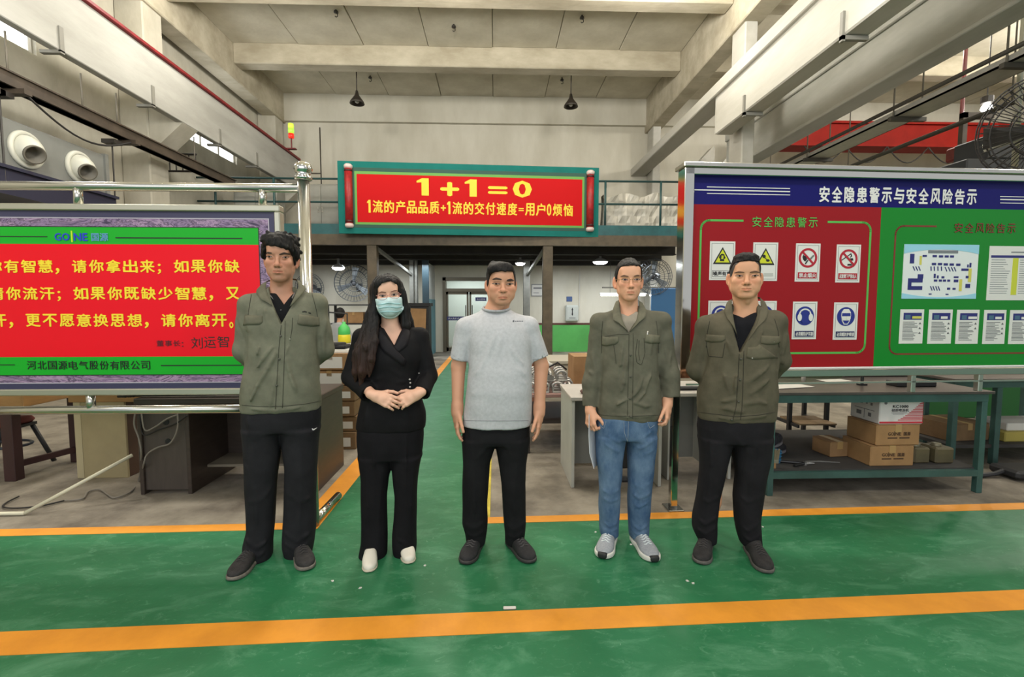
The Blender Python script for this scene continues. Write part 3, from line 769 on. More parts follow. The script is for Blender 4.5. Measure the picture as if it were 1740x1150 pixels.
def head_tone(S, vs, fr, P, base):
    """skin colour by place on the face: redder cheeks, nose, ears and lips, darker scalp under cropped hair, shade painted in nostrils and lip line"""
    Rm, o, sc = fr; L = ((vs - np.array(o, f32)) @ np.array(Rm, f32)) / np.array(sc, f32)
    c = np.tile(np.array(base, f32), (len(vs), 1)); x, y, z = np.abs(L[:, 0]), L[:, 1], L[:, 2]
    def mix(w_, t): nonlocal c; w_ = np.clip(w_, 0, 1)[:, None].astype(f32); c = c * (1 - w_) + np.array(t, f32) * w_
    b = np.array(base)
    red = b * np.array((1.04, .80, .76))
    front = y < -.02
    mix(.55 * front * np.exp(-((x - .04) / .02) ** 2 - ((z + .03) / .02) ** 2), red)
    mix(.5 * front * np.exp(-((x) / .014) ** 2 - ((z + .037) / .012) ** 2) * (y < -.08), red)
    mix(.6 * (x > .073) * (np.abs(z + .015) < .04), red)
    mz, mw, dr = P.get('mouth_z', -.069), P.get('mouth_w', .0245), P.get('mouth_drop', .003)
    lipz = mz - dr * (x / mw) ** 2
    lw = .0095 * np.clip(1 - (x / (mw * 1.06)) ** 2, 0, 1) ** .6
    mix(P.get('lip', .75) * front * (y < -.075) * np.clip((lw - np.abs(z - lipz + .001)) / .003, 0, 1), b * np.array((.86, .56, .54)))
    mix(.6 * front * (y < -.075) * np.exp(-((z - lipz) / .0016) ** 2) * (x < mw), b * np.array((.42, .25, .22)))  # line between the lips: crease shade painted into the tone
    for q in (.0075,): mix(.85 * (y < -.095) * np.exp(-((x - q) / .0042) ** 2 - ((z + .0475) / .0034) ** 2), b * .22)  # nostrils: shade of the hollows painted into the tone
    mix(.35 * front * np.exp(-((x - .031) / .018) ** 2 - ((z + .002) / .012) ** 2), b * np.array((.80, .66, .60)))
    if P.get('stubble'): mix(P['stubble'] * front * np.clip((-.048 - z) / .02, 0, 1) * np.clip((z + .125) / .01, 0, 1) * np.clip((.06 - x) / .015, 0, 1) * (np.abs(z - mz) > .008), b * .62)
    if P.get('scalp'):
        hz = P['scalp']; line = np.interp(x, (0, .035, .055, .068, .09), hz)
        mix((np.clip((z - line) / .006, 0, 1) * (y < .03) + (y >= .03) * np.clip((z + .05 - 0 * y) / .01, 0, 1)) * (x < .0755), np.array((.02, .018, .016)))
    return c
# ---------------------------------------------------------------- shared clothing and body builders
def skinmat(name): return mat(name, (1, 1, 1), rough=.5, attr='tone', bump=.05, bscale=220, spec=.4)
SKIN = skinmat('skin')
EYE_W = mat('eye_white', srgb(170, 148, 134), .5, spec=.2); EYE_D = mat('eye_iris', srgb(24, 15, 12), .5, spec=.12); LASH = mat('lashes', srgb(30, 22, 19), .7)
HAIRM = mat('black_hair', (.012, .011, .0105), .55, var=.35, vscale=90, bump=.3, bscale=160, stretch=(1, 1, .25), spec=.18)
def cloth(name, c, var=.18, vs=14, bump=.12, bs=320, rough=.85, c2=None, spec=.16): return mat(name, c, rough, var=var, vscale=vs, bump=bump, bscale=bs, color2=c2, spec=spec)
OLIVE = cloth('olive_work_cloth', srgb(99, 97, 82)); OLIVE_D = cloth('olive_work_cloth_dark', srgb(80, 78, 65))
BLACKT = cloth('black_trouser_cloth', srgb(30, 30, 33), .2); 
def body_axes(box, zx, zy, zz, coarse=.0075):
    return SDF(axis_steps(zx, box[0], box[1], coarse), axis_steps(zy, box[2], box[3], coarse), axis_steps(zz, box[4], box[5], coarse))
def rotm(yaw, pitch, roll):
    return np.array(Matrix.Rotation(R(yaw), 3, 'Z') @ Matrix.Rotation(R(pitch), 3, 'X') @ Matrix.Rotation(R(roll), 3, 'Y'))
def skin_body(F, eye, yaw, pitch, roll, sc, HP, arms, base, neck_base, hips=None, hand_zones=(), legs=None):
    """head, neck, trunk, arms, hands and legs as one continuous surface"""
    Rm = rotm(yaw, pitch, roll); sc = np.array(sc, float)
    o = np.array(eye, float) + Rm @ (np.array((0, .09, 0)) * sc); fr = (Rm, o, sc)
    F.head = fr; F.HP = HP; F.base = base
    zx = [(o[0] - .105, o[0] + .105, .0021)]; zz = [(o[2] - .135, o[2] + .13, .0021)]; zy = [(o[1] - .13, o[1] + .12, .0024)]
    for (c, r) in hand_zones: zx.append((c[0] - r, c[0] + r, .0027)); zy.append((c[1] - r, c[1] + r, .003)); zz.append((c[2] - r * 1.1, c[2] + r * 1.1, .0028))
    xs = [p[0] for a in arms for p in a['pts']] + [o[0] - .15, o[0] + .15]
    ys = [p[1] for a in arms for p in a['pts']] + [c[1] for c, r in hand_zones]
    S = body_axes((min(xs) - .16, max(xs) + .16, min(ys + [0]) - .17, max(ys + [0]) + .17, .02, o[2] + .15), zx, zy, zz)
    nb = np.array(neck_base, float); nr = HP.get('neck', .056)
    nt = o + Rm @ (np.array((0, .012, -.075)) * sc)
    # trunk and legs under the clothes
    hz = hips if hips is not None else .9
    S.loft([(hz - .05, nb[0], 0, .13, .085), (hz + .1, nb[0], 0, .13, .08), (hz + .3, nb[0], 0, .14, .085), (nb[2] - .12, nb[0], 0, .14, .08), (nb[2] - .04, nb[0], nb[1], .09, .06), (nb[2], nb[0], nb[1], .05, .05)], k=.03)
    for q in legs or []:
        for a, b, ra, rb in zip(q, q[1:], (.07, .05), (.052, .036)): S.cone(a, b, ra, rb, k=.03)
    for a in arms:
        p = a['pts']; rr = a.get('r', (.036, .034, .027)); S.cone(np.array((nb[0], nb[1], nb[2] - .05)), p[0], .04, rr[0], k=.04)
        for i in range(len(p) - 1): S.cone(p[i], p[i + 1], rr[i], rr[i + 1], k=.015)
        if a.get('muscle'): S.ell(np.array(p[1]) * .7 + np.array(p[2]) * .3, (rr[1] * 1.06,) * 3, k=.02)
        hand(S, p[-1], a['d'], a['n'], a['thumb'], a.get('size', 1.0), a.get('curl', (.25, .3, .35, .4)), a.get('spread', .06), a.get('thumb_in', .35), wr=a.get('wr', .026))
    head_sdf(S, fr, HP)
    S.cone(nb, nt, nr * 1.06, nr * .98, k=.03)
    S.ell(nt + np.array((0, -.052, -.045)) * nr / .056, (.012, .012, .02), k=.02)
    vs, fs = S.mesh(); vs = smooth_verts(vs, fs, 1, .4)
    top = vs[:, 2] > nb[2] - .02
    tone = np.tile(np.array(base, f32), (len(vs), 1)); tone[top] = head_tone(S, vs[top], fr, HP, base)
    return F.add('body', vs, fs, SKIN, tone, key='body')
def eyes(F, L, Rr, brow_l, brow_r, browm, iris=.62, lash=1.0):
    """L, Rr: (outer/inner corner px..., top px, bottom px) of each eye as the photo shows them, left to right"""
    for nm, e in (('eye', L), ('eye', Rr)):
        (x0, y0), (x1, y1), tp, bt, ix = e
        n = 11; t = np.linspace(0, 1, n); w_ = np.sin(np.pi * t) ** .75
        base = np.stack([x0 + (x1 - x0) * t, y0 + (y1 - y0) * t], 1)
        up = base.copy(); up[:, 1] -= tp * w_; dn = base.copy(); dn[:, 1] += bt * w_
        eo = F.patch('eye', EYE_W, up, dn, ['body'], n=n, nv=4, off=.0006, th=.0012)
        if eo is None: continue
        cx = x0 + (x1 - x0) * ix; hw = iris * (tp + bt) * 1.25 / 2 + .55
        def at_(a, x): return np.interp(x, a[:, 0], a[:, 1])
        xs = np.linspace(max(cx - hw, x0 + .4), min(cx + hw, x1 - .4), 6); hh = np.sqrt(np.maximum(0, 1 - ((xs - cx) / (hw + .3)) ** 2))
        my = (at_(up, xs) + at_(dn, xs)) / 2; hv = np.minimum((at_(dn, xs) - at_(up, xs)) / 2, hw * 1.15 * hh + .2)
        F.patch('iris', EYE_D, np.stack([xs, my - hv], 1), np.stack([xs, my + hv], 1), ['body'], n=6, nv=4, off=.0016, th=.001, parent=eo)
        lw = np.stack([np.linspace(0, 1, n)] * 1, 1)
        F.patch('lashes', LASH, up - np.array((0, .55)) * lash, up + np.array((0, .3)) * lash, ['body'], n=n, nv=3, off=.0018, th=.001, parent=eo)
    for b in (brow_l, brow_r):
        n = 12; pl = [np.array([(np.interp(t, np.linspace(0, 1, len(q)), [p[0] for p in q]), np.interp(t, np.linspace(0, 1, len(q)), [p[1] for p in q])) for t in np.linspace(0, 1, n)]) for q in b]
        md = (pl[0] + pl[1]) / 2; w_ = (.25 + .75 * np.sin(np.pi * np.linspace(.04, .96, n)) ** .6)[:, None]; b = [md + (q - md) * w_ * 1.3 for q in pl]
        F.patch('eyebrow', browm, b[0], b[1], ['body'], n=12, nv=4, off=.0001, th=.0008)
def hair_cap(F, m, table, top=.012, side=.008, back=.010, ripple=.0022, seed=3, extra=None, front=None, freq=(160, 160, 60), key='hair', name='hair', step=.0028, k=.004):
    """hair over the skull, kept above a hairline given as height by angle round the head (degrees from the face, negative = image left)"""
    fr = F.head; Rm, o, sc = fr; lo, hi = o - .18, o + .19
    S = SDF(np.arange(o[0] - .135, o[0] + .135, step, f32), np.arange(o[1] - .15, o[1] + .16, step, f32), np.arange(o[2] - .16, o[2] + .175, step, f32))
    S.ell((0, .012, .034), (.0755 + side, .096 + back, .082 + top), k=.004, fr=fr)
    S.ell((0, .020, -.01), (.071 + side, .086 + back, .085), k=.02, fr=fr)
    S.ell((0, -.060, .066), (.058, .040 + side * .6, .036), k=.02, fr=fr)
    if extra: extra(S, fr)
    T = np.array(sorted(table), float); sl = (slice(None),) * 3; X, Y, Z = S.grid(sl, fr)
    ph = np.degrees(np.arctan2(X, -(Y - .012))); line = np.interp(ph, T[:, 0], T[:, 1]).astype(f32)
    d = (line - Z) * .8; a = S.D; h = np.maximum(k - np.abs(a - d), 0) / k; S.D = np.maximum(a, d) + h * h * (k * .25)
    if front: front(S, fr)
    rg = np.random.RandomState(seed); q = 0
    for _ in range(9):
        v = rg.normal(size=3) * np.array(freq); q = q + np.sin(X * f32(v[0]) + Y * f32(v[1]) + Z * f32(v[2]) + f32(rg.uniform(0, 6.28)))
    S.D += f32(ripple / 3) * q
    vs, fs = S.mesh()
    return F.add(name, vs, fs, m, key=key)
def trousers(F, m, waist, legL, legR, folds=(), seed=1, name='trousers', step=.006, amp=.0016, p=2.4, freq=(26, 18, 14)):
    W, A, B = F.rows(waist), F.rows(legL), F.rows(legR); al = W + A + B
    x0 = min(r[1] - r[3] for r in al) - .03; x1 = max(r[1] + r[3] for r in al) + .03; y0 = min(r[2] - r[4] for r in al) - .04; y1 = max(r[2] + r[4] for r in al) + .04
    z0 = min(r[0] for r in al) - .03; z1 = max(r[0] for r in al) + .03
    S = SDF(np.arange(x0, x1, step, f32), np.arange(y0, y1, step, f32), np.arange(z0, z1, step, f32))
    S.loft(W, k=.01, p=p); S.loft(A, k=.012, p=p); 
    T = SDF(*S.ax); T.loft(B, k=.012, p=p); kk = .016; h = np.maximum(kk - np.abs(S.D - T.D), 0) / kk; S.D = np.minimum(S.D, T.D) - h * h * kk * .25
    for (pts, dv, am, wd) in folds: S.fold([F.J(px, py, dv) for px, py in pts], am, wd)
    S.ripple(amp, freq, seed)
    for q in (A, B):   # open hems
        r = min(q); S.loft([(r[0] - .02, r[1], r[2], r[3] - .008, r[4] - .008), (r[0] + .02, r[1], r[2], r[3] - .010, r[4] - .010)], k=.004, mode='cut')
    vs, fs = S.mesh()
    return F.add(name, vs, fs, m, key='trousers')
def heel_of(F, toe, hx, hy, L=.268):
    """the heel lies behind the toe, under the trouser hem seen at (hx, hy)"""
    a = F.B @ F.J(hx, hy, .02) + F.loc; d = np.array((a[0] - toe[0], a[1] - toe[1])); d /= np.hypot(*d); return (toe[0] + d[0] * L, toe[1] + d[1] * L)
def shoe(F, heel, toe, up, sole, width=.098, high=.075, sole_h=.026, lace=None, tipm=None, pointed=1.0, low=False, label=None, soleout=.004):
    """heel, toe: points of the floor (world x, y)"""
    h = F.B.T @ (np.array((heel[0], heel[1], 0.)) - F.loc); t = F.B.T @ (np.array((toe[0], toe[1], 0.)) - F.loc)
    L = np.hypot(*(t - h)[:2]); f = (t - h) / L; sd = np.array((-f[1], f[0], 0)); fr = (np.stack([sd, (0, 0, 1.), f], 1), h, (1, 1, 1))
    w_ = width / 2; e = sole_h
    lo = np.minimum(h, t) - .08; hi = np.maximum(h, t) + .08
    ax = (np.arange(lo[0], hi[0], .0042, f32), np.arange(lo[1], hi[1], .0042, f32), np.arange(-.01, .16, .0042, f32))
    S = SDF(*ax)
    tz = .030 if not low else .024
    S.loft([(.006, 0, .040, w_*.62, .036), (.04, 0, .046, w_*.70, .044), (L*.35, 0, .047, w_*.74, .044), (L*.52, 0, .043, w_*.86, .038), (L*.68, 0, .036, w_*.98, .031), (L*.82, 0, tz+.002, w_*.92*pointed, .026), (L*.93, 0, tz, w_*.66*pointed, .020), (L*.99, 0, tz-.003, w_*.3*pointed, .012)], k=.004, fr=fr, p=2.2, cap=.016)
    if not low: S.cone(h + f * .055 + np.array((0, 0, .05)), h + f * .062 + np.array((0, 0, high + .012)), w_ * .74, w_ * .66, k=.02); S.cone(h + f*.06 + np.array((0,0,.09)), h + f*.064 + np.array((0,0,.16)), w_*.48, w_*.48, k=.006, mode='cut')
    else: S.ell(h + f * L * .36 + np.array((0, 0, .088)), (.034, .034, .03), k=.01, mode='cut')
    sl = (slice(None),) * 3; X, Y, Z = S.grid(sl); S.D = np.maximum(S.D, f32(e * .7) - Z + 0 * S.D)
    vs, fs = S.mesh(); ob = F.add('shoe', vs, fs, up, key='shoe%d' % len(F.bvh))
    if label: ob['label'] = label
    T = SDF(*ax); o = soleout
    T.loft([(-.004, 0, e*.5, w_*.60+o, e*.5), (.03, 0, e*.5, w_*.70+o, e*.5), (L*.35, 0, e*.5, w_*.72+o, e*.5), (L*.52, 0, e*.5, w_*.84+o, e*.5), (L*.7, 0, e*.5, w_*.98+o, e*.5), (L*.84, 0, e*.5+.001, w_*.9*pointed+o, e*.48), (L*.95, 0, e*.5+.003, w_*.62*pointed+o, e*.42), (L*1.01, 0, e*.5+.005, w_*.25*pointed+o, e*.32)], k=.002, fr=fr, p=5, cap=.006)
    vs, fs = T.mesh(); so = F.add('sole', vs, fs, sole, parent=ob)
    if lace:
        for q in range(5):
            a = L * (.40 + .065 * q); zz = np.interp(a / L, (.35, .52, .68), (.093, .083, .069)) + .001; wd = w_ * (.44 + .03 * q)
            pts = [F.wp(h + f * (a + (.006 if k_ % 2 else -.006)) + sd * wd * s_ + np.array((0, 0, zz - .012 * abs(s_) ** 2))) for k_, s_ in enumerate((-1, -.5, 0, .5, 1))]
            MB().tube(pts, .0038, 6).build('lace', lace, ob, smooth=True)
    if tipm:
        M2 = SDF(*ax); M2.loft([(L*.93, 0, e*.5+.006, w_*.50*pointed+o, e*.55), (L*1.005, 0, e*.5+.007, w_*.34*pointed+o, e*.45), (L*1.02, 0, e*.5+.008, w_*.2*pointed+o, e*.3)], k=.002, fr=fr, p=3, cap=.006)
        vs, fs = M2.mesh(); F.add('toe_cap', vs, fs, tipm, parent=ob)
    return ob
# ---------------------------------------------------------------- man in the grey T-shirt
def man_tshirt():
    root = AY(845, 800, 2.67)
    F = Figure('man in a light grey T-shirt and black trousers, arms hanging straight down', (root[0], 2.67), 0)
    J = F.J
    base = srgb(206, 152, 122)
    eye = J(854.6, 482.4, -.09)
    HP = dict(face=1.07, jaw=1.11, cheek=.002, nose=1.18, mouth_z=-.074, mouth_w=.026, mouth_drop=.0014, fold=.6, ear=1.05, neck=.062, stubble=.12, lip=.7)
    L = [J(790, 558, .0), J(779, 622, .02), J(777, 700, -.03)]
    Rr = [J(900, 556, .0), J(920, 622, .02), J(916, 700, -.03)]
    arms = [dict(pts=L, d=(-.02, -.22, -1), n=(.95, .25, 0), thumb=1, r=(.047, .0405, .029), size=1.0, curl=(.18, .26, .32, .36), wr=.031, thumb_in=.1),
            dict(pts=Rr, d=(-.04, -.22, -1), n=(-.95, .25, 0), thumb=-1, r=(.047, .0405, .029), size=1.0, curl=(.16, .24, .3, .34), wr=.031, thumb_in=.1)]
    hz = [(L[2] + np.array((0, -.02, -.09)), .1), (Rr[2] + np.array((0, -.02, -.09)), .1)]
    skin_body(F, eye, 5, 3, 0, (1.0, 1.02, .98), HP, arms, base, J(841, 533, .02), hips=.9, hand_zones=hz,
              legs=[[J(815, 760), J(808, 850), J(808, 915, .03)], [J(872, 760), J(874, 850), J(876, 915, .03)]])
    brow = mat('black_brow', srgb(66, 50, 42), .85)
    eyes(F, ((835.5 - 0, 483), (850.3, 482.6), 1.7, 1.1, .55), ((858.5, 483.5), (872.5, 483), 1.7, 1.1, .5), 0, 0, brow) if False else \
    eyes(F, ((836.3, 482.2), (850.2, 482.8), 1.35, .95, .5), ((859.6, 483.2), (872.4, 482.6), 1.35, .95, .5),
         ([(837, 473.5), (843, 471.6), (852.5, 473.4)], [(837, 475.8), (844, 474.4), (852.2, 476.2)]), ([(861, 475), (868, 473.6), (873.5, 475.8)], [(861, 478), (868, 477.2), (873.2, 477.8)]), brow)
    def quiff(S, fr):
        S.cone((-.045, -.070, .082), (.03, -.068, .092), .026, .026, k=.03, fr=fr)
        S.cone((-.05, -.05, .078), (-.045, .0, .095), .028, .03, k=.03, fr=fr)
    hair_cap(F, HAIRM, [(-180, -.075), (-125, -.05), (-100, .0), (-84, .012), (-76, -.018), (-64, .0), (-52, .045), (-34, .058), (-10, .068), (22, .072), (44, .064), (56, .04), (64, 0), (76, -.018), (84, .012), (100, 0), (125, -.05), (180, -.075)], top=.013, side=.007, ripple=.002, seed=5, extra=quiff, freq=(190, 60, 60))
    # T-shirt
    tee = cloth('grey_marl_jersey', srgb(186, 187, 190), .08, vs=60, bump=.06, bs=260)
    S = SDF(np.arange(-.36, .36, .0055, f32), np.arange(-.22, .24, .0055, f32), np.arange(.72, 1.46, .0055, f32))
    S.loft(F.rows([(721, 786.5, 901.5, -.005, .135), (712, 787, 903, -.005, .137), (690, 789, 904, -.008, .142), (660, 793, 904, -.01, .146), (630, 796, 903, -.008, .140), (600, 797, 903, 0, .128), (575, 795, 904, .0, .118), (556, 795, 899, .005, .104), (542, 804, 888, .012, .086), (533, 815, 872, .016, .072), (527, 819, 868, .02, .062)]), k=.02, p=2.35)
    for q, (sh, el) in ((-1, ((792, 557), (781.5, 608))), (1, ((897, 555), (916, 606)))):
        a, b = J(*sh, .005), J(*el, .012); ax = (b - a) / np.linalg.norm(b - a); T = SDF(*S.ax)
        T.cone(J(841 + q * 16, 541, .02), a, .052, .056, k=.03).cone(a, b + ax * .04, .058, .055, k=.02).plane(b + ax * .01, ax)
        T.cone(b - ax * .002, b + ax * .05, .0435, .0435, k=.003, mode='cut'); S.join(T, .022)
    f = lambda pts, am, wd, dv=-.12: S.fold([J(x, y, dv) for x, y in pts], am, wd)
    for pts, am, wd in [([(806, 612), (818, 585), (832, 556)], .006, .013), ([(820, 622), (834, 590), (844, 562)], .007, .014), ([(838, 618), (848, 588), (856, 560)], .005, .014), ([(893, 622), (878, 606), (868, 592)], .006, .012), ([(897, 640), (882, 628), (868, 622)], .005, .012),
                        ([(902, 655), (885, 648), (868, 640)], .004, .011), ([(800, 640), (815, 630), (822, 618)], .005, .012), ([(797, 606), (806, 590), (812, 575)], -.006, .010), ([(899, 604), (890, 592), (884, 580)], -.007, .010), ([(812, 690), (846, 676), (880, 690)], .004, .02), ([(855, 650), (852, 690), (858, 716)], .005, .02), ([(796, 672), (812, 668), (826, 672)], .004, .012)]: f(pts, am, wd)
    S.ripple(.0016, (30, 22, 26), 4)
    r0 = F.rows([(721, 786.5, 901.5, -.005, .135)])[0]; S.loft([(r0[0] - .03, r0[1], r0[2], r0[3] - .008, r0[4] - .008), (r0[0] + .012, r0[1], r0[2], r0[3] - .009, r0[4] - .009)], k=.003, mode='cut')
    vs, fs = S.mesh(); F.add('t_shirt', vs, fs, tee, key='tee')
    # ribbed collar
    pts = []
    for k in range(25):
        a = 2 * math.pi * k / 24; c = J(843, 524.5, .0); pts.append(F.wp(c + np.array((math.sin(a) * .0745, .018 - math.cos(a) * .079, .002 - .016 * math.cos(a)))))
    MB().tube(pts, .008, 8).build('collar', cloth('grey_rib', srgb(164, 165, 168), .08, vs=90), F.root, smooth=True)
    F.strand('hem_seam', mat('grey_seam', srgb(140, 141, 144), .9), [(787.5 + i * 4.6, 714.2 + .5 * math.sin(i / 24 * 3.1)) for i in range(25)], .0011, ['tee'])
    for q in ([(767, 605), (772, 609), (780, 614), (788, 617), (795, 618)], [(905, 615), (913, 614), (921, 611), (930, 607)]):
        F.strand('cuff_seam', MATS['grey_seam'], [(x, y - 4) for x, y in q], .0011, ['tee'])
    # small printed wordmark at the chest
    dk = mat('grey_print', srgb(92, 94, 100), .8)
    F.patch('printed_mark', dk, [(871, 545), (873.5, 543.2)], [(871.4, 547.6), (874, 546.6)], ['tee'], n=4, nv=3, off=.0008, th=.0008)
    for i in range(5): F.patch('printed_mark', dk, [(875.2 + i * 2.9, 544.9), (877.2 + i * 2.9, 544.8)], [(875.2 + i * 2.9, 546.4), (877.2 + i * 2.9, 546.3)], ['tee'], n=3, nv=3, off=.0008, th=.0008)
    # trousers and shoes
    b3 = cloth('black_trousers_smooth', srgb(27, 27, 29), .2, vs=9)
    trousers(F, b3, [(716, 787.5, 899, 0, .122), (735, 786, 899.5, 0, .128), (742, 785.5, 899, 0, .128), (750, 786, 898.5, .003, .120)],
             [(742, 785.5, 843, 0, .118), (757, 785.7, 841, 0, .112), (785, 786.3, 833, -.005, .098), (822, 786, 829.5, -.012, .086), (858, 786, 828.5, .0, .080), (888, 785.5, 828, .012, .080), (902, 790, 827, .02, .074), (922, 793, 824.5, .03, .07)],
             [(742, 841, 899, 0, .118), (757, 842.5, 898.5, 0, .112), (785, 846.5, 895, -.005, .098), (822, 852, 892.5, -.012, .086), (858, 854, 893.5, .0, .080), (888, 856.5, 894, .012, .080), (902, 857.5, 892.5, .02, .076), (920, 858, 890, .03, .07)],
             folds=[([(800, 735), (806, 790), (806, 850), (808, 885)], -.09, .009, .012), ([(884, 735), (878, 790), (872, 850), (876, 885)], -.09, .008, .012), ([(843, 735), (862, 760), (872, 780)], -.11, .005, .012), ([(842, 740), (826, 762), (812, 778)], -.11, .005, .012),
                    ([(788, 890), (806, 896), (826, 886)], -.06, .006, .012), ([(790, 906), (806, 910), (824, 902)], -.05, .006, .010), ([(858, 890), (874, 898), (893, 888)], -.06, .006, .012), ([(860, 908), (874, 912), (890, 904)], -.05, .006, .010)], seed=8)
    sn = mat('black_knit_shoe', srgb(33, 32, 34), .75, var=.3, vscale=60, bump=.3, bscale=300); so = mat('black_sole', srgb(52, 50, 49), .6); lc = mat('grey_lace', srgb(72, 70, 70), .8)
    t1, t2 = AZ(789, 961.5), AZ(905, 959)
    shoe(F, heel_of(F, t1, 809, 918), t1, sn, so, .104, lace=lc); shoe(F, heel_of(F, t2, 874, 916), t2, sn, so, .104, lace=lc)
    return F
# ---------------------------------------------------------------- work jackets
def jacket(F, m, rows, sleeves, vcut, folds, seed, neck, name='jacket', hem_cut=.012, step=.0055, hem_band=None, shoulders=None, vdepth=.0, stand=.026, cuff_r=.05):
    Rw = F.rows(rows); xs = [p[0] for s_ in sleeves for p in s_[0]] + [r[1] - r[3] for r in Rw] + [r[1] + r[3] for r in Rw]
    ys = [p[1] for s_ in sleeves for p in s_[0]]; z0 = min([r[0] for r in Rw] + [p[2] for s_ in sleeves for p in s_[0]]) - .06
    S = SDF(np.arange(min(xs) - .09, max(xs) + .09, step, f32), np.arange(min(ys + [-.1]) - .13, max(ys + [.1]) + .13, step, f32), np.arange(z0, max(r[0] for r in Rw) + .1, step, f32))
    S.loft(Rw, k=.02, p=2.35)
    for pts, rr, cuff in sleeves:
        T = SDF(*S.ax); T.cone(np.array(neck) + np.array((np.sign(pts[0][0] - neck[0]) * .06, .01, -.045)), pts[0], .052, rr[0] * .98, k=.03)
        for i in range(len(pts) - 1): T.cone(pts[i], pts[i + 1], rr[i], rr[i + 1], k=.02)
        if cuff:
            ax = np.array(pts[-1]) - np.array(pts[-2]); ax /= np.linalg.norm(ax); e = np.array(pts[-1])
            T.plane(e, ax); T.cone(e - ax * .03, e + ax * .05, rr[-1] * .80, rr[-1] * .80, k=.003, mode='cut')
        S.join(T, .020)
    for pts, dv, am, wd in folds: S.fold([F.J(x, y, dv) for x, y in pts], am * 2.1, wd)
    S.ripple(.0026, (24, 18, 22), seed); S.ripple(.0011, (60, 40, 50), seed + 1)
    # collar stand round the neck
    nz = neck[2]
    S.loft([(nz - .05, neck[0], neck[1] + .004, .082, .074), (nz - .01, neck[0], neck[1] + .006, .074, .070), (nz + stand, neck[0], neck[1] + .010, .069, .066)], k=.016, p=2.1)
    S.loft([(nz - .03, neck[0], neck[1] + .004, .062, .060), (nz + .12, neck[0], neck[1] + .012, .064, .061)], k=.004, mode='cut', p=2.1)
    S.cutpoly([F.J(x, y, -.11)[[0, 2]] for x, y in vcut], vdepth, k=.004)
    r = min(Rw); S.loft([(r[0] - .03, r[1], r[2], r[3] - hem_cut, r[4] - hem_cut), (r[0] + .02, r[1], r[2], r[3] - hem_cut - .001, r[4] - hem_cut - .001)], k=.003, mode='cut')
    vs, fs = S.mesh()
    return F.add(name, vs, fs, m, key='jacket')
def undershirt(F, m, rows, cut, name='undershirt', step=.006, neck=None, ring=True):
    Rw = F.rows(rows); S = SDF(np.arange(min(r[1] - r[3] for r in Rw) - .03, max(r[1] + r[3] for r in Rw) + .03, step, f32), np.arange(-.17, .16, step, f32), np.arange(min(r[0] for r in Rw) - .02, max(r[0] for r in Rw) + .03, step, f32))
    Rw = [(z, x, y, a, b * .86) for z, x, y, a, b in Rw]; S.loft(Rw, k=.01, p=2.3)
    if cut: S.cutpoly([F.J(x, y, -.09)[[0, 2]] for x, y in cut], .0, k=.004)
    vs, fs = S.mesh()
    return F.add(name, vs, fs, m, key='under')
def flap(F, m, top, bot, name='pocket_flap', keys=('jacket',), th=.0045, button=None, bm=None, n=14):
    o = F.patch(name, m, top, bot, keys, n=n, nv=6, off=.0015, th=th, bulge=.002)
    if button and o:
        h = F.hit(button[0], button[1], keys)
        if h: MB().lathe([(.0, .0075), (.0058, .0075), (.0066, .005), (.0066, 0)], h[0], h[1], 12).build('button', bm, o, smooth=True)
    return o
def buttons(F, m, pts, keys=('jacket',), r=.0062, parent=None, off=.003):
    for x, y in pts:
        h = F.hit(x, y, keys)
        if h: MB().lathe([(.0, off + .002), (r * .85, off + .002), (r, off), (r, 0)], h[0], h[1], 12).build('button', m, parent or F.root, smooth=True)
BTN = mat('olive_button', srgb(74, 74, 64), .4); SEAM = mat('olive_seam', srgb(60, 59, 48), .9); SNAP = mat('snap_metal', srgb(190, 188, 180), .3, .9)
OLIVE_L = cloth('olive_work_cloth_light', srgb(106, 104, 88))

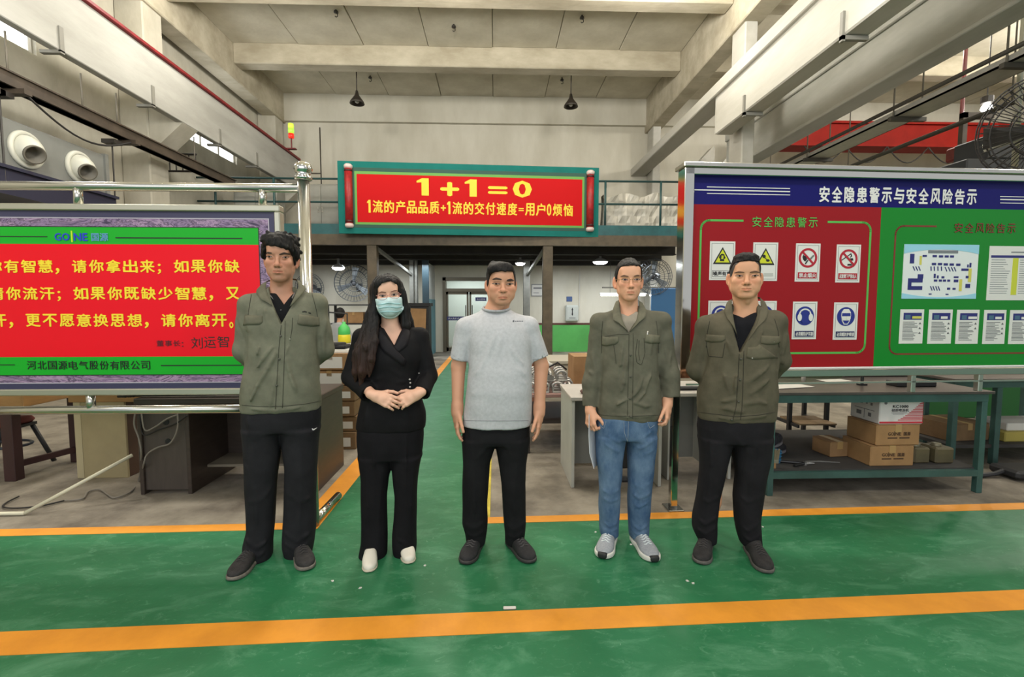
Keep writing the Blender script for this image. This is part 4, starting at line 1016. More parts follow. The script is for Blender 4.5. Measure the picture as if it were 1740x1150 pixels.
def man_left():
    root = AY(478, 800, 2.64)
    F = Figure('tall man with tousled hair, olive jacket open over a black polo shirt', (root[0], 2.64), 11)
    J = F.J; base = srgb(190, 138, 112)
    eye = J(471.5, 437, -.10)
    HP = dict(face=.98, jaw=.96, nose=1.0, mouth_z=-.068, mouth_w=.0255, mouth_drop=-.0004, fold=.35, neck=.055, stubble=.3, lip=.7)
    el, er = J(416, 596, .03), J(549.5, 592, .05); wl, wr_ = J(450, 640, .17), J(500, 640, .18)
    arms = [dict(pts=[J(421, 520, .01), el, wl], d=(.9, .25, -.2), n=(0, 1, 0), thumb=1, curl=(.4, .45, .5, .5)), dict(pts=[J(540, 516, .01), er, wr_], d=(-.9, .25, -.2), n=(0, 1, 0), thumb=-1, curl=(.4, .45, .5, .5))]
    skin_body(F, eye, 3, 3, 1, (.99, 1.02, 1.10), HP, arms, base, J(478, 496, .02), hips=.95, hand_zones=[(wl + np.array((.05, .01, 0)), .08)],
              legs=[[J(445, 740), J(443, 840), J(436, 945, .03)], [J(512, 740), J(512, 840), J(508, 935, .03)]])
    brow = mat('black_brow', srgb(66, 50, 42), .85)
    eyes(F, ((453, 436.2), (462.6, 436.6), 1.4, .95, .5), ((480.2, 437.6), (490.8, 437.2), 1.4, 1.0, .45), ([(450, 430), (455, 428), (462, 428.8)], [(450, 432.2), (455, 430.4), (462, 431.2)]), ([(474.5, 431), (483, 428.6), (493, 431)], [(474.5, 433.6), (483, 431.4), (493, 433)]), brow)
    def tousle(S, fr):
        rg = np.random.RandomState(11)
        for _ in range(60):
            a = rg.uniform(-math.pi, math.pi); z = rg.uniform(.03, .115); rr = math.sqrt(max(.05, 1 - ((z - .034) / .1) ** 2)); p = np.array((.082 * rr * math.sin(a), .012 - .102 * rr * math.cos(a), z))
            q = p * 1.055 + np.array((rg.uniform(-.02, .02), rg.uniform(-.008, .008), rg.uniform(-.014, .010)))
            S.cone(p, q, .017, .009, k=.010, fr=fr)
        for x in np.linspace(-.058, .062, 11):
            S.cone((x - .006, -.060, .090), (x + rg.uniform(-.004, .012), -.100 + abs(x) ** 2 * 9,   .060 - max(0, x) * .3 + rg.uniform(-.005, .005)), .019, .009, k=.012, fr=fr)
        for q in (-1, 1):
            for t in range(4): S.cone((q * .076, -.03 + .022 * t, .05), (q * (.086 + .003 * (t % 2)), -.03 + .022 * t, .008 - .010 * (t % 2)), .015, .008, k=.012, fr=fr)
    hair_cap(F, HAIRM, [(-180, -.085), (-125, -.065), (-100, -.01), (-84, -.012), (-74, -.036), (-63, -.02), (-52, .020), (-36, .042), (-12, .048), (14, .046), (36, .032), (52, .004), (62, -.02), (74, -.036), (84, -.012), (100, -.01), (125, -.065), (180, -.085)], top=.014, side=.009, back=.016, ripple=.0026, seed=21, extra=tousle, freq=(150, 110, 90))
    undershirt(F, cloth('black_polo_cloth', srgb(24, 24, 26), .15), [(600, 432, 528, 0, .098), (560, 428, 532, 0, .100), (530, 430, 528, .0, .098), (510, 440, 518, .01, .088), (498, 452, 506, .015, .072)], [(452, 480), (506, 478), (480.3, 518)], step=.0055)
    jk = jacket(F, cloth('olive_jacket_a', srgb(112, 112, 96), .14), [(696, 410, 545.5, 0, .118), (690, 408.5, 546, 0, .122), (676, 408, 545.5, 0, .128), (650, 412, 544, 0, .130), (620, 417, 541.5, 0, .128), (580, 420, 540, 0, .122), (550, 419, 541, .0, .118), (525, 418, 544, .005, .106), (510, 424, 536, .012, .092), (500, 440, 520, .018, .076), (492, 450, 508, .02, .068)],
                [([J(424.5, 519, .012), el, wl], (.060, .056, .047), False), ([J(537, 516, .012), er, wr_], (.060, .057, .047), False)],
                [(449, 486), (508, 482), (503, 500), (477.6, 551), (455, 505)],
                [([(420, 690), (436, 655), (455, 625), (468, 600)], -.13, .009, .011), ([(412, 672), (425, 640), (446, 610), (462, 590)], -.13, .007, .010), ([(440, 585), (436, 600), (430, 612)], -.13, .006, .009), ([(430, 500), (436, 520), (440, 540)], -.10, .005, .008), ([(441, 505), (450, 530), (462, 560)], -.11, .006, .009), ([(421, 508), (418, 540), (424, 560)], -.08, .006, .010),
                 ([(486, 612), (494, 640), (503, 665)], -.13, .006, .012), ([(470, 640), (462, 665), (458, 690)], -.13, .004, .012), ([(520, 690), (514, 650), (522, 610)], -.13, .004, .013), ([(410, 695), (470, 697), (545, 689)], -.12, .004, .010), ([(408, 560), (416, 590), (420, 612)], -.02, .007, .012), ([(402, 545), (412, 575)], -.03, -.006, .010), ([(556, 540), (548, 570), (551, 600)], -.02, .006, .012), ([(543, 560), (541, 600)], -.06, -.008, .010), ([(420, 565), (418, 605)], -.06, -.008, .010), ([(500, 560), (492, 580), (486, 600)], -.13, .004, .010)],
                31, J(478.5, 494, .02))
    MJ = OLIVE_L
    F.sheet('collar', MJ, [(466, 474, .085), (453, 477, .02), (452, 490, -.03), (457, 506, -.085), (463, 520, -.1)], [(462, 477, .09), (446, 481, .03), (434, 494, -.02), (443, 509, -.085), (457, 516, -.1)], ['jacket'], n=12, th=.006, bulge=.006)
    F.sheet('collar', MJ, [(490, 472, .085), (505, 474, .02), (507, 488, -.03), (499, 506, -.085), (492, 521, -.1)], [(494, 475, .09), (511, 478, .03), (521, 491, -.02), (506, 508, -.085), (497, 518, -.1)], ['jacket'], n=12, th=.006, bulge=.006)
    gp = mat('polo_collar_edge', srgb(120, 116, 112), .9)
    F.patch('polo_collar', gp, [(454, 494), (463.5, 506)], [(454.5, 499), (465, 509.5)], ['under', 'body'], n=6, nv=3, off=.002, th=.004)
    F.patch('polo_collar', gp, [(504.5, 493), (497, 508)], [(501.5, 494), (495.5, 506)], ['under', 'body'], n=6, nv=3, off=.002, th=.004)
    buttons(F, mat('polo_button', srgb(70, 70, 72), .3), [(477.5, 527)], ('under',), .0045)
    flap(F, MJ, [(417, 535), (430, 536), (446.5, 536.5)], [(413.5, 553), (420, 552), (442, 551.5), (446.5, 547)])
    flap(F, MJ, [(508, 534), (525, 536), (541.5, 539)], [(505, 550), (511, 552.5), (530, 554.5), (543, 553.5)])
    for pts in ([(478, 552), (474, 590), (471, 640), (468, 695)], [(484.5, 545), (484, 590), (482, 640), (480, 693)], [(411, 688), (440, 690.5), (480, 690), (520, 686), (545, 681)], [(497, 540), (496, 560), (493, 578)], [(427, 500), (424, 520), (420, 545)], [(530, 498), (536, 520), (541, 545)]):
        F.strand('seam', SEAM, [(np.interp(t, np.linspace(0, 1, len(pts)), [p[0] for p in pts]), np.interp(t, np.linspace(0, 1, len(pts)), [p[1] for p in pts])) for t in np.linspace(0, 1, 22)], .0015, ['jacket'])
    buttons(F, BTN, [(477, 571), (474.5, 610), (470, 655)])
    buttons(F, SNAP, [(493, 576)], r=.003)
    dk = mat('dark_print', srgb(38, 38, 34), .9)
    F.patch('embroidered_mark', dk, [(513.5, 529), (518, 528), (521.5, 529.5)], [(513.5, 530.6), (518, 530.4), (521.5, 531)], ['jacket'], n=5, nv=3, off=.0008, th=.001)
    F.patch('embroidered_mark', dk, [(524, 530.2), (528, 531.2)], [(524, 532.2), (528.5, 533.4)], ['jacket'], n=4, nv=3, off=.0008, th=.001)
    trousers(F, cloth('black_track_cloth', srgb(36, 36, 39), .25, vs=7), [(690, 411, 545, 0, .112), (712, 410.5, 545, 0, .118), (720, 411, 544.2, 0, .116), (729, 411.5, 543.8, 0, .110)],
             [(726, 411, 481, 0, .112), (743, 413, 478.5, 0, .104), (795, 416, 473, -.01, .094), (852, 417.5, 468, 0, .086), (898, 420, 466, .01, .088), (922, 413, 463.5, .015, .092), (940, 412, 463, .015, .092), (948, 415, 462, .015, .088)],
             [(726, 477, 544, 0, .112), (743, 479.5, 542, 0, .104), (795, 485, 539, -.01, .094), (852, 483, 536, 0, .086), (898, 480.5, 537, .01, .088), (925, 480, 534, .015, .088), (941, 484, 530, .015, .084)],
             folds=[([(416, 700), (424, 720), (440, 740)], -.10, .006, .012), ([(420, 715), (430, 745), (432, 775)], -.10, .008, .012), ([(415, 790), (428, 800), (432, 815)], -.08, .008, .012), ([(428, 760), (434, 830), (436, 890)], -.09, .008, .014), ([(510, 740), (512, 830), (508, 900)], -.09, .007, .014), ([(414, 915), (436, 930), (460, 918)], -.07, .010, .012), ([(416, 934), (440, 944), (462, 934)], -.07, .007, .010), ([(482, 905), (505, 918), (535, 903)], -.07, .009, .012), ([(484, 925), (506, 934), (530, 922)], -.07, .007, .010), ([(462, 830), (446, 846), (424, 852)], -.08, .006, .014), ([(486, 836), (508, 850), (532, 846)], -.08, .006, .014)], seed=33, amp=.002)
    wm = mat('white_mark', srgb(200, 200, 200), .7)
    F.patch('swoosh', wm, [(530, 727.2), (532.4, 729), (538.6, 726.2)], [(530.6, 730.6), (533, 731.4), (538.6, 726.8)], ['trousers'], n=7, nv=3, off=.0008, th=.001)
    sn = mat('worn_black_shoe', srgb(42, 40, 40), .75, var=.4, vscale=40, bump=.25, bscale=260); so = mat('grey_sole', srgb(112, 106, 98), .7, var=.3, vscale=30)
    t1, t2 = AZ(392.5, 989.5), AZ(524, 971)
    lc = mat('black_lace', srgb(52, 50, 50), .8)
    shoe(F, heel_of(F, t1, 437, 942), t1, sn, so, .104, lace=lc); shoe(F, heel_of(F, t2, 507, 935), t2, sn, so, .104, lace=lc)
    return F

def man_glasses():
    root = AY(1066, 800, 2.70)
    F = Figure('man in glasses, buttoned olive jacket and blue jeans, sleeves turned up', (root[0], 2.70), -4)
    J = F.J; base = srgb(222, 166, 134)
    eye = J(1072, 475, -.095)
    HP = dict(face=.92, jaw=.90, cheek=-.002, nose=1.0, mouth_z=-.070, mouth_w=.0225, mouth_drop=.0006, fold=.25, neck=.053, stubble=.1, ear=1.05, lip=.65)
    Lp = [J(1018, 548, .0), J(1009, 622, .03), J(1003, 697, -.02)]; Rp = [J(1124, 546, .0), J(1138, 622, .03), J(1134, 686, -.02)]
    arms = [dict(pts=Lp, d=(.0, -.30, -1), n=(.8, .6, 0), thumb=1, curl=(.85, .9, .95, .95), thumb_in=.5, size=.96), dict(pts=Rp, d=(-.02, -.22, -1), n=(-.9, .45, 0), thumb=-1, curl=(.55, .62, .68, .7), thumb_in=.25, size=.96)]
    skin_body(F, eye, -4, 1, 0, (.95, 1.0, 1.0), HP, arms, base, J(1068, 531, .02), hips=.92, hand_zones=[(Lp[2] + np.array((0, -.03, -.08)), .095), (Rp[2] + np.array((0, -.03, -.08)), .095)],
              legs=[[J(1036, 760), J(1036, 850), J(1036, 905, .03)], [J(1090, 760), J(1086, 850), J(1086, 910, .03)]])
    brow = mat('brown_brow', srgb(106, 78, 62), .85)
    eyes(F, ((1056.6, 475), (1067.2, 475.6), 1.35, 1.0, .52), ((1077.2, 475.4), (1087.6, 474.8), 1.35, .95, .5), ([(1054.5, 469), (1060, 467.2), (1068, 468.6)], [(1054.5, 470.6), (1060, 469.4), (1068, 470.6)]), ([(1077, 468.4), (1083, 466.8), (1089.5, 468.2)], [(1077, 470.4), (1083, 469), (1089.5, 469.8)]), brow)
    hair_cap(F, HAIRM, [(-180, -.07), (-125, -.045), (-100, .0), (-84, .012), (-76, -.014), (-68, -.002), (-60, .03), (-48, .064), (-25, .076), (0, .078), (25, .076), (48, .064), (60, .03), (68, -.002), (76, -.014), (84, .012), (100, 0), (125, -.045), (180, -.07)], top=.013, side=.005, back=.008, ripple=.0010, seed=41, freq=(260, 220, 160))
    undershirt(F, cloth('beige_tee_cloth', srgb(150, 142, 128), .1), [(600, 1034, 1106, 0, .094), (560, 1030, 1110, 0, .096), (545, 1034, 1104, .0, .092), (537, 1042, 1096, .008, .082), (529, 1048, 1090, .012, .068)], [(1052, 512), (1088, 512), (1082, 531), (1070, 537.5), (1058, 532)], step=.0055)
    cl, cr = J(1003, 690, .0), J(1138, 673, .0)
    jk = jacket(F, cloth('olive_jacket_b', srgb(100, 98, 84), .14), [(711.5, 1015, 1118, 0, .104), (705, 1014, 1122, 0, .112), (690, 1015, 1124, 0, .116), (657, 1018.5, 1121, 0, .116), (625, 1020.5, 1119, 0, .113), (597, 1021, 1118, 0, .111), (575, 1019, 1120, .0, .108), (556, 1016, 1122, .005, .100), (545, 1022, 1116, .012, .090), (534, 1038, 1102, .018, .074), (525, 1046, 1094, .02, .066)],
                [([J(1019, 549, .01), J(1010.5, 618, .03), J(1004.5, 652, .015)], (.056, .050, .047), False), ([J(1123, 547, .01), J(1134.5, 618, .03), J(1138, 642, .01)], (.056, .052, .049), False),
                 ([J(1005, 650, .015), J(1003.5, 690, .0)], (.049, .045), True), ([J(1137, 636, .012), J(1139, 673, .0)], (.055, .052), True)],
                [(1048, 506), (1092, 506), (1089, 534), (1069, 566), (1052, 538)],
                [([(1041, 545), (1044, 575), (1040, 600)], -.12, .004, .009), ([(1060, 580), (1054, 620), (1040, 665)], -.12, .006, .012), ([(1068, 600), (1060, 650), (1048, 690)], -.12, .005, .012), ([(1093, 640), (1086, 660), (1074, 676)], -.12, .006, .010), ([(1104, 645), (1096, 668), (1080, 684)], -.12, .006, .010), ([(1020, 700), (1045, 690), (1066, 678)], -.12, .006, .011), ([(1118, 690), (1098, 690), (1078, 684)], -.12, .005, .011), ([(1030, 545), (1030, 570), (1034, 590)], -.10, .004, .009), ([(1110, 545), (1108, 575), (1106, 600)], -.10, .005, .010),
                 ([(1117, 620), (1106, 640), (1094, 655)], -.11, .005, .011), ([(1006, 600), (1012, 630), (1008, 655)], -.03, .006, .011), ([(1000, 630), (1012, 640)], -.03, .006, .009), ([(1130, 590), (1136, 620), (1130, 640)], -.03, .006, .011), ([(1142, 600), (1130, 632)], -.03, .005, .009), ([(1021, 575), (1019, 640)], -.05, -.008, .009), ([(1119, 575), (1120, 640)], -.05, -.008, .009), ([(1015, 704), (1066, 708), (1118, 706)], -.11, .003, .010), ([(1024, 620), (1034, 640), (1030, 670)], -.12, .004, .011)],
                43, J(1068.5, 527, .02))
    MJ = OLIVE_L
    F.sheet('collar', MJ, [(1062, 506, .085), (1052.5, 508, .02), (1053, 522, -.03), (1058, 545, -.085), (1068, 564, -.105)], [(1059, 508, .09), (1046, 512, .03), (1040.5, 528, -.02), (1042, 543.5, -.085), (1055, 551, -.1)], ['jacket'], n=12, th=.006, bulge=.006)
    F.sheet('collar', MJ, [(1075, 507, .085), (1085, 509, .02), (1086, 524, -.03), (1081, 546, -.085), (1070, 564, -.105)], [(1078, 509, .09), (1091, 513, .03), (1098, 526, -.02), (1098, 538, -.08), (1083, 550, -.1)], ['jacket'], n=12, th=.006, bulge=.006)
    flap(F, MJ, [(1023.5, 571), (1036, 573), (1050.5, 572)], [(1022.5, 586), (1030, 588), (1046, 585), (1051, 580)])
    flap(F, MJ, [(1097, 567), (1110, 568.5), (1121, 570)], [(1095.5, 581), (1105, 583.5), (1121, 583)], button=(1110, 577), bm=BTN)
    for pts in ([(1069, 566), (1068, 610), (1067, 660), (1066, 712)], [(1076, 566), (1076, 610), (1075, 660), (1075, 711)], [(1015, 704), (1040, 706.5), (1080, 707), (1119, 705)], [(1024, 572), (1050, 568), (1069, 568)], [(1083, 576), (1080, 600), (1082, 616), (1090, 620), (1096, 600), (1094, 574)], [(1086, 578), (1085, 600), (1087, 612)], [(1041, 574), (1045, 600), (1047, 618)], [(1024, 545), (1022, 570), (1022, 600)], [(1115, 545), (1118, 570), (1119, 600)]):
        F.strand('seam', SEAM, [(np.interp(t, np.linspace(0, 1, len(pts)), [p[0] for p in pts]), np.interp(t, np.linspace(0, 1, len(pts)), [p[1] for p in pts])) for t in np.linspace(0, 1, 22)], .0014, ['jacket'])
    buttons(F, BTN, [(1071.5, 603.5), (1071.5, 640), (1070.5, 677), (1072, 708)])
    F.patch('zip_pull', SNAP, [(1099, 562.5), (1101.5, 562.5)], [(1098.6, 570.5), (1100.8, 570.5)], ['jacket'], n=4, nv=4, off=.003, th=.003)
    # glasses
    gold = mat('gilt_wire', srgb(168, 132, 82), .3, .9); gl = mat('lens_glass', (1, 1, 1), .02, transmission=1.0, alpha=.25)
    glasses(F, gold, gl, (1063.2, 476), (1082.6, 475.4), 7.2, 4.3, (1045, 474.5), (1095, 474))
    jeans = denim()
    trousers(F, jeans, [(706, 1015, 1117, 0, .105), (725, 1012.5, 1116.5, 0, .112), (734, 1012, 1115.5, 0, .112), (742, 1012.5, 1115, 0, .106)],
             [(738, 1012, 1067, 0, .104), (750, 1012, 1063, 0, .100), (765, 1012.5, 1060.5, 0, .094), (804, 1016.5, 1056.5, -.008, .080), (830, 1018, 1053.5, -.012, .074), (870, 1017, 1053, 0, .070), (900, 1018.5, 1051.5, .015, .068), (908, 1020, 1050.5, .02, .066)],
             [(738, 1062, 1116, 0, .104), (750, 1065, 1115, 0, .100), (765, 1066, 1114, 0, .094), (804, 1067.5, 1110, -.008, .080), (830, 1067.5, 1106.5, -.012, .074), (870, 1066, 1104, 0, .070), (900, 1068, 1102.5, .015, .068), (912, 1070, 1101, .02, .066)],
             folds=[([(1016, 735), (1036, 742), (1060, 756)], -.10, .005, .009), ([(1018, 750), (1040, 762), (1058, 772)], -.10, .005, .009), ([(1114, 730), (1094, 742), (1068, 752)], -.10, .005, .009), ([(1112, 748), (1092, 760), (1072, 768)], -.10, .005, .009), ([(1110, 765), (1092, 774)], -.09, .004, .008), ([(1020, 832), (1036, 838), (1052, 832)], -.08, .007, .009), ([(1020, 845), (1036, 852), (1052, 848)], -.08, .005, .008), ([(1070, 838), (1086, 846), (1105, 838)], -.08, .007, .009), ([(1068, 856), (1086, 862), (1103, 854)], -.08, .005, .008), ([(1022, 886), (1036, 894), (1050, 888)], -.06, .006, .008), ([(1020, 898), (1036, 903), (1050, 898)], -.05, .005, .007), ([(1070, 890), (1086, 900), (1102, 892)], -.06, .006, .008), ([(1071, 904), (1086, 908), (1100, 904)], -.05, .005, .007), ([(1072, 822), (1090, 828), (1108, 820)], -.08, .004, .008)], seed=45, amp=.002, freq=(40, 30, 30))
    st = mat('jeans_stitch', srgb(140, 150, 160), .9)
    for pts in ([(1068, 716), (1067, 740), (1066, 752)], [(1060, 716), (1061, 735), (1066, 750)], [(1018, 722), (1026, 728), (1030, 716)], [(1112, 722), (1104, 728), (1100, 716)]):
        F.strand('seam', st, [(np.interp(t, np.linspace(0, 1, len(pts)), [p[0] for p in pts]), np.interp(t, np.linspace(0, 1, len(pts)), [p[1] for p in pts])) for t in np.linspace(0, 1, 14)], .0012, ['trousers'])
    sn = mat('grey_mesh_trainer', srgb(150, 154, 160), .8, var=.14, vscale=120, bump=.3, bscale=420); so = mat('white_foam_sole', srgb(212, 210, 202), .6); lc = mat('white_lace', srgb(206, 214, 216), .8); tp = mat('black_toe_rubber', srgb(34, 34, 36), .6)
    t1, t2 = AZ(1023, 951.5), AZ(1113, 957.5)
    shoe(F, heel_of(F, t1, 1036, 905), t1, sn, so, .104, sole_h=.036, lace=lc, tipm=tp, soleout=.007); shoe(F, heel_of(F, t2, 1084, 909), t2, sn, so, .104, sole_h=.036, lace=lc, tipm=tp, soleout=.007)
    # sheets of paper in his right hand: a thing of its own
    P0 = F.wp(J(1000.5, 706, -.075)) + F.root.location; w_ = J(1011, 706, -.03)
    A = [J(1000.5, 704, -.07), J(1000, 740, -.075), J(1001.5, 770, -.08), J(1009, 797, -.08)]; B = [J(1011, 704, .02), J(1014, 740, .045), J(1016, 765, .055), J(1015.5, 790, .05)]
    vs = []
    nA, nB = 10, 6
    for i in range(nA):
        t = i / (nA - 1) * 3; k = min(2, int(t)); a = A[k] * (1 - t + k) + A[k+1] * (t - k); b = B[k] * (1 - t + k) + B[k+1] * (t - k)
        for j in range(nB):
            q = j / (nB - 1); vs.append(tuple(F.wp(a * (1 - q) + b * q) + Vector((-.008 * math.sin(q * 3.1), 0, 0))))
    mb = MB(); off = Vector((.0025, .001, 0)); n = len(vs); vs2 = [tuple(Vector(v) + off) for v in vs]; fs = []
    for i in range(nA - 1):
        for j in range(nB - 1):
            a = i * nB + j; fs += [(a, a+1, a+nB+1, a+nB), (n+a, n+a+nB, n+a+nB+1, n+a+1)]
    bd = [j for j in range(nB)] + [i*nB+nB-1 for i in range(1, nA)] + [(nA-1)*nB+j for j in range(nB-2, -1, -1)] + [i*nB for i in range(nA-2, 0, -1)]
    fs += [(a, a+n, b+n, b) for a, b in zip(bd, bd[1:] + bd[:1])]
    mb.add(vs + vs2, fs)
    pp = mb.build('paper_sheets', mat('white_paper', srgb(214, 216, 220), .8), None, smooth=False, loc=tuple(F.loc))
    tag(pp, 'folded white paper sheets held in the hand of the man in jeans', 'paper')
    return F
def denim():
    return mat('blue_denim', srgb(62, 88, 120), .85, vscale=11, color2=srgb(100, 124, 150), bump=.2, bscale=420, stretch=(1, 1, .6), spec=.2)
def glasses(F, m, gl, cl, cr, hw, hh, el, er):
    """wire frame spectacles in front of the eyes; hinges run back to the ears"""
    fr = F.head; Rm, o, sc = fr; root = bpy.data.objects.new('glasses', None); 
    def P_(px, py, dv): return F.wp(F.J(px, py, o[1] - .098 + dv))
    mb = MB(); G = MB()
    for c in (cl, cr):
        pts = []
        for k in range(25):
            a = 2 * math.pi * k / 24; ca, sa = math.cos(a), math.sin(a)
            pts.append((c[0] + hw * math.copysign(abs(ca) ** .7, ca), c[1] + hh * math.copysign(abs(sa) ** .8, sa)))
        Q = [P_(x, y, -.006) for x, y in pts]; mb.tube(Q, .0011, 6, cap=False)
        G.add([tuple(q) for q in Q[:-1]], [tuple(range(24))])
    mb.tube([P_(cl[0] + hw, cl[1] - 1, -.007), P_((cl[0] + cr[0]) / 2, cl[1] - 2.2, -.012), P_(cr[0] - hw, cr[1] - 1, -.007)], .0012, 6)
    for c, e, q in ((cl, el, -1), (cr, er, 1)):
        mb.tube([P_(c[0] + q * hw, c[1] - 1.2, -.006), P_(c[0] + q * (hw + 2.2), c[1] - 1.0, .0), P_((c[0] + q * hw) * .45 + e[0] * .55, e[1], .045), P_(e[0], e[1], .095)], .0015, 6)
    fo = mb.build('glasses', m, F.root, smooth=True); G.build('lens', gl, fo)
    return fo

def man_right():
    root = AY(1256, 800, 2.60)
    F = Figure('stocky man with cropped hair, olive jacket open over a black crew neck', (root[0], 2.60), -11)
    J = F.J; base = srgb(212, 158, 124)
    eye = J(1269, 468.6, -.10)
    HP = dict(face=1.07, jaw=1.10, cheek=.002, nose=1.1, mouth_z=-.069, mouth_w=.0245, mouth_drop=-.0010, fold=.5, neck=.063, ear=1.0, lip=.65, scalp=[.074, .070, .052, .0, -.02])
    el, er = J(1186, 628, .05), J(1324, 612, .05); wl, wr_ = J(1230, 668, .17), J(1280, 668, .18)
    arms = [dict(pts=[J(1202, 556, .01), el, wl], d=(.9, .2, -.2), n=(0, 1, 0), thumb=1, curl=(.4, .45, .5, .5)), dict(pts=[J(1318, 548, .01), er, wr_], d=(-.9, .2, -.2), n=(0, 1, 0), thumb=-1, curl=(.4, .45, .5, .5))]
    skin_body(F, eye, -12, 0, 0, (1.03, 1.03, 1.04), HP, arms, base, J(1267, 527, .02), hips=.92, hand_zones=[(wl + np.array((.05, .01, 0)), .08)],
              legs=[[J(1214, 770), J(1208, 850), J(1200, 915, .03)], [J(1276, 770), J(1274, 850), J(1276, 925, .03)]])
    brow = mat('black_brow', srgb(66, 50, 42), .85)
    eyes(F, ((1249.4, 469), (1262.8, 469.2), 1.5, .9, .55), ((1277.5, 469), (1289, 468.6), 1.4, .9, .45), ([(1247.5, 463), (1255, 460.8), (1265, 461.6)], [(1247.5, 464.8), (1255, 463), (1265, 463.8)]), ([(1274, 461.6), (1283, 460), (1291.5, 462)], [(1274, 464), (1283, 462.4), (1291.5, 464)]), mat('brown_brow', srgb(106, 78, 62), .85))
    def flat(S, fr):
        S.ell((0, -.02, .098), (.062, .075, .028), k=.02, fr=fr)
    hair_cap(F, HAIRM, [(-180, -.04), (-125, -.01), (-100, .02), (-84, .03), (-70, .035), (-58, .062), (-40, .072), (0, .078), (40, .072), (58, .062), (70, .035), (84, .03), (100, .02), (125, -.01), (180, -.04)], top=.010, side=.002, back=.004, ripple=.0010, seed=51, extra=flat, freq=(260, 220, 160))
    undershirt(F, cloth('black_crew_cloth', srgb(26, 26, 30), .15), [(640, 1222, 1300, 0, .104), (600, 1220, 1304, 0, .108), (570, 1220, 1306, 0, .106), (550, 1226, 1304, .0, .1), (538, 1238, 1296, .008, .086), (530, 1243, 1291, .012, .074)], [(1244, 512), (1292, 512), (1288, 530), (1267, 540.5), (1249, 532)], step=.0055)
    jk = jacket(F, cloth('olive_jacket_c', srgb(90, 85, 70), .14), [(712, 1187, 1314, 0, .118), (706, 1185, 1317, 0, .124), (690, 1184, 1320, 0, .130), (665, 1187, 1321, 0, .132), (634, 1194, 1320, 0, .132), (600, 1199, 1322, 0, .128), (575, 1199, 1325, .0, .122), (556, 1196, 1326, .005, .112), (543, 1202, 1320, .012, .098), (532, 1226, 1304, .018, .080), (522, 1240, 1294, .02, .070)],
                [([J(1202, 556, .012), el, wl], (.064, .060, .050), False), ([J(1317, 549, .012), er, wr_], (.064, .060, .050), False)],
                [(1241, 508), (1294, 507), (1293, 535), (1256, 601), (1244, 540)],
                [([(1250, 612), (1252, 640), (1249, 668)], -.14, .007, .010), ([(1262, 660), (1258, 640), (1264, 615)], -.14, -.004, .009), ([(1190, 688), (1220, 684), (1248, 678)], -.13, .006, .011), ([(1195, 700), (1235, 694), (1262, 700)], -.13, .005, .011), ([(1318, 640), (1300, 652), (1276, 668)], -.13, .006, .012), ([(1322, 612), (1300, 630), (1270, 648)], -.13, .006, .012), ([(1316, 690), (1290, 682), (1266, 686)], -.13, .005, .012), ([(1204, 590), (1216, 630), (1224, 660)], -.13, .005, .012), ([(1210, 610), (1232, 640), (1240, 668)], -.13, .004, .012),
                 ([(1226, 540), (1232, 570), (1244, 600)], -.12, .005, .010), ([(1304, 540), (1296, 565), (1284, 590)], -.12, .005, .010), ([(1201, 580), (1197, 630)], -.07, -.008, .010), ([(1323, 580), (1321, 625)], -.07, -.008, .010), ([(1178, 590), (1186, 620), (1182, 645)], -.03, .006, .012), ([(1336, 570), (1330, 600), (1332, 625)], -.03, .006, .012), ([(1186, 706), (1240, 712), (1316, 706)], -.12, .004, .010)],
                53, J(1267, 523, .02))
    MJ = cloth('olive_jacket_c_trim', srgb(98, 93, 77))
    F.sheet('collar', MJ, [(1257, 504, .085), (1243.5, 506, .02), (1244, 522, -.03), (1247, 545, -.09), (1255, 580, -.12)], [(1253, 507, .09), (1236, 511, .03), (1230, 528, -.02), (1236.5, 543, -.085), (1248, 551, -.11)], ['jacket'], n=12, th=.006, bulge=.006)
    F.sheet('collar', MJ, [(1278, 503, .085), (1292, 505, .02), (1292.5, 524, -.03), (1288, 548, -.09), (1272, 578, -.12)], [(1282, 506, .09), (1299, 510, .03), (1306, 526, -.02), (1302, 542, -.085), (1288, 554, -.11)], ['jacket'], n=12, th=.006, bulge=.006)
    flap(F, MJ, [(1200, 568), (1215, 569), (1232, 570)], [(1198, 579), (1208, 581.5), (1226, 581), (1232.5, 577)], button=(1209.5, 575.5), bm=SNAP)
    flap(F, MJ, [(1294, 570), (1310, 571), (1325, 571)], [(1292.5, 583), (1302, 585.5), (1318, 585), (1326, 581)], button=(1313.5, 579.5), bm=SNAP)
    flap(F, MJ, [(1270, 590), (1285, 589), (1290, 585)], [(1268, 608), (1282, 611), (1322, 608)], name='pocket', th=.002)
    for pts in ([(1256, 601), (1254, 640), (1251, 690), (1245, 714)], [(1264, 596), (1263, 640), (1261, 690), (1258, 713)], [(1186, 700), (1220, 704), (1250, 708), (1290, 705), (1317, 700)], [(1200, 583), (1204, 605), (1228, 607), (1232, 583)], [(1206, 545), (1202, 565), (1200, 590)], [(1316, 542), (1322, 562), (1324, 590)]):
        F.strand('seam', mat('olive_seam_dark', srgb(48, 45, 36), .9), [(np.interp(t, np.linspace(0, 1, len(pts)), [p[0] for p in pts]), np.interp(t, np.linspace(0, 1, len(pts)), [p[1] for p in pts])) for t in np.linspace(0, 1, 22)], .0015, ['jacket'])
    buttons(F, BTN, [(1259, 610), (1257.5, 645), (1255, 682)]); buttons(F, SNAP, [(1278, 608.5)], r=.004); buttons(F, BTN, [(1243, 713)])
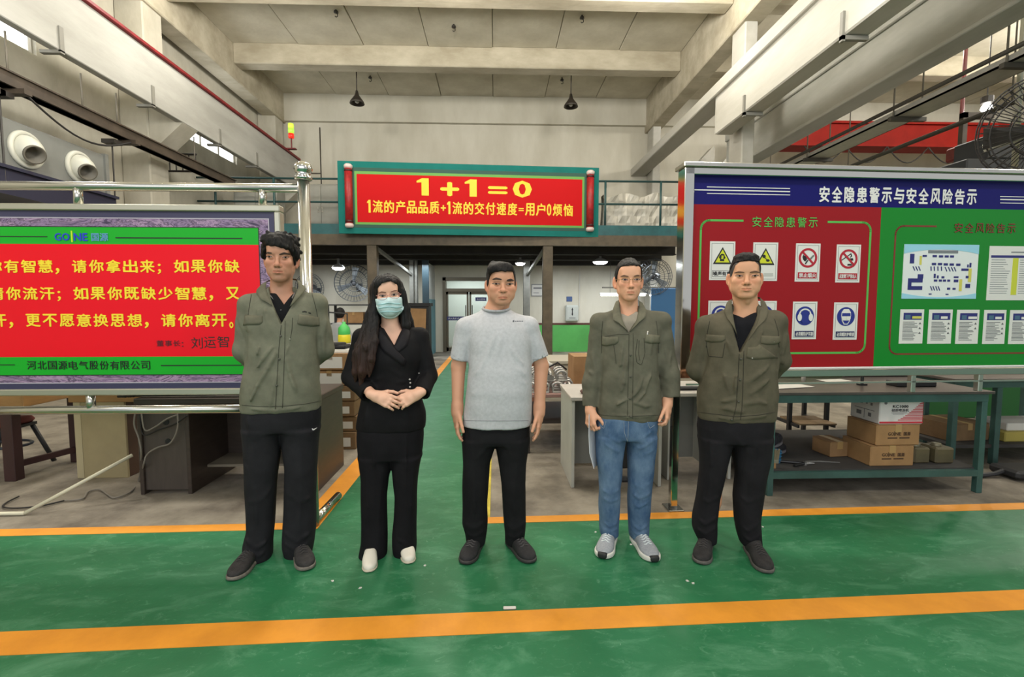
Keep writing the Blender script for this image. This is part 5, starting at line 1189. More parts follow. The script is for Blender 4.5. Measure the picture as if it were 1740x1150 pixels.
    trousers(F, cloth('black_trousers_loose', srgb(32, 31, 34), .2, vs=8), [(706, 1186, 1313, 0, .116), (725, 1184.5, 1312.5, 0, .120), (738, 1186, 1311.8, 0, .118), (747, 1187.2, 1311.4, 0, .112)],
             [(742, 1187, 1245, 0, .110), (757, 1188.5, 1242, 0, .106), (775, 1189.5, 1239, 0, .100), (804, 1188, 1231.5, -.006, .092), (843, 1183.5, 1221.5, .005, .086), (880, 1177, 1217.5, .015, .086), (898, 1176.5, 1217.5, .02, .086), (908, 1181, 1217, .025, .08), (917, 1186, 1216, .03, .074)],
             [(742, 1240, 1312, 0, .112), (757, 1243, 1311, 0, .108), (775, 1245, 1309, 0, .102), (804, 1249.5, 1302, -.006, .094), (843, 1246, 1296.5, .0, .088), (882, 1247.5, 1290.5, .01, .084), (905, 1252, 1291.5, .02, .082), (923, 1258, 1293.5, .025, .078)],
             folds=[([(1206, 735), (1208, 790), (1200, 850)], -.10, .007, .013), ([(1290, 735), (1280, 790), (1272, 860)], -.10, .007, .013), ([(1242, 735), (1262, 757), (1276, 775)], -.11, .005, .011), ([(1180, 880), (1198, 890), (1216, 880)], -.07, .008, .011), ([(1178, 896), (1198, 906), (1217, 896)], -.06, .008, .010), ([(1250, 892), (1270, 902), (1290, 888)], -.07, .007, .011), ([(1256, 910), (1274, 918), (1292, 908)], -.06, .007, .010), ([(1250, 840), (1270, 852), (1294, 842)], -.08, .005, .012), ([(1220, 845), (1204, 852), (1186, 848)], -.08, .005, .012)], seed=55, amp=.002)
    sn = mat('dark_suede_shoe', srgb(42, 40, 40), .85, var=.35, vscale=40, bump=.3, bscale=300); so = mat('dull_grey_sole', srgb(88, 84, 80), .75, var=.25, vscale=30)
    t1, t2 = AZ(1190, 961), AZ(1305, 977)
    shoe(F, heel_of(F, t1, 1200, 914), t1, sn, so, .104, lace=mat('black_lace', srgb(52, 50, 50), .8)); shoe(F, heel_of(F, t2, 1275, 920), t2, sn, so, .106, lace=MATS['black_lace'])
    return F

def woman():
    root = AY(660, 800, 2.64)
    F = Figure('woman with long dark hair, pale blue face mask and black suit, hands clasped', (root[0], 2.64), 5)
    J = F.J; base = srgb(226, 178, 152)
    eye = J(660, 501.3, -.09)
    HP = dict(face=.94, jaw=.88, cheek=-.001, nose=.9, mouth_z=-.068, mouth_w=.022, fold=.1, neck=.046, ear=.9, lip=.9)
    wl, wr_ = J(637, 672.5, -.172), J(709, 670, -.148); el, er = J(597, 640, .015), J(727, 638, .015)
    arms = [dict(pts=[J(613, 572, .0), el, wl], d=(.90, -.06, -.36), n=(.05, .88, -.42), thumb=1, curl=(.22, .26, .30, .34), size=.93, r=(.036, .034, .0235), thumb_in=.2, wr=.024),
            dict(pts=[J(714, 570, .0), er, wr_], d=(-.90, -.02, -.40), n=(-.05, .88, -.42), thumb=-1, curl=(.28, .34, .4, .45), size=.93, r=(.036, .034, .0235), thumb_in=.25, wr=.024)]
    skin_body(F, eye, 10, 2, -4, (.93, .96, .97), HP, arms, base, J(664, 556, .02), hips=.88, hand_zones=[(J(674, 684, -.17), .15)],
              legs=[[J(640, 780), J(636, 870), J(632, 950, .03)], [J(690, 780), J(688, 870), J(690, 935, .03)]])
    brow = mat('soft_brow', srgb(128, 92, 78), .85)
    eyes(F, ((644.6, 502.4), (655.2, 503), 1.6, 1.1, .52), ((664.6, 501.6), (675.6, 500.2), 1.7, 1.2, .45), ([(643, 497.5), (648, 495.2), (656, 496)], [(643, 498.8), (648, 496.8), (656, 497.6)]), ([(664, 495.2), (671, 492.8), (678, 494)], [(664, 496.8), (671, 494.4), (678, 495.2)]), brow)
    # hair: cap with a side parting, a curtain at the back, locks over the shoulder on the image left
    hm = mat('long_black_hair', (1, 1, 1), .5, attr='tone', bump=.3, bscale=150, stretch=(1, 1, .15), spec=.2)
    Rm, o, sc = F.head
    S = SDF(np.arange(-.32, .26, .0036, f32), np.arange(-.2, .2, .004, f32), np.arange(.80, 1.66, .0042, f32))
    S.ell((0, .012, .030), (.096, .108, .090), k=.004, fr=F.head); S.ell((0, .026, -.03), (.104, .098, .11), k=.02, fr=F.head); S.ell((0, -.056, .066), (.074, .050, .042), k=.02, fr=F.head)
    T = np.array([(-180, -.2), (-95, -.2), (-80, -.115), (-68, -.09), (-57, -.05), (-46, -.005), (-34, .034), (-16, .066), (-2, .078), (8, .078), (20, .067), (34, .040), (46, -.002), (56, -.04), (66, -.07), (78, -.10), (92, -.2), (180, -.2)])
    X, Y, Z = S.grid((slice(None),) * 3, F.head); ph = np.degrees(np.arctan2(X, -(Y - .012))); line = np.interp(ph, T[:, 0], T[:, 1]).astype(f32); S.D = np.maximum(S.D, (line - Z) * .8)
    bz = J(664, 545)[2]
    S.loft([(1.03, J(650, 0 + 690)[0], .10, .10, .028), (1.15, J(650, 650)[0], .105, .115, .035), (1.28, J(655, 600)[0], .10, .115, .045), (1.36, J(659, 560)[0], .075, .10, .06), (1.44, J(660, 530)[0], .05, .088, .07), (o[2] + .02, o[0], o[1] + .03, .08, .075)], k=.02, p=2.2)
    def lock(pts, rr):
        for a, b, ra, rb in zip(pts, pts[1:], rr, rr[1:]): S.cone(J(*a), J(*b), ra, rb, k=.012)
    lock([(638, 500, -.03), (631, 535, -.03), (627, 565, -.045)], (.016, .03, .034))
    lock([(640, 505, -.02), (633, 545, -.06), (623, 590, -.115), (616, 630, -.125), (613, 655, -.115)], (.014, .026, .033, .026, .008))
    lock([(634, 520, .0), (624, 560, -.05), (611, 600, -.10), (605, 632, -.10), (604, 648, -.09)], (.018, .03, .032, .022, .006))
    lock([(640, 540, -.06), (636, 580, -.12), (631, 610, -.135), (628, 640, -.13)], (.012, .02, .02, .006))
    lock([(630, 560, -.05), (610, 590, -.06), (600, 612, -.05)], (.02, .025, .008))
    lock([(684, 495, -.02), (689, 525, -.01), (690, 552, -.01), (692, 566, .0)], (.016, .024, .026, .018))
    lock([(686, 515, .02), (695, 545, .03), (703, 562, .04)], (.018, .022, .012))
    X, Y, Z = S.grid((slice(None),) * 3); sl = S.D < .02
    rg = np.random.RandomState(61); q = 0
    for _ in range(9):
        v = rg.normal(size=3) * np.array((170, 150, 9)); q = q + np.sin(X * f32(v[0]) + Y * f32(v[1]) + Z * f32(v[2]) + f32(rg.uniform(0, 6.28)) + 3 * np.sin(Z * 22 + X * 14).astype(f32) * .5)
    S.D += f32(.0024 / 3 * 1.2) * q
    vs, fs = S.mesh(); t = np.clip((1.32 - vs[:, 2]) / .25, 0, 1)[:, None]; tone = np.array((.012, .011, .011)) * (1 - t) + np.array((.040, .020, .015)) * t
    F.add('hair', vs, fs, hm, tone, key='hair')
    # face mask, ear loops, glasses
    mk = mat('pale_blue_mask', srgb(196, 221, 223), .75, var=.06, vscale=30, bump=.1, bscale=200)
    mo = F.patch('face_mask', mk, [(637, 508.5), (648, 507.5), (656, 506.6), (661, 504.6), (666, 505.6), (675, 506), (684, 505)], [(638.5, 517), (641, 528), (646, 536.5), (654, 541.5), (662, 542.8), (671, 541.5), (678, 536), (682.5, 528), (684.8, 521)], ['body'], n=21, nv=11, off=.006, th=.004, bulge=.010, relax=14)
    if mo:
        for k in range(3):
            pass
    for (a, b) in (([(640, 517.5), (650, 516), (660, 513.5), (670, 515), (683, 516.5)], 0), ([(642, 524), (652, 521), (662, 519.5), (672, 521.5), (684, 521)], 0), ([(645, 531), (654, 529), (663, 528.5), (673, 529.5), (682, 527.5)], 0)):
        pass
    if mo:
        wv = [mo.matrix_world @ v.co for v in mo.data.vertices]; me = mo.data
        F.bvh['mask'] = BVHTree.FromPolygons([tuple(v.co) for v in me.vertices], [tuple(p.vertices) for p in me.polygons])
        pl = mat('mask_pleat', srgb(160, 202, 206), .8)
        for a in ([(641, 516.5), (651, 515.5), (661, 513.5), (671, 515), (682, 515)], [(642, 523), (652, 521), (662, 520), (672, 521.5), (683, 520.5)], [(645, 530), (654, 528.5), (663, 528), (673, 529), (681, 527)]):
            F.patch('pleat', pl, a, [(x, y + 2.0) for x, y in a], ['mask'], n=14, nv=3, off=.0008, th=.0022, parent=mo)
        F.patch('edge_band', mat('mask_edge', srgb(206, 226, 222), .8), [(639.2, 519), (642, 528), (647, 535.8), (654, 540.6), (662, 541.8), (671, 540.6), (677.5, 535.4), (682, 527.5)], [(640.4, 518.5), (643.4, 526.6), (648.2, 533.8), (655, 538.4), (662, 539.6), (670, 538.4), (676.4, 533.6), (680.6, 527)], ['mask'], n=16, nv=3, off=.0008, th=.0016, parent=mo)
    MB().tube([F.wp(J(638, 509, -.06)), F.wp(J(635.5, 507, -.03)), F.wp(J(634.5, 508, .01))], .0014, 6).build('ear_loop', mat('white_elastic', srgb(220, 224, 222), .8), mo or F.root, smooth=True)
    pk = mat('rose_gold_wire', srgb(196, 140, 132), .3, .7)
    glasses(F, pk, mat('lens_glass', (1, 1, 1), .02, transmission=1.0, alpha=.25), (649.5, 503.6), (671, 501.2), 8.0, 5.4, (637.5, 501), (682.5, 499))
    # blouse with crossed lapels
    bl = cloth('black_suiting', srgb(23, 22, 24), .2, vs=10, rough=.75)
    S = SDF(np.arange(-.36, .36, .0055, f32), np.arange(-.26, .22, .0055, f32), np.arange(.70, 1.38, .0055, f32))
    S.loft(F.rows([(728, 605, 722, 0, .118), (715, 605.5, 724, 0, .124), (700, 608.5, 724, 0, .122), (685, 612.5, 719.5, 0, .112), (668, 616, 714, 0, .102), (650, 617, 712, 0, .098), (630, 615, 714, 0, .104), (610, 612, 717, -.005, .112), (590, 611, 717, 0, .106), (575, 611, 716, .005, .094), (566, 620, 709, .01, .080), (556, 640, 688, .018, .062)]), k=.02, p=2.3)
    for pts, rr in (([J(614, 573, .005), el, J(626, 668, -.115)], (.046, .050, .048)), ([J(714, 571, .005), er, J(716, 668, -.11)], (.046, .050, .046))):
        T = SDF(*S.ax); T.cone(J(664, 565, .02), pts[0], .045, rr[0], k=.03)
        for i in range(2): T.cone(pts[i], pts[i+1], rr[i], rr[i+1], k=.02)
        ax = pts[2] - pts[1]; ax /= np.linalg.norm(ax); T.plane(pts[2], ax); T.cone(pts[2] - ax * .02, pts[2] + ax * .05, .034, .034, k=.003, mode='cut'); S.join(T, .018)
    for pts, am, wd in [([(612, 650), (630, 648), (650, 640)], .005, .012), ([(714, 640), (696, 648), (676, 650)], .005, .012), ([(622, 690), (620, 725)], .006, .014), ([(650, 690), (652, 725)], .006, .016), ([(690, 695), (694, 725)], .006, .016), ([(660, 625), (684, 640)], .004, .012)]: S.fold([J(x, y, -.10) for x, y in pts], am, wd)
    S.fold([J(594, 625, -.04), J(606, 655, -.07)], .006, .012); S.fold([J(729, 620, -.04), J(722, 650, -.07)], .006, .012); S.ripple(.002, (26, 20, 24), 63)
    S.cutpoly([J(x, y, -.09)[[0, 2]] for x, y in [(647, 545), (683, 545), (683, 555), (669.5, 588), (648, 556)]], .0, k=.004)
    r0 = F.rows([(728, 605, 722, 0, .118)])[0]; S.loft([(r0[0] - .03, r0[1], r0[2], r0[3] - .01, r0[4] - .01), (r0[0] + .02, r0[1], r0[2], r0[3] - .011, r0[4] - .011)], k=.003, mode='cut')
    vs, fs = S.mesh(); F.add('blouse', vs, fs, bl, key='jacket')
    lp = cloth('black_satin_lapel', srgb(30, 28, 31), .1, rough=.6)
    F.patch('lapel', lp, [(683.5, 553), (682.5, 563), (676, 578), (668.5, 592)], [(690, 552), (697, 566), (692, 588), (676, 600)], ['jacket'], n=12, nv=5, off=.002, th=.005)
    F.patch('lapel', lp, [(647, 554), (649, 562), (662, 580), (690, 612)], [(641, 556), (636, 570), (650, 596), (686, 622)], ['jacket'], n=14, nv=5, off=.0035, th=.006)
    buttons(F, mat('pearl_button', srgb(190, 186, 180), .25, .3), [(696, 644.5), (697, 650.5), (696.5, 657.5)], r=.0052); buttons(F, MATS['pearl_button'], [(711.5, 634)], r=.004)
    b5 = cloth('black_wide_trousers', srgb(24, 23, 26), .2, vs=8)
    trousers(F, b5, [(716, 608, 719, 0, .112), (740, 606.5, 720, 0, .120), (760, 608, 718.5, 0, .118), (776, 609.5, 716, 0, .110)],
             [(772, 609, 668, 0, .106), (792, 611, 665.5, 0, .100), (812, 614, 660, 0, .094), (842, 614.5, 657, 0, .088), (880, 614.5, 658, .01, .088), (917, 614, 659, .02, .094), (945, 609, 658.5, .02, .100), (961, 606, 655, .02, .098)],
             [(772, 664, 717, 0, .106), (792, 666.5, 713, 0, .100), (812, 668.5, 710.5, 0, .094), (842, 671.5, 708.5, 0, .088), (880, 669, 707.5, .01, .088), (905, 666, 708, .02, .092), (925, 666, 708.5, .02, .094), (938, 668.5, 707, .02, .09)],
             folds=[([(634, 740), (636, 840), (634, 940)], -.11, .008, .010), ([(622, 780), (624, 860), (618, 950)], -.09, .006, .012), ([(690, 740), (690, 840), (690, 920)], -.11, .008, .010), ([(648, 800), (646, 880), (650, 950)], -.08, .006, .012), ([(702, 800), (700, 860), (704, 920)], -.08, .006, .012), ([(612, 940), (634, 950), (656, 938)], -.08, .007, .011), ([(670, 915), (690, 926), (706, 914)], -.08, .007, .011)], seed=65, amp=.0022)
    wh = mat('white_leather_shoe', srgb(222, 216, 202), .45); ws = mat('cream_sole', srgb(196, 186, 166), .6)
    t1, t2 = AZ(627, 974.5), AZ(697, 959.5)
    shoe(F, heel_of(F, t1, 632, 955, .235), t1, wh, ws, .082, sole_h=.014, low=True, pointed=1.02, soleout=.002); shoe(F, heel_of(F, t2, 689, 933, .235), t2, wh, ws, .082, sole_h=.014, low=True, pointed=1.02, soleout=.002)
    return F
# ================================================================ things in the hall, far and high
STEEL = mat('brushed_stainless', srgb(196, 194, 186), .22, .95, var=.08, vscale=3); CHROME = mat('polished_stainless', srgb(206, 205, 198), .10, 1.0)
SATIN = mat('satin_aluminium', srgb(188, 186, 170), .38, .8)
WHITEP = mat('white_print', srgb(226, 226, 222), .5); BLACKP = mat('black_print', srgb(24, 24, 26), .5)
def pendant(loc, label):
    t = thing('pendant_lamp', label, 'lamp', loc, group='pendant lamps over the mezzanine')
    dk = mat('dark_lamp_enamel', srgb(56, 50, 44), .45, .3)
    MB().lathe([(.0, 1.07), (.07, 1.07), (.07, 1.03), (.02, 1.01)], n=14).build('ceiling_cup', dk, t, smooth=True)
    MB().tube([(0, 0, .30), (0, 0, 1.04)], .014, 8).build('rod', dk, t, smooth=True)
    MB().lathe([(.0, .32), (.03, .32), (.045, .24), (.06, .20), (.11, .13), (.17, .05), (.185, 0), (.17, .0), (.10, .11), (.04, .18), (0, .18)], n=24).build('lamp_shade', dk, t, smooth=True)
    MB().lathe([(0, -.0), (.05, .03), (.06, .08), (.04, .16), (0, .17)], n=14).build('bulb', mat('unlit_bulb', srgb(190, 186, 176), .2), t, smooth=True)
    return t
def far_things():
    pendant((-3.51, 12.5, 6.56), 'dark cone pendant lamp nearer the left crane girder'); pendant((1.96, 12.5, 6.56), 'dark cone pendant lamp nearer the right crane girder')
    # slogan banner on the mezzanine railing
    O = np.array((-3.47, 10.72, 3.035)); E_ = np.array((2.39, 11.0, 3.02)); U = (E_ - O); Lb = np.linalg.norm(U); U = U / Lb; Wv = np.array((0, 0, 1.0)); H = 1.575
    t = thing('slogan_banner', 'wide teal banner board with red scroll panel and yellow slogan 1+1=0', 'sign', tuple(O)); fr = (O, U, Wv); P = Plate(fr)
    tl = mat('banner_teal', srgb(18, 104, 98), .75, spec=.2, var=.08, vscale=3); rd = mat('banner_red', srgb(184, 8, 14), .6, spec=.15); gn = mat('banner_green', srgb(92, 150, 66), .6); dg = mat('banner_dark_green', srgb(18, 70, 58), .6)
    mb = MB(); q = [P.pt(u, v, o) for o in (-.05, 0) for u, v in ((0, 0), (Lb, 0), (Lb, H), (0, H))]; mb.add(q, [(0, 3, 2, 1), (4, 5, 6, 7), (0, 1, 5, 4), (1, 2, 6, 5), (2, 3, 7, 6), (3, 0, 4, 7)]); W(mb, 'backing_board', tl, t)
    u0, u1, v0, v1 = .36, Lb - .34, .20, 1.36
    W(P.rect(MB(), u0 - .06, u1 + .06, v0 - .07, v1 + .08, .001), 'dark_green_band', dg, t); W(P.rect(MB(), u0, u1, v0, v1, .003), 'green_border', gn, t); W(P.rect(MB(), u0 + .05, u1 - .05, v0 + .05, v1 - .06, .005), 'red_panel', rd, t)  # dark green margin around the green border, then the red field
    sc = mat('scroll_red', srgb(150, 26, 30), .45, var=.35, vscale=9); cp = mat('scroll_cap', srgb(206, 186, 182), .4); db = mat('scroll_dark', srgb(58, 14, 16), .5)
    for u in (.235, Lb - .205):
        s_ = W(MB().tube([P.pt(u, .22, .02), P.pt(u, 1.40, .02)], .085, 14), 'scroll_roller', sc, t, True)
        for v, d in ((.12, .1), (1.40, .1)):
            W(MB().tube([P.pt(u, v, .02), P.pt(u, v + .03, .02), P.pt(u, v + .07, .02), P.pt(u, v + d, .02)], [.07, .095, .095, .07], 14), 'scroll_knob', cp, s_, True)
        for v in (.26, 1.36): W(MB().tube([P.pt(u, v - .02, .02), P.pt(u, v + .02, .02)], .09, 14), 'scroll_ring', db, s_, True)
    yl = mat('slogan_yellow', srgb(226, 196, 40), .5)
    def one(u0, u1, v0, v1, th):
        """the slogan's slab figure 1: stem, foot and flag"""
        w_ = u1 - u0; h = v1 - v0; c = u0 + w_ * .62
        W(P.poly(MB(), [(u0 + w_ * .05, v1 - h * .16), (u0 + w_ * .42, v1), (c + th / 2, v1), (c + th / 2, v0), (c - th / 2, v0), (c - th / 2, v1 - h * .24), (u0 + w_ * .05, v1 - h * .26)], .008), 'figure_one', yl, t)
    one(1.70, 2.03, .86, 1.24, .16); one(2.77, 3.10, .86, 1.24, .16)
    for ch, a, b in (('+', 2.24, 2.66), ('=', 3.31, 3.75), ('0', 3.87, 4.31)):
        h = (.86, 1.24) if ch == '0' else ((.86, 1.17) if ch == '+' else (.93, 1.10))
        P.text(ch, yl, a, b, h[0], h[1], t, bold=.03, off=.008)
    x = .62; line = '1流的产品品质+1流的交付速度=用户0烦恼'
    wd = {'1': .13, '+': .17, '=': .17, '0': .16}; tot = sum(wd.get(c, .285) for c in line); k = (5.26 - .60) / tot
    for c in line:
        w_ = wd.get(c, .285) * k; hh = (.46, .74) if c not in '+=' else ((.53, .66) if c == '+' else (.56, .63))
        if c == '1': one(x + .0, x + w_ - .02, hh[0], hh[1], .045)
        else: P.text(c, yl, x + .012, x + w_ - .018, hh[0], hh[1], t, bold=.028, off=.008)
        x += w_
    # signal tower at the end of the left girder
    t = thing('signal_tower', 'small green and red signal light at the far end of the left girder', 'lamp', (-5.52, 13.3, 5.66))
    MB().tube([(0, 0, 0), (0, 0, .32)], .02, 8).box(-.14, .12, -.06, .06, 0, .03).build('stem', mat('dark_red_stem', srgb(104, 28, 26), .5), t)
    for z, c, e in ((.30, srgb(214, 44, 30), .9), (.43, srgb(150, 214, 60), 1.3), (.56, srgb(190, 220, 70), 1.0)):
        MB().lathe([(0, z), (.07, z), (.075, z + .06), (.07, z + .12), (0, z + .125)], n=14).build('signal_lens', mat('signal_%d' % int(z * 100), c, .3, emit=e), t, smooth=True)
    solo(MB().tube([(-4.75, 13.3, 3.08), (-4.75, 13.3, 6.25)], .018, 6).tube([(-4.75, 13.3, 5.03), (-5.05, 13.3, 5.03)], .018, 6), 'bent_pipe', mat('dark_pipe', srgb(62, 58, 50), .6), 'thin dark bent pipe standing beside the small signal light', 'pipe', (-4.75, 13.3, 3.08), smooth=True)
    # left: hanging channel, rods, duct cabinet with two air nozzles
    db_ = mat('dark_brown_channel', srgb(70, 60, 50), .55, var=.3, vscale=4)
    t = thing('hanging_channel', 'long dark brown steel channel hung on rods along the left wall', 'rail', (-5.9, 4.0, 4.06))
    W(MB().box(-5.97, -5.83, 2.5, 11.0, 4.06, 4.24).box(-5.99, -5.80, 2.5, 11.0, 4.06, 4.085).box(-5.99, -5.80, 2.5, 11.0, 4.22, 4.24), 'channel', db_, t)
    for y in (5.85, 6.07, 7.1, 7.72, 9.6): W(MB().tube([(-5.85, y, 4.2), (-5.85, y, 4.7)], .012, 6), 'hanger_rod', mat('rod_grey', srgb(112, 106, 94), .5), t, True)
    for y in (6.12, 7.9): W(MB().box(-6.0, -5.72, y, y + .1, 4.0, 4.06), 'clamp_plate', db_, t)
    solo(MB().tube([(-5.8, y, 4.04 - .28 * math.sin(math.pi * (y - 6.2) / 1.75) ) for y in np.linspace(6.2, 7.95, 14)], .014, 6), 'slack_cable', mat('black_cable', srgb(30, 28, 26), .6), 'slack dark cable sagging under the left hanging channel', 'cable', (-5.8, 7.0, 4.0), smooth=True)
    gy = mat('duct_grey_paint', srgb(122, 124, 120), .5, var=.1, vscale=2); nz = mat('nozzle_white', srgb(196, 196, 184), .5); nv = mat('navy_base', srgb(36, 38, 58), .5)
    t = thing('duct_cabinet', 'grey air duct cabinet with two round white nozzles, hung by the left wall', 'duct', (-6.1, 7.6, 3.1))
    W(MB().box(-6.62, -6.0, 3.6, 7.66, 3.12, 3.73, bev=.015).box(-6.64, -5.97, 7.60, 7.66, 3.10, 3.75), 'cabinet_body', gy, t); W(MB().box(-6.64, -5.94, 3.6, 7.72, 2.78, 3.12).box(-6.64, -5.90, 3.6, 7.74, 3.09, 3.13), 'base_tray', nv, t)
    for y in (5.1, 6.02): W(MB().box(-6.001, -5.99, y, y + .01, 3.14, 3.71), 'panel_joint', mat('joint_dark', srgb(80, 82, 80), .6), t)
    for y in (6.38, 7.16):
        ax = Vector((.86, -.30, -.42)).normalized()
        n_ = W(MB().lathe([(.0, -.02), (.225, -.02), (.235, .01), (.225, .035), (.19, .04), (.175, .02)], (-5.995, y, 3.41), (1, 0, 0), 30), 'air_nozzle', nz, t, True)
        W(MB().lathe([(.18, -.03), (.172, .05), (.15, .11), (.115, .16), (.10, .17)], (-5.99, y, 3.41), ax, 26), 'nozzle_ball', nz, n_, True)
        W(MB().lathe([(.115, .155), (.118, .19), (.10, .19), (.085, .05), (0, .05)], (-5.99, y, 3.41), ax, 24), 'nozzle_mouth', mat('nozzle_dark', srgb(98, 94, 84), .6), n_, True)
    for y in (5.5, 5.95, 6.05, 7.72): W(MB().tube([(-5.95, y, 2.9), (-5.95, y, 3.98)], .012, 6).box(-6.05, -5.85, y - .08, y + .08, 3.93, 3.99), 'hanger_rod', mat('rod_dark', srgb(46, 42, 38), .5), t)
    dkr = MATS['rod_dark']; t = thing('guard_rail', 'short barred guard rail fixed to the left wall beyond the duct cabinet', 'rail', (-6.72, 10.1, 4.16))
    for z in (4.18, 4.52): W(MB().tube([(-6.745, 10.1, z), (-6.12, 10.1, z)], .022, 6), 'rail_bar', dkr, t)
    for k in range(5): W(MB().tube([(-6.66 + k * .13, 10.1, 4.18), (-6.66 + k * .13, 10.1, 4.52)], .014, 6), 'bar', dkr, t)
    for px, py, lb in ((571, 19, 'dark iron ceiling hook, leftmost of those above the banner'), (771, 44, 'dark iron ceiling hook above the middle of the banner'), (989, 29, 'dark iron ceiling hook, rightmost of those above the banner'), (629, 131, 'small dark hook beside the left pendant lamp'), (955, 135, 'small dark hook beside the right pendant lamp')):
        q = AZ(px, py, ZC - .06); put(MB().lathe([(0, 0), (.05, 0), (.045, .03), (.02, .04), (.018, .08), (0, .09)], n=12).tube([(0, 0, .0), (.03, 0, -.03), (.03, 0, -.07), (0, 0, -.09), (-.025, 0, -.07)], .010, 6), 'ceiling_hook', dkr, lb, 'hook', (q[0], q[1], ZC - .09), 'ceiling hooks', True)
    a = AY(1205, 272, 12.2); put(MB().prof([(-.45, 0, -.25), (.1, 0, .35), (.14, 0, .35), (.14, 0, -.25)], (0, .3, 0)).prof([(.2, 0, -.25), (.5, 0, .12), (1.0, 0, -.25)], (0, .3, 0)), 'white_bracket', girder_w, 'white painted triangular steel bracket above the left end of the notice board', 'bracket', (a[0], 12.2, a[2]))
    # grey lockers behind the left part of the railing, cable tray end, sheet behind the right part
    lk = mat('locker_grey', srgb(138, 138, 130), .5, var=.12, vscale=2)
    for i, (x, lb) in enumerate(((-6.15, 'grey steel cabinet behind the mezzanine railing, beside the left wall'), (-4.62, 'grey steel cabinet behind the mezzanine railing, next to the slogan banner'))):
        t = thing('steel_cabinet', lb, 'cabinet', (x, 11.5, 3.08), group='steel cabinets on the mezzanine'); MB().box(0, 1.0, 0, .45, 0, 1.22, bev=.008).build('cabinet_body', lk, t)
        for k in (0, 1): d = MB().box(.03 + k * .475, .495 + k * .475, -.018, 0, .04, 1.18, bev=.004).build('cabinet_door', lk, t); MB().box(.43 + k * .09 - .01, .45 + k * .09, -.035, -.016, .55, .68).build('handle', STEEL, d)
    mb = MB(); nx, nz = 22, 7; vs = []; rg = random.Random(4)
    for j in range(nz):
        for i in range(nx): vs.append((2.62 + i * .094, 11.55 + .05 * math.sin(i * 1.3 + j) + rg.uniform(-.03, .03), 3.1 + j * .17 - .05 * math.sin(i * .8) * (j == nz - 1)))
    n = len(vs); fs = [(j*nx+i, j*nx+i+1, (j+1)*nx+i+1, (j+1)*nx+i) for j in range(nz-1) for i in range(nx-1)]
    mb.add(vs + [(x, y + .28, z) for x, y, z in vs], fs + [tuple(q + n for q in f[::-1]) for f in fs] + [((nz-1)*nx+i, (nz-1)*nx+i+1, n+(nz-1)*nx+i+1, n+(nz-1)*nx+i) for i in range(nx-1)])
    solo(mb, 'wrapped_pallet', mat('milky_plastic_wrap', srgb(196, 192, 180), .35, var=.15, vscale=3, bump=.3, bscale=9), 'milky plastic wrapped goods behind the right part of the mezzanine railing', 'pallet', (3.6, 11.6, 3.1))
    # neighbouring bay at the right: red crane bridge, trays, pipes, lamp, hoist
    t = thing('crane_bridge', 'red crane bridge girder across the neighbouring bay at right', 'crane', (10, 13.0, 5.75)); rc = mat('crane_red', srgb(124, 24, 16), .7, var=.15, vscale=2, spec=.15)
    W(MB().box(7.4, 15.9, 12.8, 13.2, 5.82, 6.36, bev=.01).box(7.4, 15.9, 12.72, 13.28, 5.74, 5.82).box(7.4, 15.9, 12.72, 13.28, 6.34, 6.40), 'bridge_girder', rc, t)
    for k in range(5):
        x = 8.3 + k * 1.15; W(MB().tube([(x + 1.15 * i / 10, 12.7, 5.72 - .42 * math.sin(math.pi * i / 10)) for i in range(11)], .016, 6), 'festoon_cable', mat('black_cable', srgb(30, 28, 26), .6), t, True)
    tr = mat('tray_grey', srgb(168, 166, 158), .5, .4, var=.1); dp = mat('dark_pipe', srgb(62, 58, 50), .6)
    t = thing('cable_tray', 'long cable tray with dark pipes hung along the right bay', 'tray', (6.2, 8, 4.3))
    W(MB().box(6.1, 6.5, 2.0, 13.4, 4.30, 4.325).box(6.1, 6.115, 2.0, 13.4, 4.3, 4.39).box(6.485, 6.5, 2.0, 13.4, 4.3, 4.39), 'tray', tr, t)
    for x, z, r in ((6.07, 4.43, .03), (6.12, 4.36, .02), (6.44, 4.35, .025)): W(MB().tube([(x, 2, z), (x, 13.4, z)], r, 8), 'pipe', dp, t, True)
    for y in (4.2, 5.6, 7.2, 9.2, 11.2):
        for x in (6.08, 6.52): W(MB().tube([(x, y, 4.3), (x, y, 7.6)], .012, 6), 'hanger_rod', MATS['rod_grey'], t, True)
        W(MB().box(6.02, 6.58, y - .03, y + .03, 4.24, 4.30), 'cross_arm', dp, t)
    t = thing('pipe_pair', 'pair of thin dark pipes below the cable tray at right', 'pipe', (7.05, 8, 4.15))
    for x, z in ((7.0, 4.18), (7.12, 4.2)): W(MB().tube([(x, 2.5, z), (x, 13.5, z)], .024, 8), 'pipe', dp, t, True)
    for y in (4.6, 6.4, 9.4): W(MB().tube([(7.06, y, 4.18), (7.06, y, 7.6)], .011, 6), 'hanger_rod', MATS['rod_grey'], t, True)
    c = AY(1676, 190, 8.4); t = thing('high_bay_lamp', 'bright bare high bay lamp hanging in the right bay', 'lamp', tuple(c)); MB().lathe([(0, .0), (.06, .01), (.085, .05), (.07, .1), (.04, .13), (0, .14)], n=16).build('bulb', mat('lit_bulb', (1, 1, .96), .3, emit=60), t, smooth=True); MB().lathe([(.05, .12), (.09, .15), (.09, .26), (0, .27)], n=14).tube([(0, 0, .26), (0, 0, 7.6 - c[2])], .01, 6).build('cap', MATS['rod_dark'], t)
    # hoist with guard cage at the right edge
    t = thing('wire_fan_guard', 'dark round wire guard with motor and white arm at the right edge', 'fan', tuple(AY(1705, 240, 6.0)), group=None)
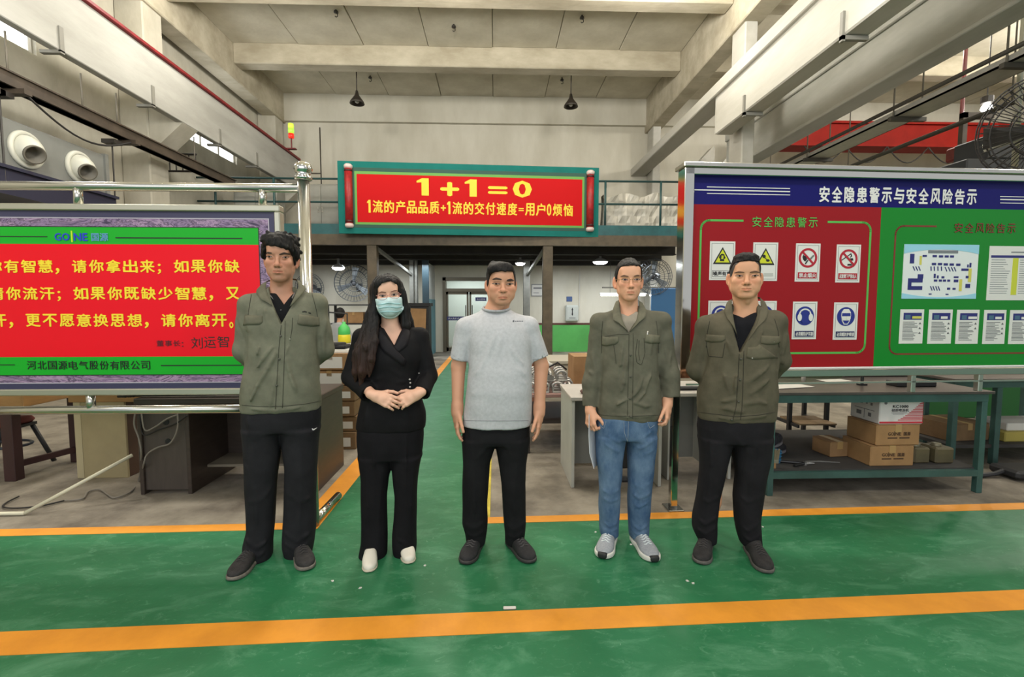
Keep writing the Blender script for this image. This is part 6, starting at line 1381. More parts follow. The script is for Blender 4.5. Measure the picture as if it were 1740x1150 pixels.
    c = AY(1782, 215, 5.4); ax = Vector((-.75, -.5, -.25)).normalized(); wm = mat('dark_wire', srgb(44, 42, 40), .5)
    mb = MB()
    for h, r in ((.0, .62), (.10, .58), (.18, .46), (.23, .28), (-.14, .55), (-.22, .36)):
        e1 = ax.cross(Vector((0, 0, 1))).normalized(); e2 = ax.cross(e1); mb.tube([Vector(c) + ax * h + (e1 * math.cos(2*math.pi*k/28) + e2 * math.sin(2*math.pi*k/28)) * r for k in range(29)], .009, 5, cap=False)
    for k in range(44):
        a = 2 * math.pi * k / 44; d = e1 * math.cos(a) + e2 * math.sin(a); mb.tube([Vector(c) + ax * .24 + d * .1, Vector(c) + ax * .2 + d * .42, Vector(c) + d * .62, Vector(c) - ax * .18 + d * .46, Vector(c) - ax * .24 + d * .12], .0055, 4, cap=False)
    W(mb, 'wire_cage', wm, t); W(MB().lathe([(0, .1), (.1, .1), (.13, .05), (.13, -.45), (.1, -.5), (0, -.5)], c, ax, 18), 'motor', mat('motor_black', srgb(34, 34, 36), .5), t, True)
    for k in range(3):
        a = 2 * math.pi * k / 3; d = e1 * math.cos(a) + e2 * math.sin(a); f = e1 * -math.sin(a) + e2 * math.cos(a); q = Vector(c) + ax * .08
        W(MB().add([q + d * .1 - f * .05, q + d * .52 - f * .14 + ax * .05, q + d * .54 + f * .12 - ax * .03, q + d * .1 + f * .05, q + d * .1 - f * .05 + ax * .012, q + d * .52 - f * .14 + ax * .062, q + d * .54 + f * .12 - ax * .018, q + d * .1 + f * .05 + ax * .012], [(0, 1, 2, 3), (7, 6, 5, 4), (0, 4, 5, 1), (1, 5, 6, 2), (2, 6, 7, 3), (3, 7, 4, 0)]), 'blade', mat('fan_blade', srgb(58, 56, 54), .4, .3), t)
    a, b = AY(1672, 252, 6.0), AY(1760, 222, 5.6); W(MB().tube([a, b], .055, 12), 'white_arm', MATS['nozzle_white'], t, True)
    a, b = AY(1722, 310, 6.1), AY(1734, 100, 6.1); W(MB().tube([a, (b[0], b[1], 7.6)], .035, 10), 'support_pole', SATIN, t, True)
    a = AY(1632, 285, 8.0); solo(MB().box(a[0] - .04, a[0] + .04, a[1] - .04, a[1] + .04, 0.0, AY(1632, 192, 8.0)[2]).box(a[0] - .04, a[0] + .5, a[1] - .04, a[1] + .04, AY(1632, 195, 8.0)[2] - .06, AY(1632, 192, 8.0)[2]), 'lamp_post', db_, 'rusty brown square post below the red crane bridge at right', 'post', (a[0], a[1], 0.0))
    c = AY(1648, 264, 8.4); solo(MB().box(c[0] - .28, c[0] + .26, c[1] - .2, c[1] + .2, c[2] - .09, c[2] + .16, bev=.03).lathe([(0, 0), (.16, .0), (.16, .1), (0, .1)], (c[0], c[1], c[2] - .19), (0, 0, 1), 18).tube([(c[0] - .2, c[1], c[2] + .16), (c[0] - .2, c[1], 7.62)], .03, 8), 'hoist_unit', mat('hoist_red', srgb(112, 34, 30), .5, var=.3, vscale=6), 'small dark red hoist unit hanging below the cable tray at right', 'hoist', tuple(c))
    c = AY(1700, 275, 7.4); solo(MB().box(c[0] - .65, c[0] + 1.0, c[1] - .1, c[1] + .5, c[2] - .32, c[2] + .02, bev=.02).box(c[0] - .3, c[0] + 1.0, c[1] - .1, c[1] + .5, c[2] + .02, c[2] + .4, bev=.02), 'dark_housing', mat('dark_housing', srgb(40, 42, 44), .6), 'black machine housing below the wire fan guard at the right edge', 'machine', tuple(c))
far_things()
# ================================================================ room under the mezzanine
CARD = mat('brown_cardboard', srgb(150, 116, 78), .85, var=.14, vscale=5, bump=.08, bscale=60); CARD2 = mat('dark_cardboard', srgb(122, 96, 66), .85, var=.18, vscale=6, bump=.08, bscale=60); TAPE = mat('parcel_tape', srgb(172, 140, 92), .35); PAPER = mat('paper_label', srgb(206, 204, 198), .7)
def carton(loc, size, label, rz=0.0, m=None, group=None, lab=None, cat='box', tape=True):
    """a closed carton: four walls, two lid flaps meeting over the middle, tape along the joint"""
    w_, d, h = size; m = m or CARD
    t = thing('carton', label, cat, loc, rz, group)
    MB().box(-w_/2, w_/2, -d/2, d/2, 0, h - .004, bev=.006).build('carton_body', m, t)
    for q in (-1, 1): MB().box(q * .002, q * w_/2, -d/2, d/2, h - .004, h, bev=.0015).build('lid_flap', m, t)
    if tape: MB().box(-.025, .025, -d/2 - .001, d/2 + .001, h, h + .0012).box(-.025, .025, -d/2 - .0015, -d/2, h - .06, h).build('tape_strip', TAPE, t)
    if lab:
        for (x0, x1, z0, z1) in lab: MB().box(x0, x1, -d/2 - .0015, -d/2 - .0003, z0, z1).build('paper_label', PAPER, t)
    return t
def wall_fan(c, r, label, tilt):
    t = thing('wall_fan', label, 'fan', tuple(c), group='grey wall fans under the mezzanine'); wm = mat('grey_fan_wire', srgb(78, 82, 86), .45, .5)
    ax = Vector((tilt, -1, -.12)).normalized(); e1 = ax.cross(Vector((0, 0, 1))).normalized(); e2 = ax.cross(e1); C = Vector((0, 0, 0))
    mb = MB()
    for h, rr in ((.10, r * .98), (.13, r * .7), (.145, r * .42), (-.02, r), (-.10, r * .72), (.15, r * .2)): mb.tube([C + ax * h + (e1 * math.cos(2*math.pi*k/30) + e2 * math.sin(2*math.pi*k/30)) * rr for k in range(31)], .008, 5, cap=False)
    for k in range(36):
        d = e1 * math.cos(2*math.pi*k/36) + e2 * math.sin(2*math.pi*k/36); mb.tube([C + ax * .15 + d * r * .18, C + ax * .13 + d * r * .7, C + ax * .10 + d * r * .98, C - ax * .02 + d * r, C - ax * .10 + d * r * .7], .0042, 4, cap=False)
    mb.build('wire_cage', wm, t)
    MB().lathe([(0, .155), (.05, .155), (.06, .14), (.06, .06)], C, ax, 14).build('hub', mat('fan_hub', srgb(60, 62, 66), .5), t, smooth=True)
    for k in range(3):
        a = 2 * math.pi * (k + .2) / 3; d = e1 * math.cos(a) + e2 * math.sin(a); f = e2 * math.cos(a) - e1 * math.sin(a); q = C + ax * .05
        P_ = [q + d * .05 - f * .03, q + d * r * .85 - f * .10 + ax * .03, q + d * r * .88 + f * .09 - ax * .03, q + d * .05 + f * .04]
        MB().add(P_ + [p + ax * .01 for p in P_], [(0, 1, 2, 3), (7, 6, 5, 4), (0, 4, 5, 1), (1, 5, 6, 2), (2, 6, 7, 3), (3, 7, 4, 0)]).build('blade', mat('fan_blade_grey', srgb(120, 126, 130), .4, .3), t)
    MB().lathe([(0, .06), (.075, .06), (.085, -.02), (.085, -.2), (.05, -.26), (0, -.26)], C, ax, 16).build('motor', mat('fan_motor', srgb(52, 54, 58), .5), t, smooth=True)
    MB().tube([C - ax * .18, (0, YB - c[1] - .02, -.1)], .03, 8).box(-.09, .09, YB - c[1] - .04, YB - c[1] - .005, -.22, .02).build('wall_bracket', mat('fan_motor', srgb(52, 54, 58), .5), t)
    return t
def dome_lamp(c, label, s=.16):
    t = thing('dome_lamp', label, 'lamp', tuple(c), group='lit lamps under the mezzanine')
    MB().lathe([(.0, -.05), (s * .5, -.045), (s * .85, -.02), (s, .02), (s * .9, .03)], n=18).build('diffuser', mat('lit_diffuser', (1, 1, .98), .4, emit=14), t, smooth=True)
    MB().lathe([(s * 1.02, .015), (s * 1.05, .03), (s * .6, .09), (.03, .12), (.03, 2.66 - c[2] if c[2] < 2.5 else .16)], n=18).build('lamp_shade', mat('lamp_shade_grey', srgb(120, 120, 116), .5), t, smooth=True)
def room():
    wall_fan(AY(601, 481, 14.0), .54, 'large grey wall fan turned a little, left of the woman', .35); wall_fan(AY(527, 489, 14.0), .42, 'smaller grey wall fan half hidden by the chrome sign post', -.2)
    bf = mat('black_fan', srgb(30, 28, 28), .5)
    c = AY(1112, 470, 12.6); t = wall_fan(c, .48, 'black wall fan on a bracket behind the man in glasses', -.9)
    dome_lamp(AY(575, 456, 12.6), 'round lit lamp under the mezzanine above the large wall fan'); dome_lamp(AY(1020, 446, 12.2), 'bright lit lamp under the mezzanine beside the man in glasses', .19); dome_lamp(AY(884, 448, 12.6), 'lit lamp under the mezzanine behind the head of the man in the T-shirt', .13)
    for i, (x0, x1, lb) in enumerate(((3.0, 4.35, 'long lit tube lamp under the mezzanine, behind the man in glasses'), (4.42, 5.7, 'long lit tube lamp under the mezzanine, partly behind the board post'))):
        t = thing('tube_lamp', lb, 'lamp', (x0, 13.5, 1.73), group='lit tube lamps'); W(MB().box(x0, x1, 13.46, 13.56, 1.76, 1.80), 'housing', WHITEP, t); W(MB().tube([(x0 + .03, 13.5, 1.735), (x1 - .03, 13.5, 1.735)], .022, 10), 'tube', mat('lit_tube', (1, 1, .97), .4, emit=9), t, True)
        for x in (x0 + .3, x1 - .3): W(MB().tube([(x, 13.51, 1.8), (x, 13.51, 2.7)], .006, 5), 'hanger_wire', MATS['rod_dark'], t)
    solo(MB().box(3.05, 5.9, 13.42, 13.46, 1.93, 1.97), 'cable_strut', MATS['dark_pipe'], 'dark horizontal strut above the lit tube lamps', 'rail', (3.05, 13.42, 1.93))
    # electrical box, tag, notices
    t = thing('electrical_box', 'pale grey electrical box on the white wall above the green dado', 'box', (2.36, YB, 1.1)); W(MB().box(2.16, 2.56, YB - .16, YB, .95, 1.45, bev=.03), 'box_body', mat('box_grey', srgb(186, 190, 184), .5), t); W(MB().box(2.20, 2.52, YB - .175, YB - .158, 1.0, 1.4, bev=.01), 'box_door', mat('box_door', srgb(176, 180, 174), .5), t); W(MB().prof([(2.33, YB - .178, 1.3), (2.39, YB - .178, 1.3), (2.36, YB - .178, 1.38)], (0, .004, 0)).box(2.347, 2.373, YB - .178, YB - .174, 1.17, 1.3).prof([(2.33, YB - .178, 1.19), (2.36, YB - .178, 1.12), (2.39, YB - .178, 1.19)], (0, .004, 0)), 'arrow_mark', BLACKP, t); W(MB().box(2.26, 2.46, YB - .178, YB - .174, 1.05, 1.065), 'print_line', BLACKP, t)
    W(MB().tube([(2.6, YB - .03, 1.4), (2.6, YB - .03, 2.62)], .014, 6), 'conduit', MATS['window_frame_white'], t)
    solo(MB().box(2.2, 2.38, YB - .02, YB - .002, 1.56, 1.72, bev=.02), 'blue_tag', mat('blue_tag', srgb(60, 84, 130), .5), 'small blue round-cornered tag above the electrical box', 'sign', (2.29, YB, 1.56))
    t = thing('wall_notice', 'small white framed notice on the wall beside the brown post', 'notice', (1.25, YB, 1.75)); W(MB().box(1.1, 1.5, YB - .02, YB, 1.72, 2.1), 'notice_frame', mat('grey_frame', srgb(140, 140, 138), .5), t); W(MB().box(1.13, 1.47, YB - .025, YB - .018, 1.75, 2.07), 'notice_sheet', PAPER, t)
    W(MB().box(1.17, 1.43, YB - .028, YB - .024, 1.95, 2.0).box(1.17, 1.34, YB - .028, YB - .024, 1.82, 1.84), 'print_line', mat('grey_print2', srgb(120, 120, 124), .7), t)
    bl = mat('blue_sign', srgb(30, 38, 104), .5)
    for k, (x0, x1, z0, z1, y, lb, tx) in enumerate(((-.62, -.28, 1.58, 1.69, YB + .03, 'small blue plate with white writing on the right door leaf', '办公区域'), (-1.50, -.95, .98, 1.10, YB + .03, 'blue strip with white writing low on the left door leaf', '闲人免进 办公区'))):
        t = thing('door_plate', lb, 'sign', (x0, y, z0)); W(MB().box(x0, x1, y, y + .006, z0, z1), 'plate', bl, t); text_on(tx, WHITEP, (np.array((x0, y, z0)), np.array((1., 0, 0)), np.array((0, 0, 1.))), .04, x1 - x0 - .04, .03, z1 - z0 - .03, t, off=.002)
    # shelf with cartons, seated worker, bins
    rk = mat('dark_rack', srgb(46, 48, 50), .6); t = thing('storage_rack', 'dark steel rack with cartons behind the woman', 'rack', (-3.6, 10.5, 0))
    for x in (-3.65, -2.45):
        for y in (10.3, 10.8): W(MB().box(x, x + .05, y, y + .05, 0, 1.46), 'upright', rk, t)
    for z in (.25, .72, 1.02, 1.43): W(MB().box(-3.65, -2.4, 10.3, 10.85, z, z + .03), 'shelf', rk, t)
    carton((-3.1, 10.57, 1.05), (.42, .36, .24), 'carton on the dark rack, left of the woman', group='cartons on the rack'); carton((-2.66, 10.57, 1.05), (.36, .34, .2), 'carton on the dark rack, close behind the woman', m=CARD2, group='cartons on the rack')
    t = thing('tool_cabinet', 'black cabinet with a propped cardboard sheet beside the blue partition', 'cabinet', (-1.9, 12.3, 0)); W(MB().box(-2.42, -1.72, 12.2, 12.7, 0, 1.5, bev=.01).box(-2.46, -1.68, 12.16, 12.74, 1.42, 1.5), 'cabinet_body', mat('black_cabinet', srgb(28, 28, 30), .6), t)
    for z in (.5, .95): W(MB().box(-2.38, -1.76, 12.18, 12.2, z - .4, z - .02), 'drawer', mat('black_drawer', srgb(38, 38, 40), .5), t)
    solo(MB().bar((-2.04, 12.12, .82), (-2.02, 12.145, 1.36), .5, .015, upv=(0, 1, 0)), 'cardboard_sheet', CARD, 'flat brown cardboard sheet leaning on the black cabinet', 'cardboard', (-2.04, 12.12, .82))
    # background worker, seen small from behind at a bench
    F = Figure('distant worker in a grey shirt sitting with the back turned', (-3.15, 9.5), 160)
    S = SDF(np.arange(-.34, .34, .013, f32), np.arange(-.55, .3, .013, f32), np.arange(.02, 1.45, .013, f32))
    S.loft([(.45, 0, 0, .17, .13), (.6, 0, 0, .17, .12), (.85, 0, -.02, .18, .12), (1.0, 0, -.04, .19, .11), (1.08, 0, -.05, .13, .09)], k=.03)
    for q in (-1, 1): S.cone((q * .18, -.04, 1.0), (q * .24, -.1, .76), .055, .047, k=.03).cone((q * .24, -.1, .76), (q * .17, -.36, .84), .045, .034, k=.02).ell((q * .16, -.42, .84), (.036, .06, .024), k=.01); S.cone((q * .09, -.02, .5), (q * .12, -.42, .5), .085, .066, k=.03).cone((q * .12, -.42, .5), (q * .12, -.36, .12), .055, .04, k=.02).ell((q * .12, -.42, .07), (.045, .11, .04), k=.02)
    S.cone((0, -.05, 1.05), (0, -.08, 1.18), .05, .05, k=.02).ell((0, -.1, 1.26), (.078, .095, .115), k=.02).ell((0, -.19, 1.245), (.015, .02, .02), k=.01)
    vs, fs = S.mesh(); tone = np.tile(np.array(srgb(150, 154, 156)), (len(vs), 1)); tone[vs[:, 2] > 1.10] = srgb(186, 140, 112); tone[(vs[:, 2] < .56)] = srgb(44, 48, 60); tone[(np.abs(vs[:, 1] + .42) < .07) & (vs[:, 2] > .76) & (vs[:, 2] < .93)] = srgb(186, 140, 112); tone[vs[:, 2] < .11] = srgb(30, 30, 30)
    F.add('body', vs, fs, mat('worker_cloth', (1, 1, 1), .85, attr='tone'), tone, key='body')
    S = SDF(np.arange(-.12, .12, .009, f32), np.arange(-.24, .05, .009, f32), np.arange(1.1, 1.42, .009, f32)); S.ell((0, -.09, 1.275), (.09, .105, .122), k=.01); S.plane((0, -.13, 1.26), (0, -.7, -.45)); vs, fs = S.mesh(); F.add('hair', vs, fs, HAIRM)
    t = thing('stool', 'dark stool under the distant worker', 'stool', (-3.15, 9.5, 0)); MB().lathe([(0, .42), (.17, .42), (.18, .40), (.17, .37), (0, .37)], n=18).build('seat', rk, t, smooth=True)
    for k in range(4): a = k * math.pi / 2 + .4; MB().tube([(.1 * math.cos(a), .1 * math.sin(a), .38), (.18 * math.cos(a), .18 * math.sin(a), 0)], .014, 6).build('leg', rk, t)
    wt = mat('grey_bench_top', srgb(150, 148, 140), .6); t = thing('work_table', 'pale work table in front of the distant worker', 'table', (-3.2, 8.4, 0)); W(MB().box(-3.9, -2.3, 8.2, 9.0, .72, .76, bev=.005), 'tabletop', wt, t)
    for x in (-3.84, -2.36):
        for y in (8.26, 8.94): W(MB().box(x - .025, x + .025, y - .025, y + .025, 0, .72), 'leg', rk, t)
    c = (-2.72, 8.55, .76); t = thing('spray_bottle', 'green and yellow plastic container on the pale work table', 'bottle', c); MB().lathe([(0, 0), (.10, 0), (.11, .02), (.11, .13), (.10, .15)], n=18).build('yellow_base', mat('yellow_plastic', srgb(220, 206, 44), .4), t, smooth=True); MB().lathe([(.10, .15), (.105, .17), (.10, .27), (.05, .33), (.03, .34), (.03, .38), (0, .38)], n=18).build('green_top', mat('green_plastic', srgb(76, 186, 92), .4), t, smooth=True)
    t = thing('swivel_lamp', 'dark swivel arm on the work table beside the distant worker', 'lamp', (-2.95, 8.9, .76)); MB().tube([(.18, 0, 0), (.18, 0, .52), (-.34, -.02, .56)], .016, 8).lathe([(0, 0), (.06, 0), (.06, .02), (0, .02)], (.18, 0, 0), (0, 0, 1), 12).build('arm', rk, t)
    # stack of cartons beyond the dark desk
    cs = ((-1.62, 4.86, 0, .46, .44, .17), (-1.60, 4.88, .175, .44, .42, .15), (-1.63, 4.87, .33, .46, .44, .15), (-1.61, 4.86, .485, .45, .42, .145), (-1.64, 4.88, .635, .46, .44, .155), (-1.62, 4.86, .795, .46, .44, .16))
    nm = ('lowest', 'second', 'third', 'fourth', 'fifth', 'topmost')
    for (x, y, z, a, b, h), k in zip(cs, nm): carton((x, y, z), (a, b, h), '%s carton of the stack beyond the dark brown desk' % k, .04 * math.sin(z * 20), CARD if z > .6 else CARD2, 'carton stack beyond the dark desk', [(-.12, .12, .02, h - .03)] if z > .6 else [(.02, .18, .03, h - .05)])
    solo(MB().box(-1.8, -1.44, 4.7, 5.0, .957, .975).box(-1.78, -1.46, 4.72, 4.98, .975, .99), 'paper_stack', PAPER, 'white papers lying on the topmost carton beyond the desk', 'paper', (-1.62, 4.86, .957)); solo(MB().box(-1.74, -1.5, 4.74, 4.94, .992, 1.03, bev=.012).lathe([(.02, 0), (.1, .0), (.09, .02), (0, .025)], (-1.62, 4.84, 1.03)), 'felt_case', mat('black_felt', srgb(26, 26, 28), .8), 'flat black case on the papers above the carton stack', 'case', (-1.62, 4.86, .992))
room()
# ================================================================ the two big boards
def chars(P, items, m, parent, name='lettering', bold=.012, off=.004):
    """single characters at their places, joined into one printed line"""
    mb = MB()
    for ch, u, v, w_, h in items:
        if ch == ' ': continue
        me = text_mesh(ch, bold); co = np.array([q.co for q in me.vertices]); zz = co[:, 2]; co = co[:, :2]; lo, hi = co.min(0), co.max(0); s_ = (co - lo) / np.maximum(hi - lo, 1e-6)
        mb.add([P.pt(u + a * w_, v + b * h, off + z * .0003) for (a, b), z in zip(s_, zz)], [tuple(p.vertices) for p in me.polygons]); bpy.data.meshes.remove(me)
    o = W(mb, name, m, parent, fix=False); o['kind'] = 'stuff'
    return o
class PxPlate(Plate):
    def uv(s, px, py):
        d = ray(px, py); t = ((s.O - EYE) @ s.N) / (d @ s.N); p = EYE + d * t - s.O; return float(p @ s.U), float(p @ s.W)
    def box(s, px0, py0, px1, py1):
        a, b, c, d = s.uv(px0, py0), s.uv(px1, py0), s.uv(px0, py1), s.uv(px1, py1)
        return (a[0] + c[0]) / 2, (b[0] + d[0]) / 2, (c[1] + d[1]) / 2, (a[1] + b[1]) / 2
def line_chars(P, text, px0, px1, py0, py1, narrow='，；。：、'):
    """characters spread evenly between two pixels columns; punctuation small at the lower left of its cell"""
    out = []; n = len(text); st = (px1 - px0) / n
    for i, c in enumerate(text):
        a = px0 + i * st
        if c in narrow:
            u0, u1, v0, v1 = P.box(a + st * .08, py0 + (py1 - py0) * .62, a + st * .34, py1 + (py1 - py0) * .12)
            if c == '；' or c == '：': u0, u1, v0, v1 = P.box(a + st * .1, py0 + (py1 - py0) * .3, a + st * .32, py1 + (py1 - py0) * .1)
        else: u0, u1, v0, v1 = P.box(a + st * .06, py0, a + st * .94, py1)
        if c == '一': v0, v1 = (v0 + v1) / 2 - .004, (v0 + v1) / 2 + .004
        out.append((c, u0, v0, u1 - u0, v1 - v0))
    return out
def left_board():
    Y = 3.0; X0, X1, Z0, Z1 = -3.66, -1.318, .868, 2.036
    t = thing('slogan_board', 'red and green slogan board in a steel tube stand, left of the row of people', 'sign', (-2.5, 3.02, 0)); P = PxPlate(((0, Y - .012, 0), (1., 0, 0), (0, 0, 1.)))
    sf = SATIN
    W(MB().box(X0 + .03, X1 - .03, Y - .010, Y + .03, Z0 + .03, Z1 - .03), 'back_panel', mat('grey_back', srgb(120, 122, 124), .6), t)
    W(MB().box(X0, X1, Y - .03, Y + .035, Z1 - .04, Z1, bev=.006).box(X0, X1, Y - .03, Y + .035, Z0, Z0 + .04, bev=.006).box(X0, X0 + .036, Y - .03, Y + .035, Z0 + .04, Z1 - .04, bev=.006).box(X1 - .036, X1, Y - .03, Y + .035, Z0 + .04, Z1 - .04, bev=.006), 'metal_frame', sf, t)
    nv = mat('navy_border', srgb(56, 54, 84), .4); mbm = marble()
    def band(name, a, b, m, off):
        (x0, x1, z0, z1), (p0, p1, q0, q1) = a, b
        mb = MB(); P.rect(mb, x0, x1, q1, z1, off); P.rect(mb, x0, x1, z0, q0, off); P.rect(mb, x0, p0, q0, q1, off); P.rect(mb, p1, x1, q0, q1, off); return W(mb, name, m, t)
    i0 = (X0 + .036, X1 - .036, Z0 + .04, Z1 - .04); i1 = (X0 + .078, X1 - .078, Z0 + .080, Z1 - .085); i2 = (X0 + .14, X1 - .140, Z0 + .128, Z1 - .138)
    band('navy_border', i0, i1, nv, .0); band('marble_border', i1, i2, mbm, .0); lt = mat('pale_line', srgb(176, 170, 182), .5)
    W(P.frame_rect(MB(), i1[0] - .006, i1[1] + .006, i1[2] - .006, i1[3] + .006, .006, .0015), 'border_line', lt, t); W(P.frame_rect(MB(), i2[0] - .005, i2[1] + .005, i2[2] - .005, i2[3] + .005, .005, .0015), 'border_line', BLACKP, t)
    gz1 = P.uv(200, 415)[1]; gz0 = P.uv(200, 606)[1]
    gn = mat('sign_green', srgb(22, 168, 40), .4, spec=.28); rd = mat('sign_red_gloss', srgb(238, 10, 32), .3, spec=.28)
    W(P.rect(P.rect(MB(), i2[0], i2[1], gz1, i2[3], .001), i2[0], i2[1], i2[2], gz0, .001), 'green_band', gn, t); W(P.rect(MB(), i2[0], i2[1], gz0, gz1, .001), 'red_panel', rd, t)
    yl = mat('sign_yellow', srgb(252, 222, 62), .5, spec=.2); bk = mat('sign_black', srgb(20, 28, 24), .5); bl = mat('sign_blue', srgb(28, 60, 196), .4); gb = mat('sign_grey_blue', srgb(92, 150, 190), .5); dr = mat('sign_dark_red', srgb(90, 14, 30), .5); ly = mat('logo_lime', srgb(196, 220, 40), .4)
    for x0, x1, y, h in ((-170, 81, 401.5, .8), (197, 412, 404.5, .9), (-150, 26, 620, .7), (274, 412, 620.5, .8)): W(P.rect(MB(), *P.box(x0, y - h, x1, y + h), .003), 'rule_line', bk, t)
    a = P.box(93.5, 396, 119.5, 409); P.text('GO', bl, *a, t, bold=.03, off=.004); a = P.box(126, 396, 150, 409.5); P.text('NE', bl, *a, t, bold=.035, off=.004)
    a = P.box(121.6, 392, 124, 411.5); W(P.rect(MB(), *a, .003), 'logo_bar', ly, t); a = P.box(156, 396, 185, 410); P.text('国源', gb, *a, t, bold=.03, off=.004)
    for tx, p0, p1, y0, y1 in (('如果你有智慧，请你拿出来；如果你缺', -80, 409.5, 441.5, 463.5), ('少智慧，请你流汗；如果你既缺少智慧，又', -134, 411, 487.5, 509.5), ('不愿流汗，更不愿意换思想，请你离开。', -100.5, 416.5, 533, 555)):
        chars(P, line_chars(P, tx, p0, p1, y0, y1), yl, t, bold=.028)
    chars(P, line_chars(P, '董事长：', 266, 322, 578, 588), dr, t, bold=.012)
    it = line_chars(P, '刘运智', 324, 391, 573, 592); sk = []
    chars(P, [(c, u, v + .004 * k, w_, h) for k, (c, u, v, w_, h) in enumerate(it)], bk, t, bold=0)
    chars(P, line_chars(P, '河北国源电气股份有限公司', 46, 257, 613, 627.5), bk, t, bold=.012)
    # stand of steel tubes
    tb = STEEL
    W(MB().tube([(-3.86, Y, 2.145), (-1.18, Y, 2.145)], .027, 12), 'top_rail', tb, t, True); W(MB().tube([(-3.86, Y, .772), (-1.18, Y, .772)], .027, 12), 'bottom_rail', tb, t, True)
    for x in (-1.18, -3.86):
        W(MB().tube([(x, Y, 0.0), (x, Y, 2.20)], .036, 16), 'post', tb, t, True); W(MB().lathe([(.036, 0), (.05, .004), (.052, .02), (.036, .035), (.048, .05), (.055, .072), (.046, .098), (.022, .112), (0, .115)], (x, Y, 2.19), (0, 0, 1), 18), 'finial', CHROME, t, True)
        W(MB().tube([(x, Y - .02, .03), (x + .02, Y + .42, .03)], .028, 12), 'foot_tube', CHROME, t, True)
    for x, z0, z1 in ((-2.53, 2.035, 2.145), (-1.43, 2.035, 2.145), (-3.5, 2.035, 2.145), (-2.53, .772, .87), (-1.43, .772, .87)): W(MB().tube([(x, Y, z0), (x, Y, z1)], .024, 10), 'connector', tb, t, True)
def marble():
    m = bpy.data.materials.new('violet_marble_print'); m.use_nodes = True; nt = m.node_tree; b = nt.nodes['Principled BSDF']; L = nt.links.new; b.inputs['Roughness'].default_value = .35
    tc = nt.nodes.new('ShaderNodeTexCoord'); mp = nt.nodes.new('ShaderNodeMapping'); mp.inputs['Scale'].default_value = (1, 1, 3.2); L(tc.outputs['Object'], mp.inputs[0])
    n = nt.nodes.new('ShaderNodeTexNoise'); n.inputs['Scale'].default_value = 4; n.inputs['Detail'].default_value = 9; n.inputs['Roughness'].default_value = .7; n.inputs['Distortion'].default_value = 1.4; L(mp.outputs[0], n.inputs['Vector'])
    r = nt.nodes.new('ShaderNodeValToRGB'); L(n.outputs['Fac'], r.inputs[0]); e = r.color_ramp.elements
    e[0].position = .30; e[0].color = (*srgb(44, 34, 58), 1); e[1].position = .72; e[1].color = (*srgb(206, 190, 210), 1)
    for p, c in ((.40, srgb(72, 56, 88)), (.47, srgb(156, 132, 166)), (.51, srgb(58, 42, 70)), (.56, srgb(178, 150, 180)), (.63, srgb(110, 84, 122))): q = e.new(p); q.color = (*c, 1)
    L(r.outputs[0], b.inputs['Base Color']); return m
def round_rect(P, px0, py0, px1, py1, r, gap, top=True):
    """an open rounded frame with a gap in its upper side, as u, v points (two runs)"""
    u0, u1, v0, v1 = P.box(px0, py0, px1, py1); g0, g1 = (P.uv(x, py0)[0] for x in gap)
    arc = lambda cu, cv, a0, a1: [(cu + r * math.cos(R(a0 + (a1 - a0) * k / 7)), cv + r * math.sin(R(a0 + (a1 - a0) * k / 7))) for k in range(8)]
    return [(g0, v1)] + arc(u0 + r, v1 - r, 90, 180) + arc(u0 + r, v0 + r, 180, 270) + arc(u1 - r, v0 + r, 270, 360) + arc(u1 - r, v1 - r, 0, 90) + [(g1, v1)]
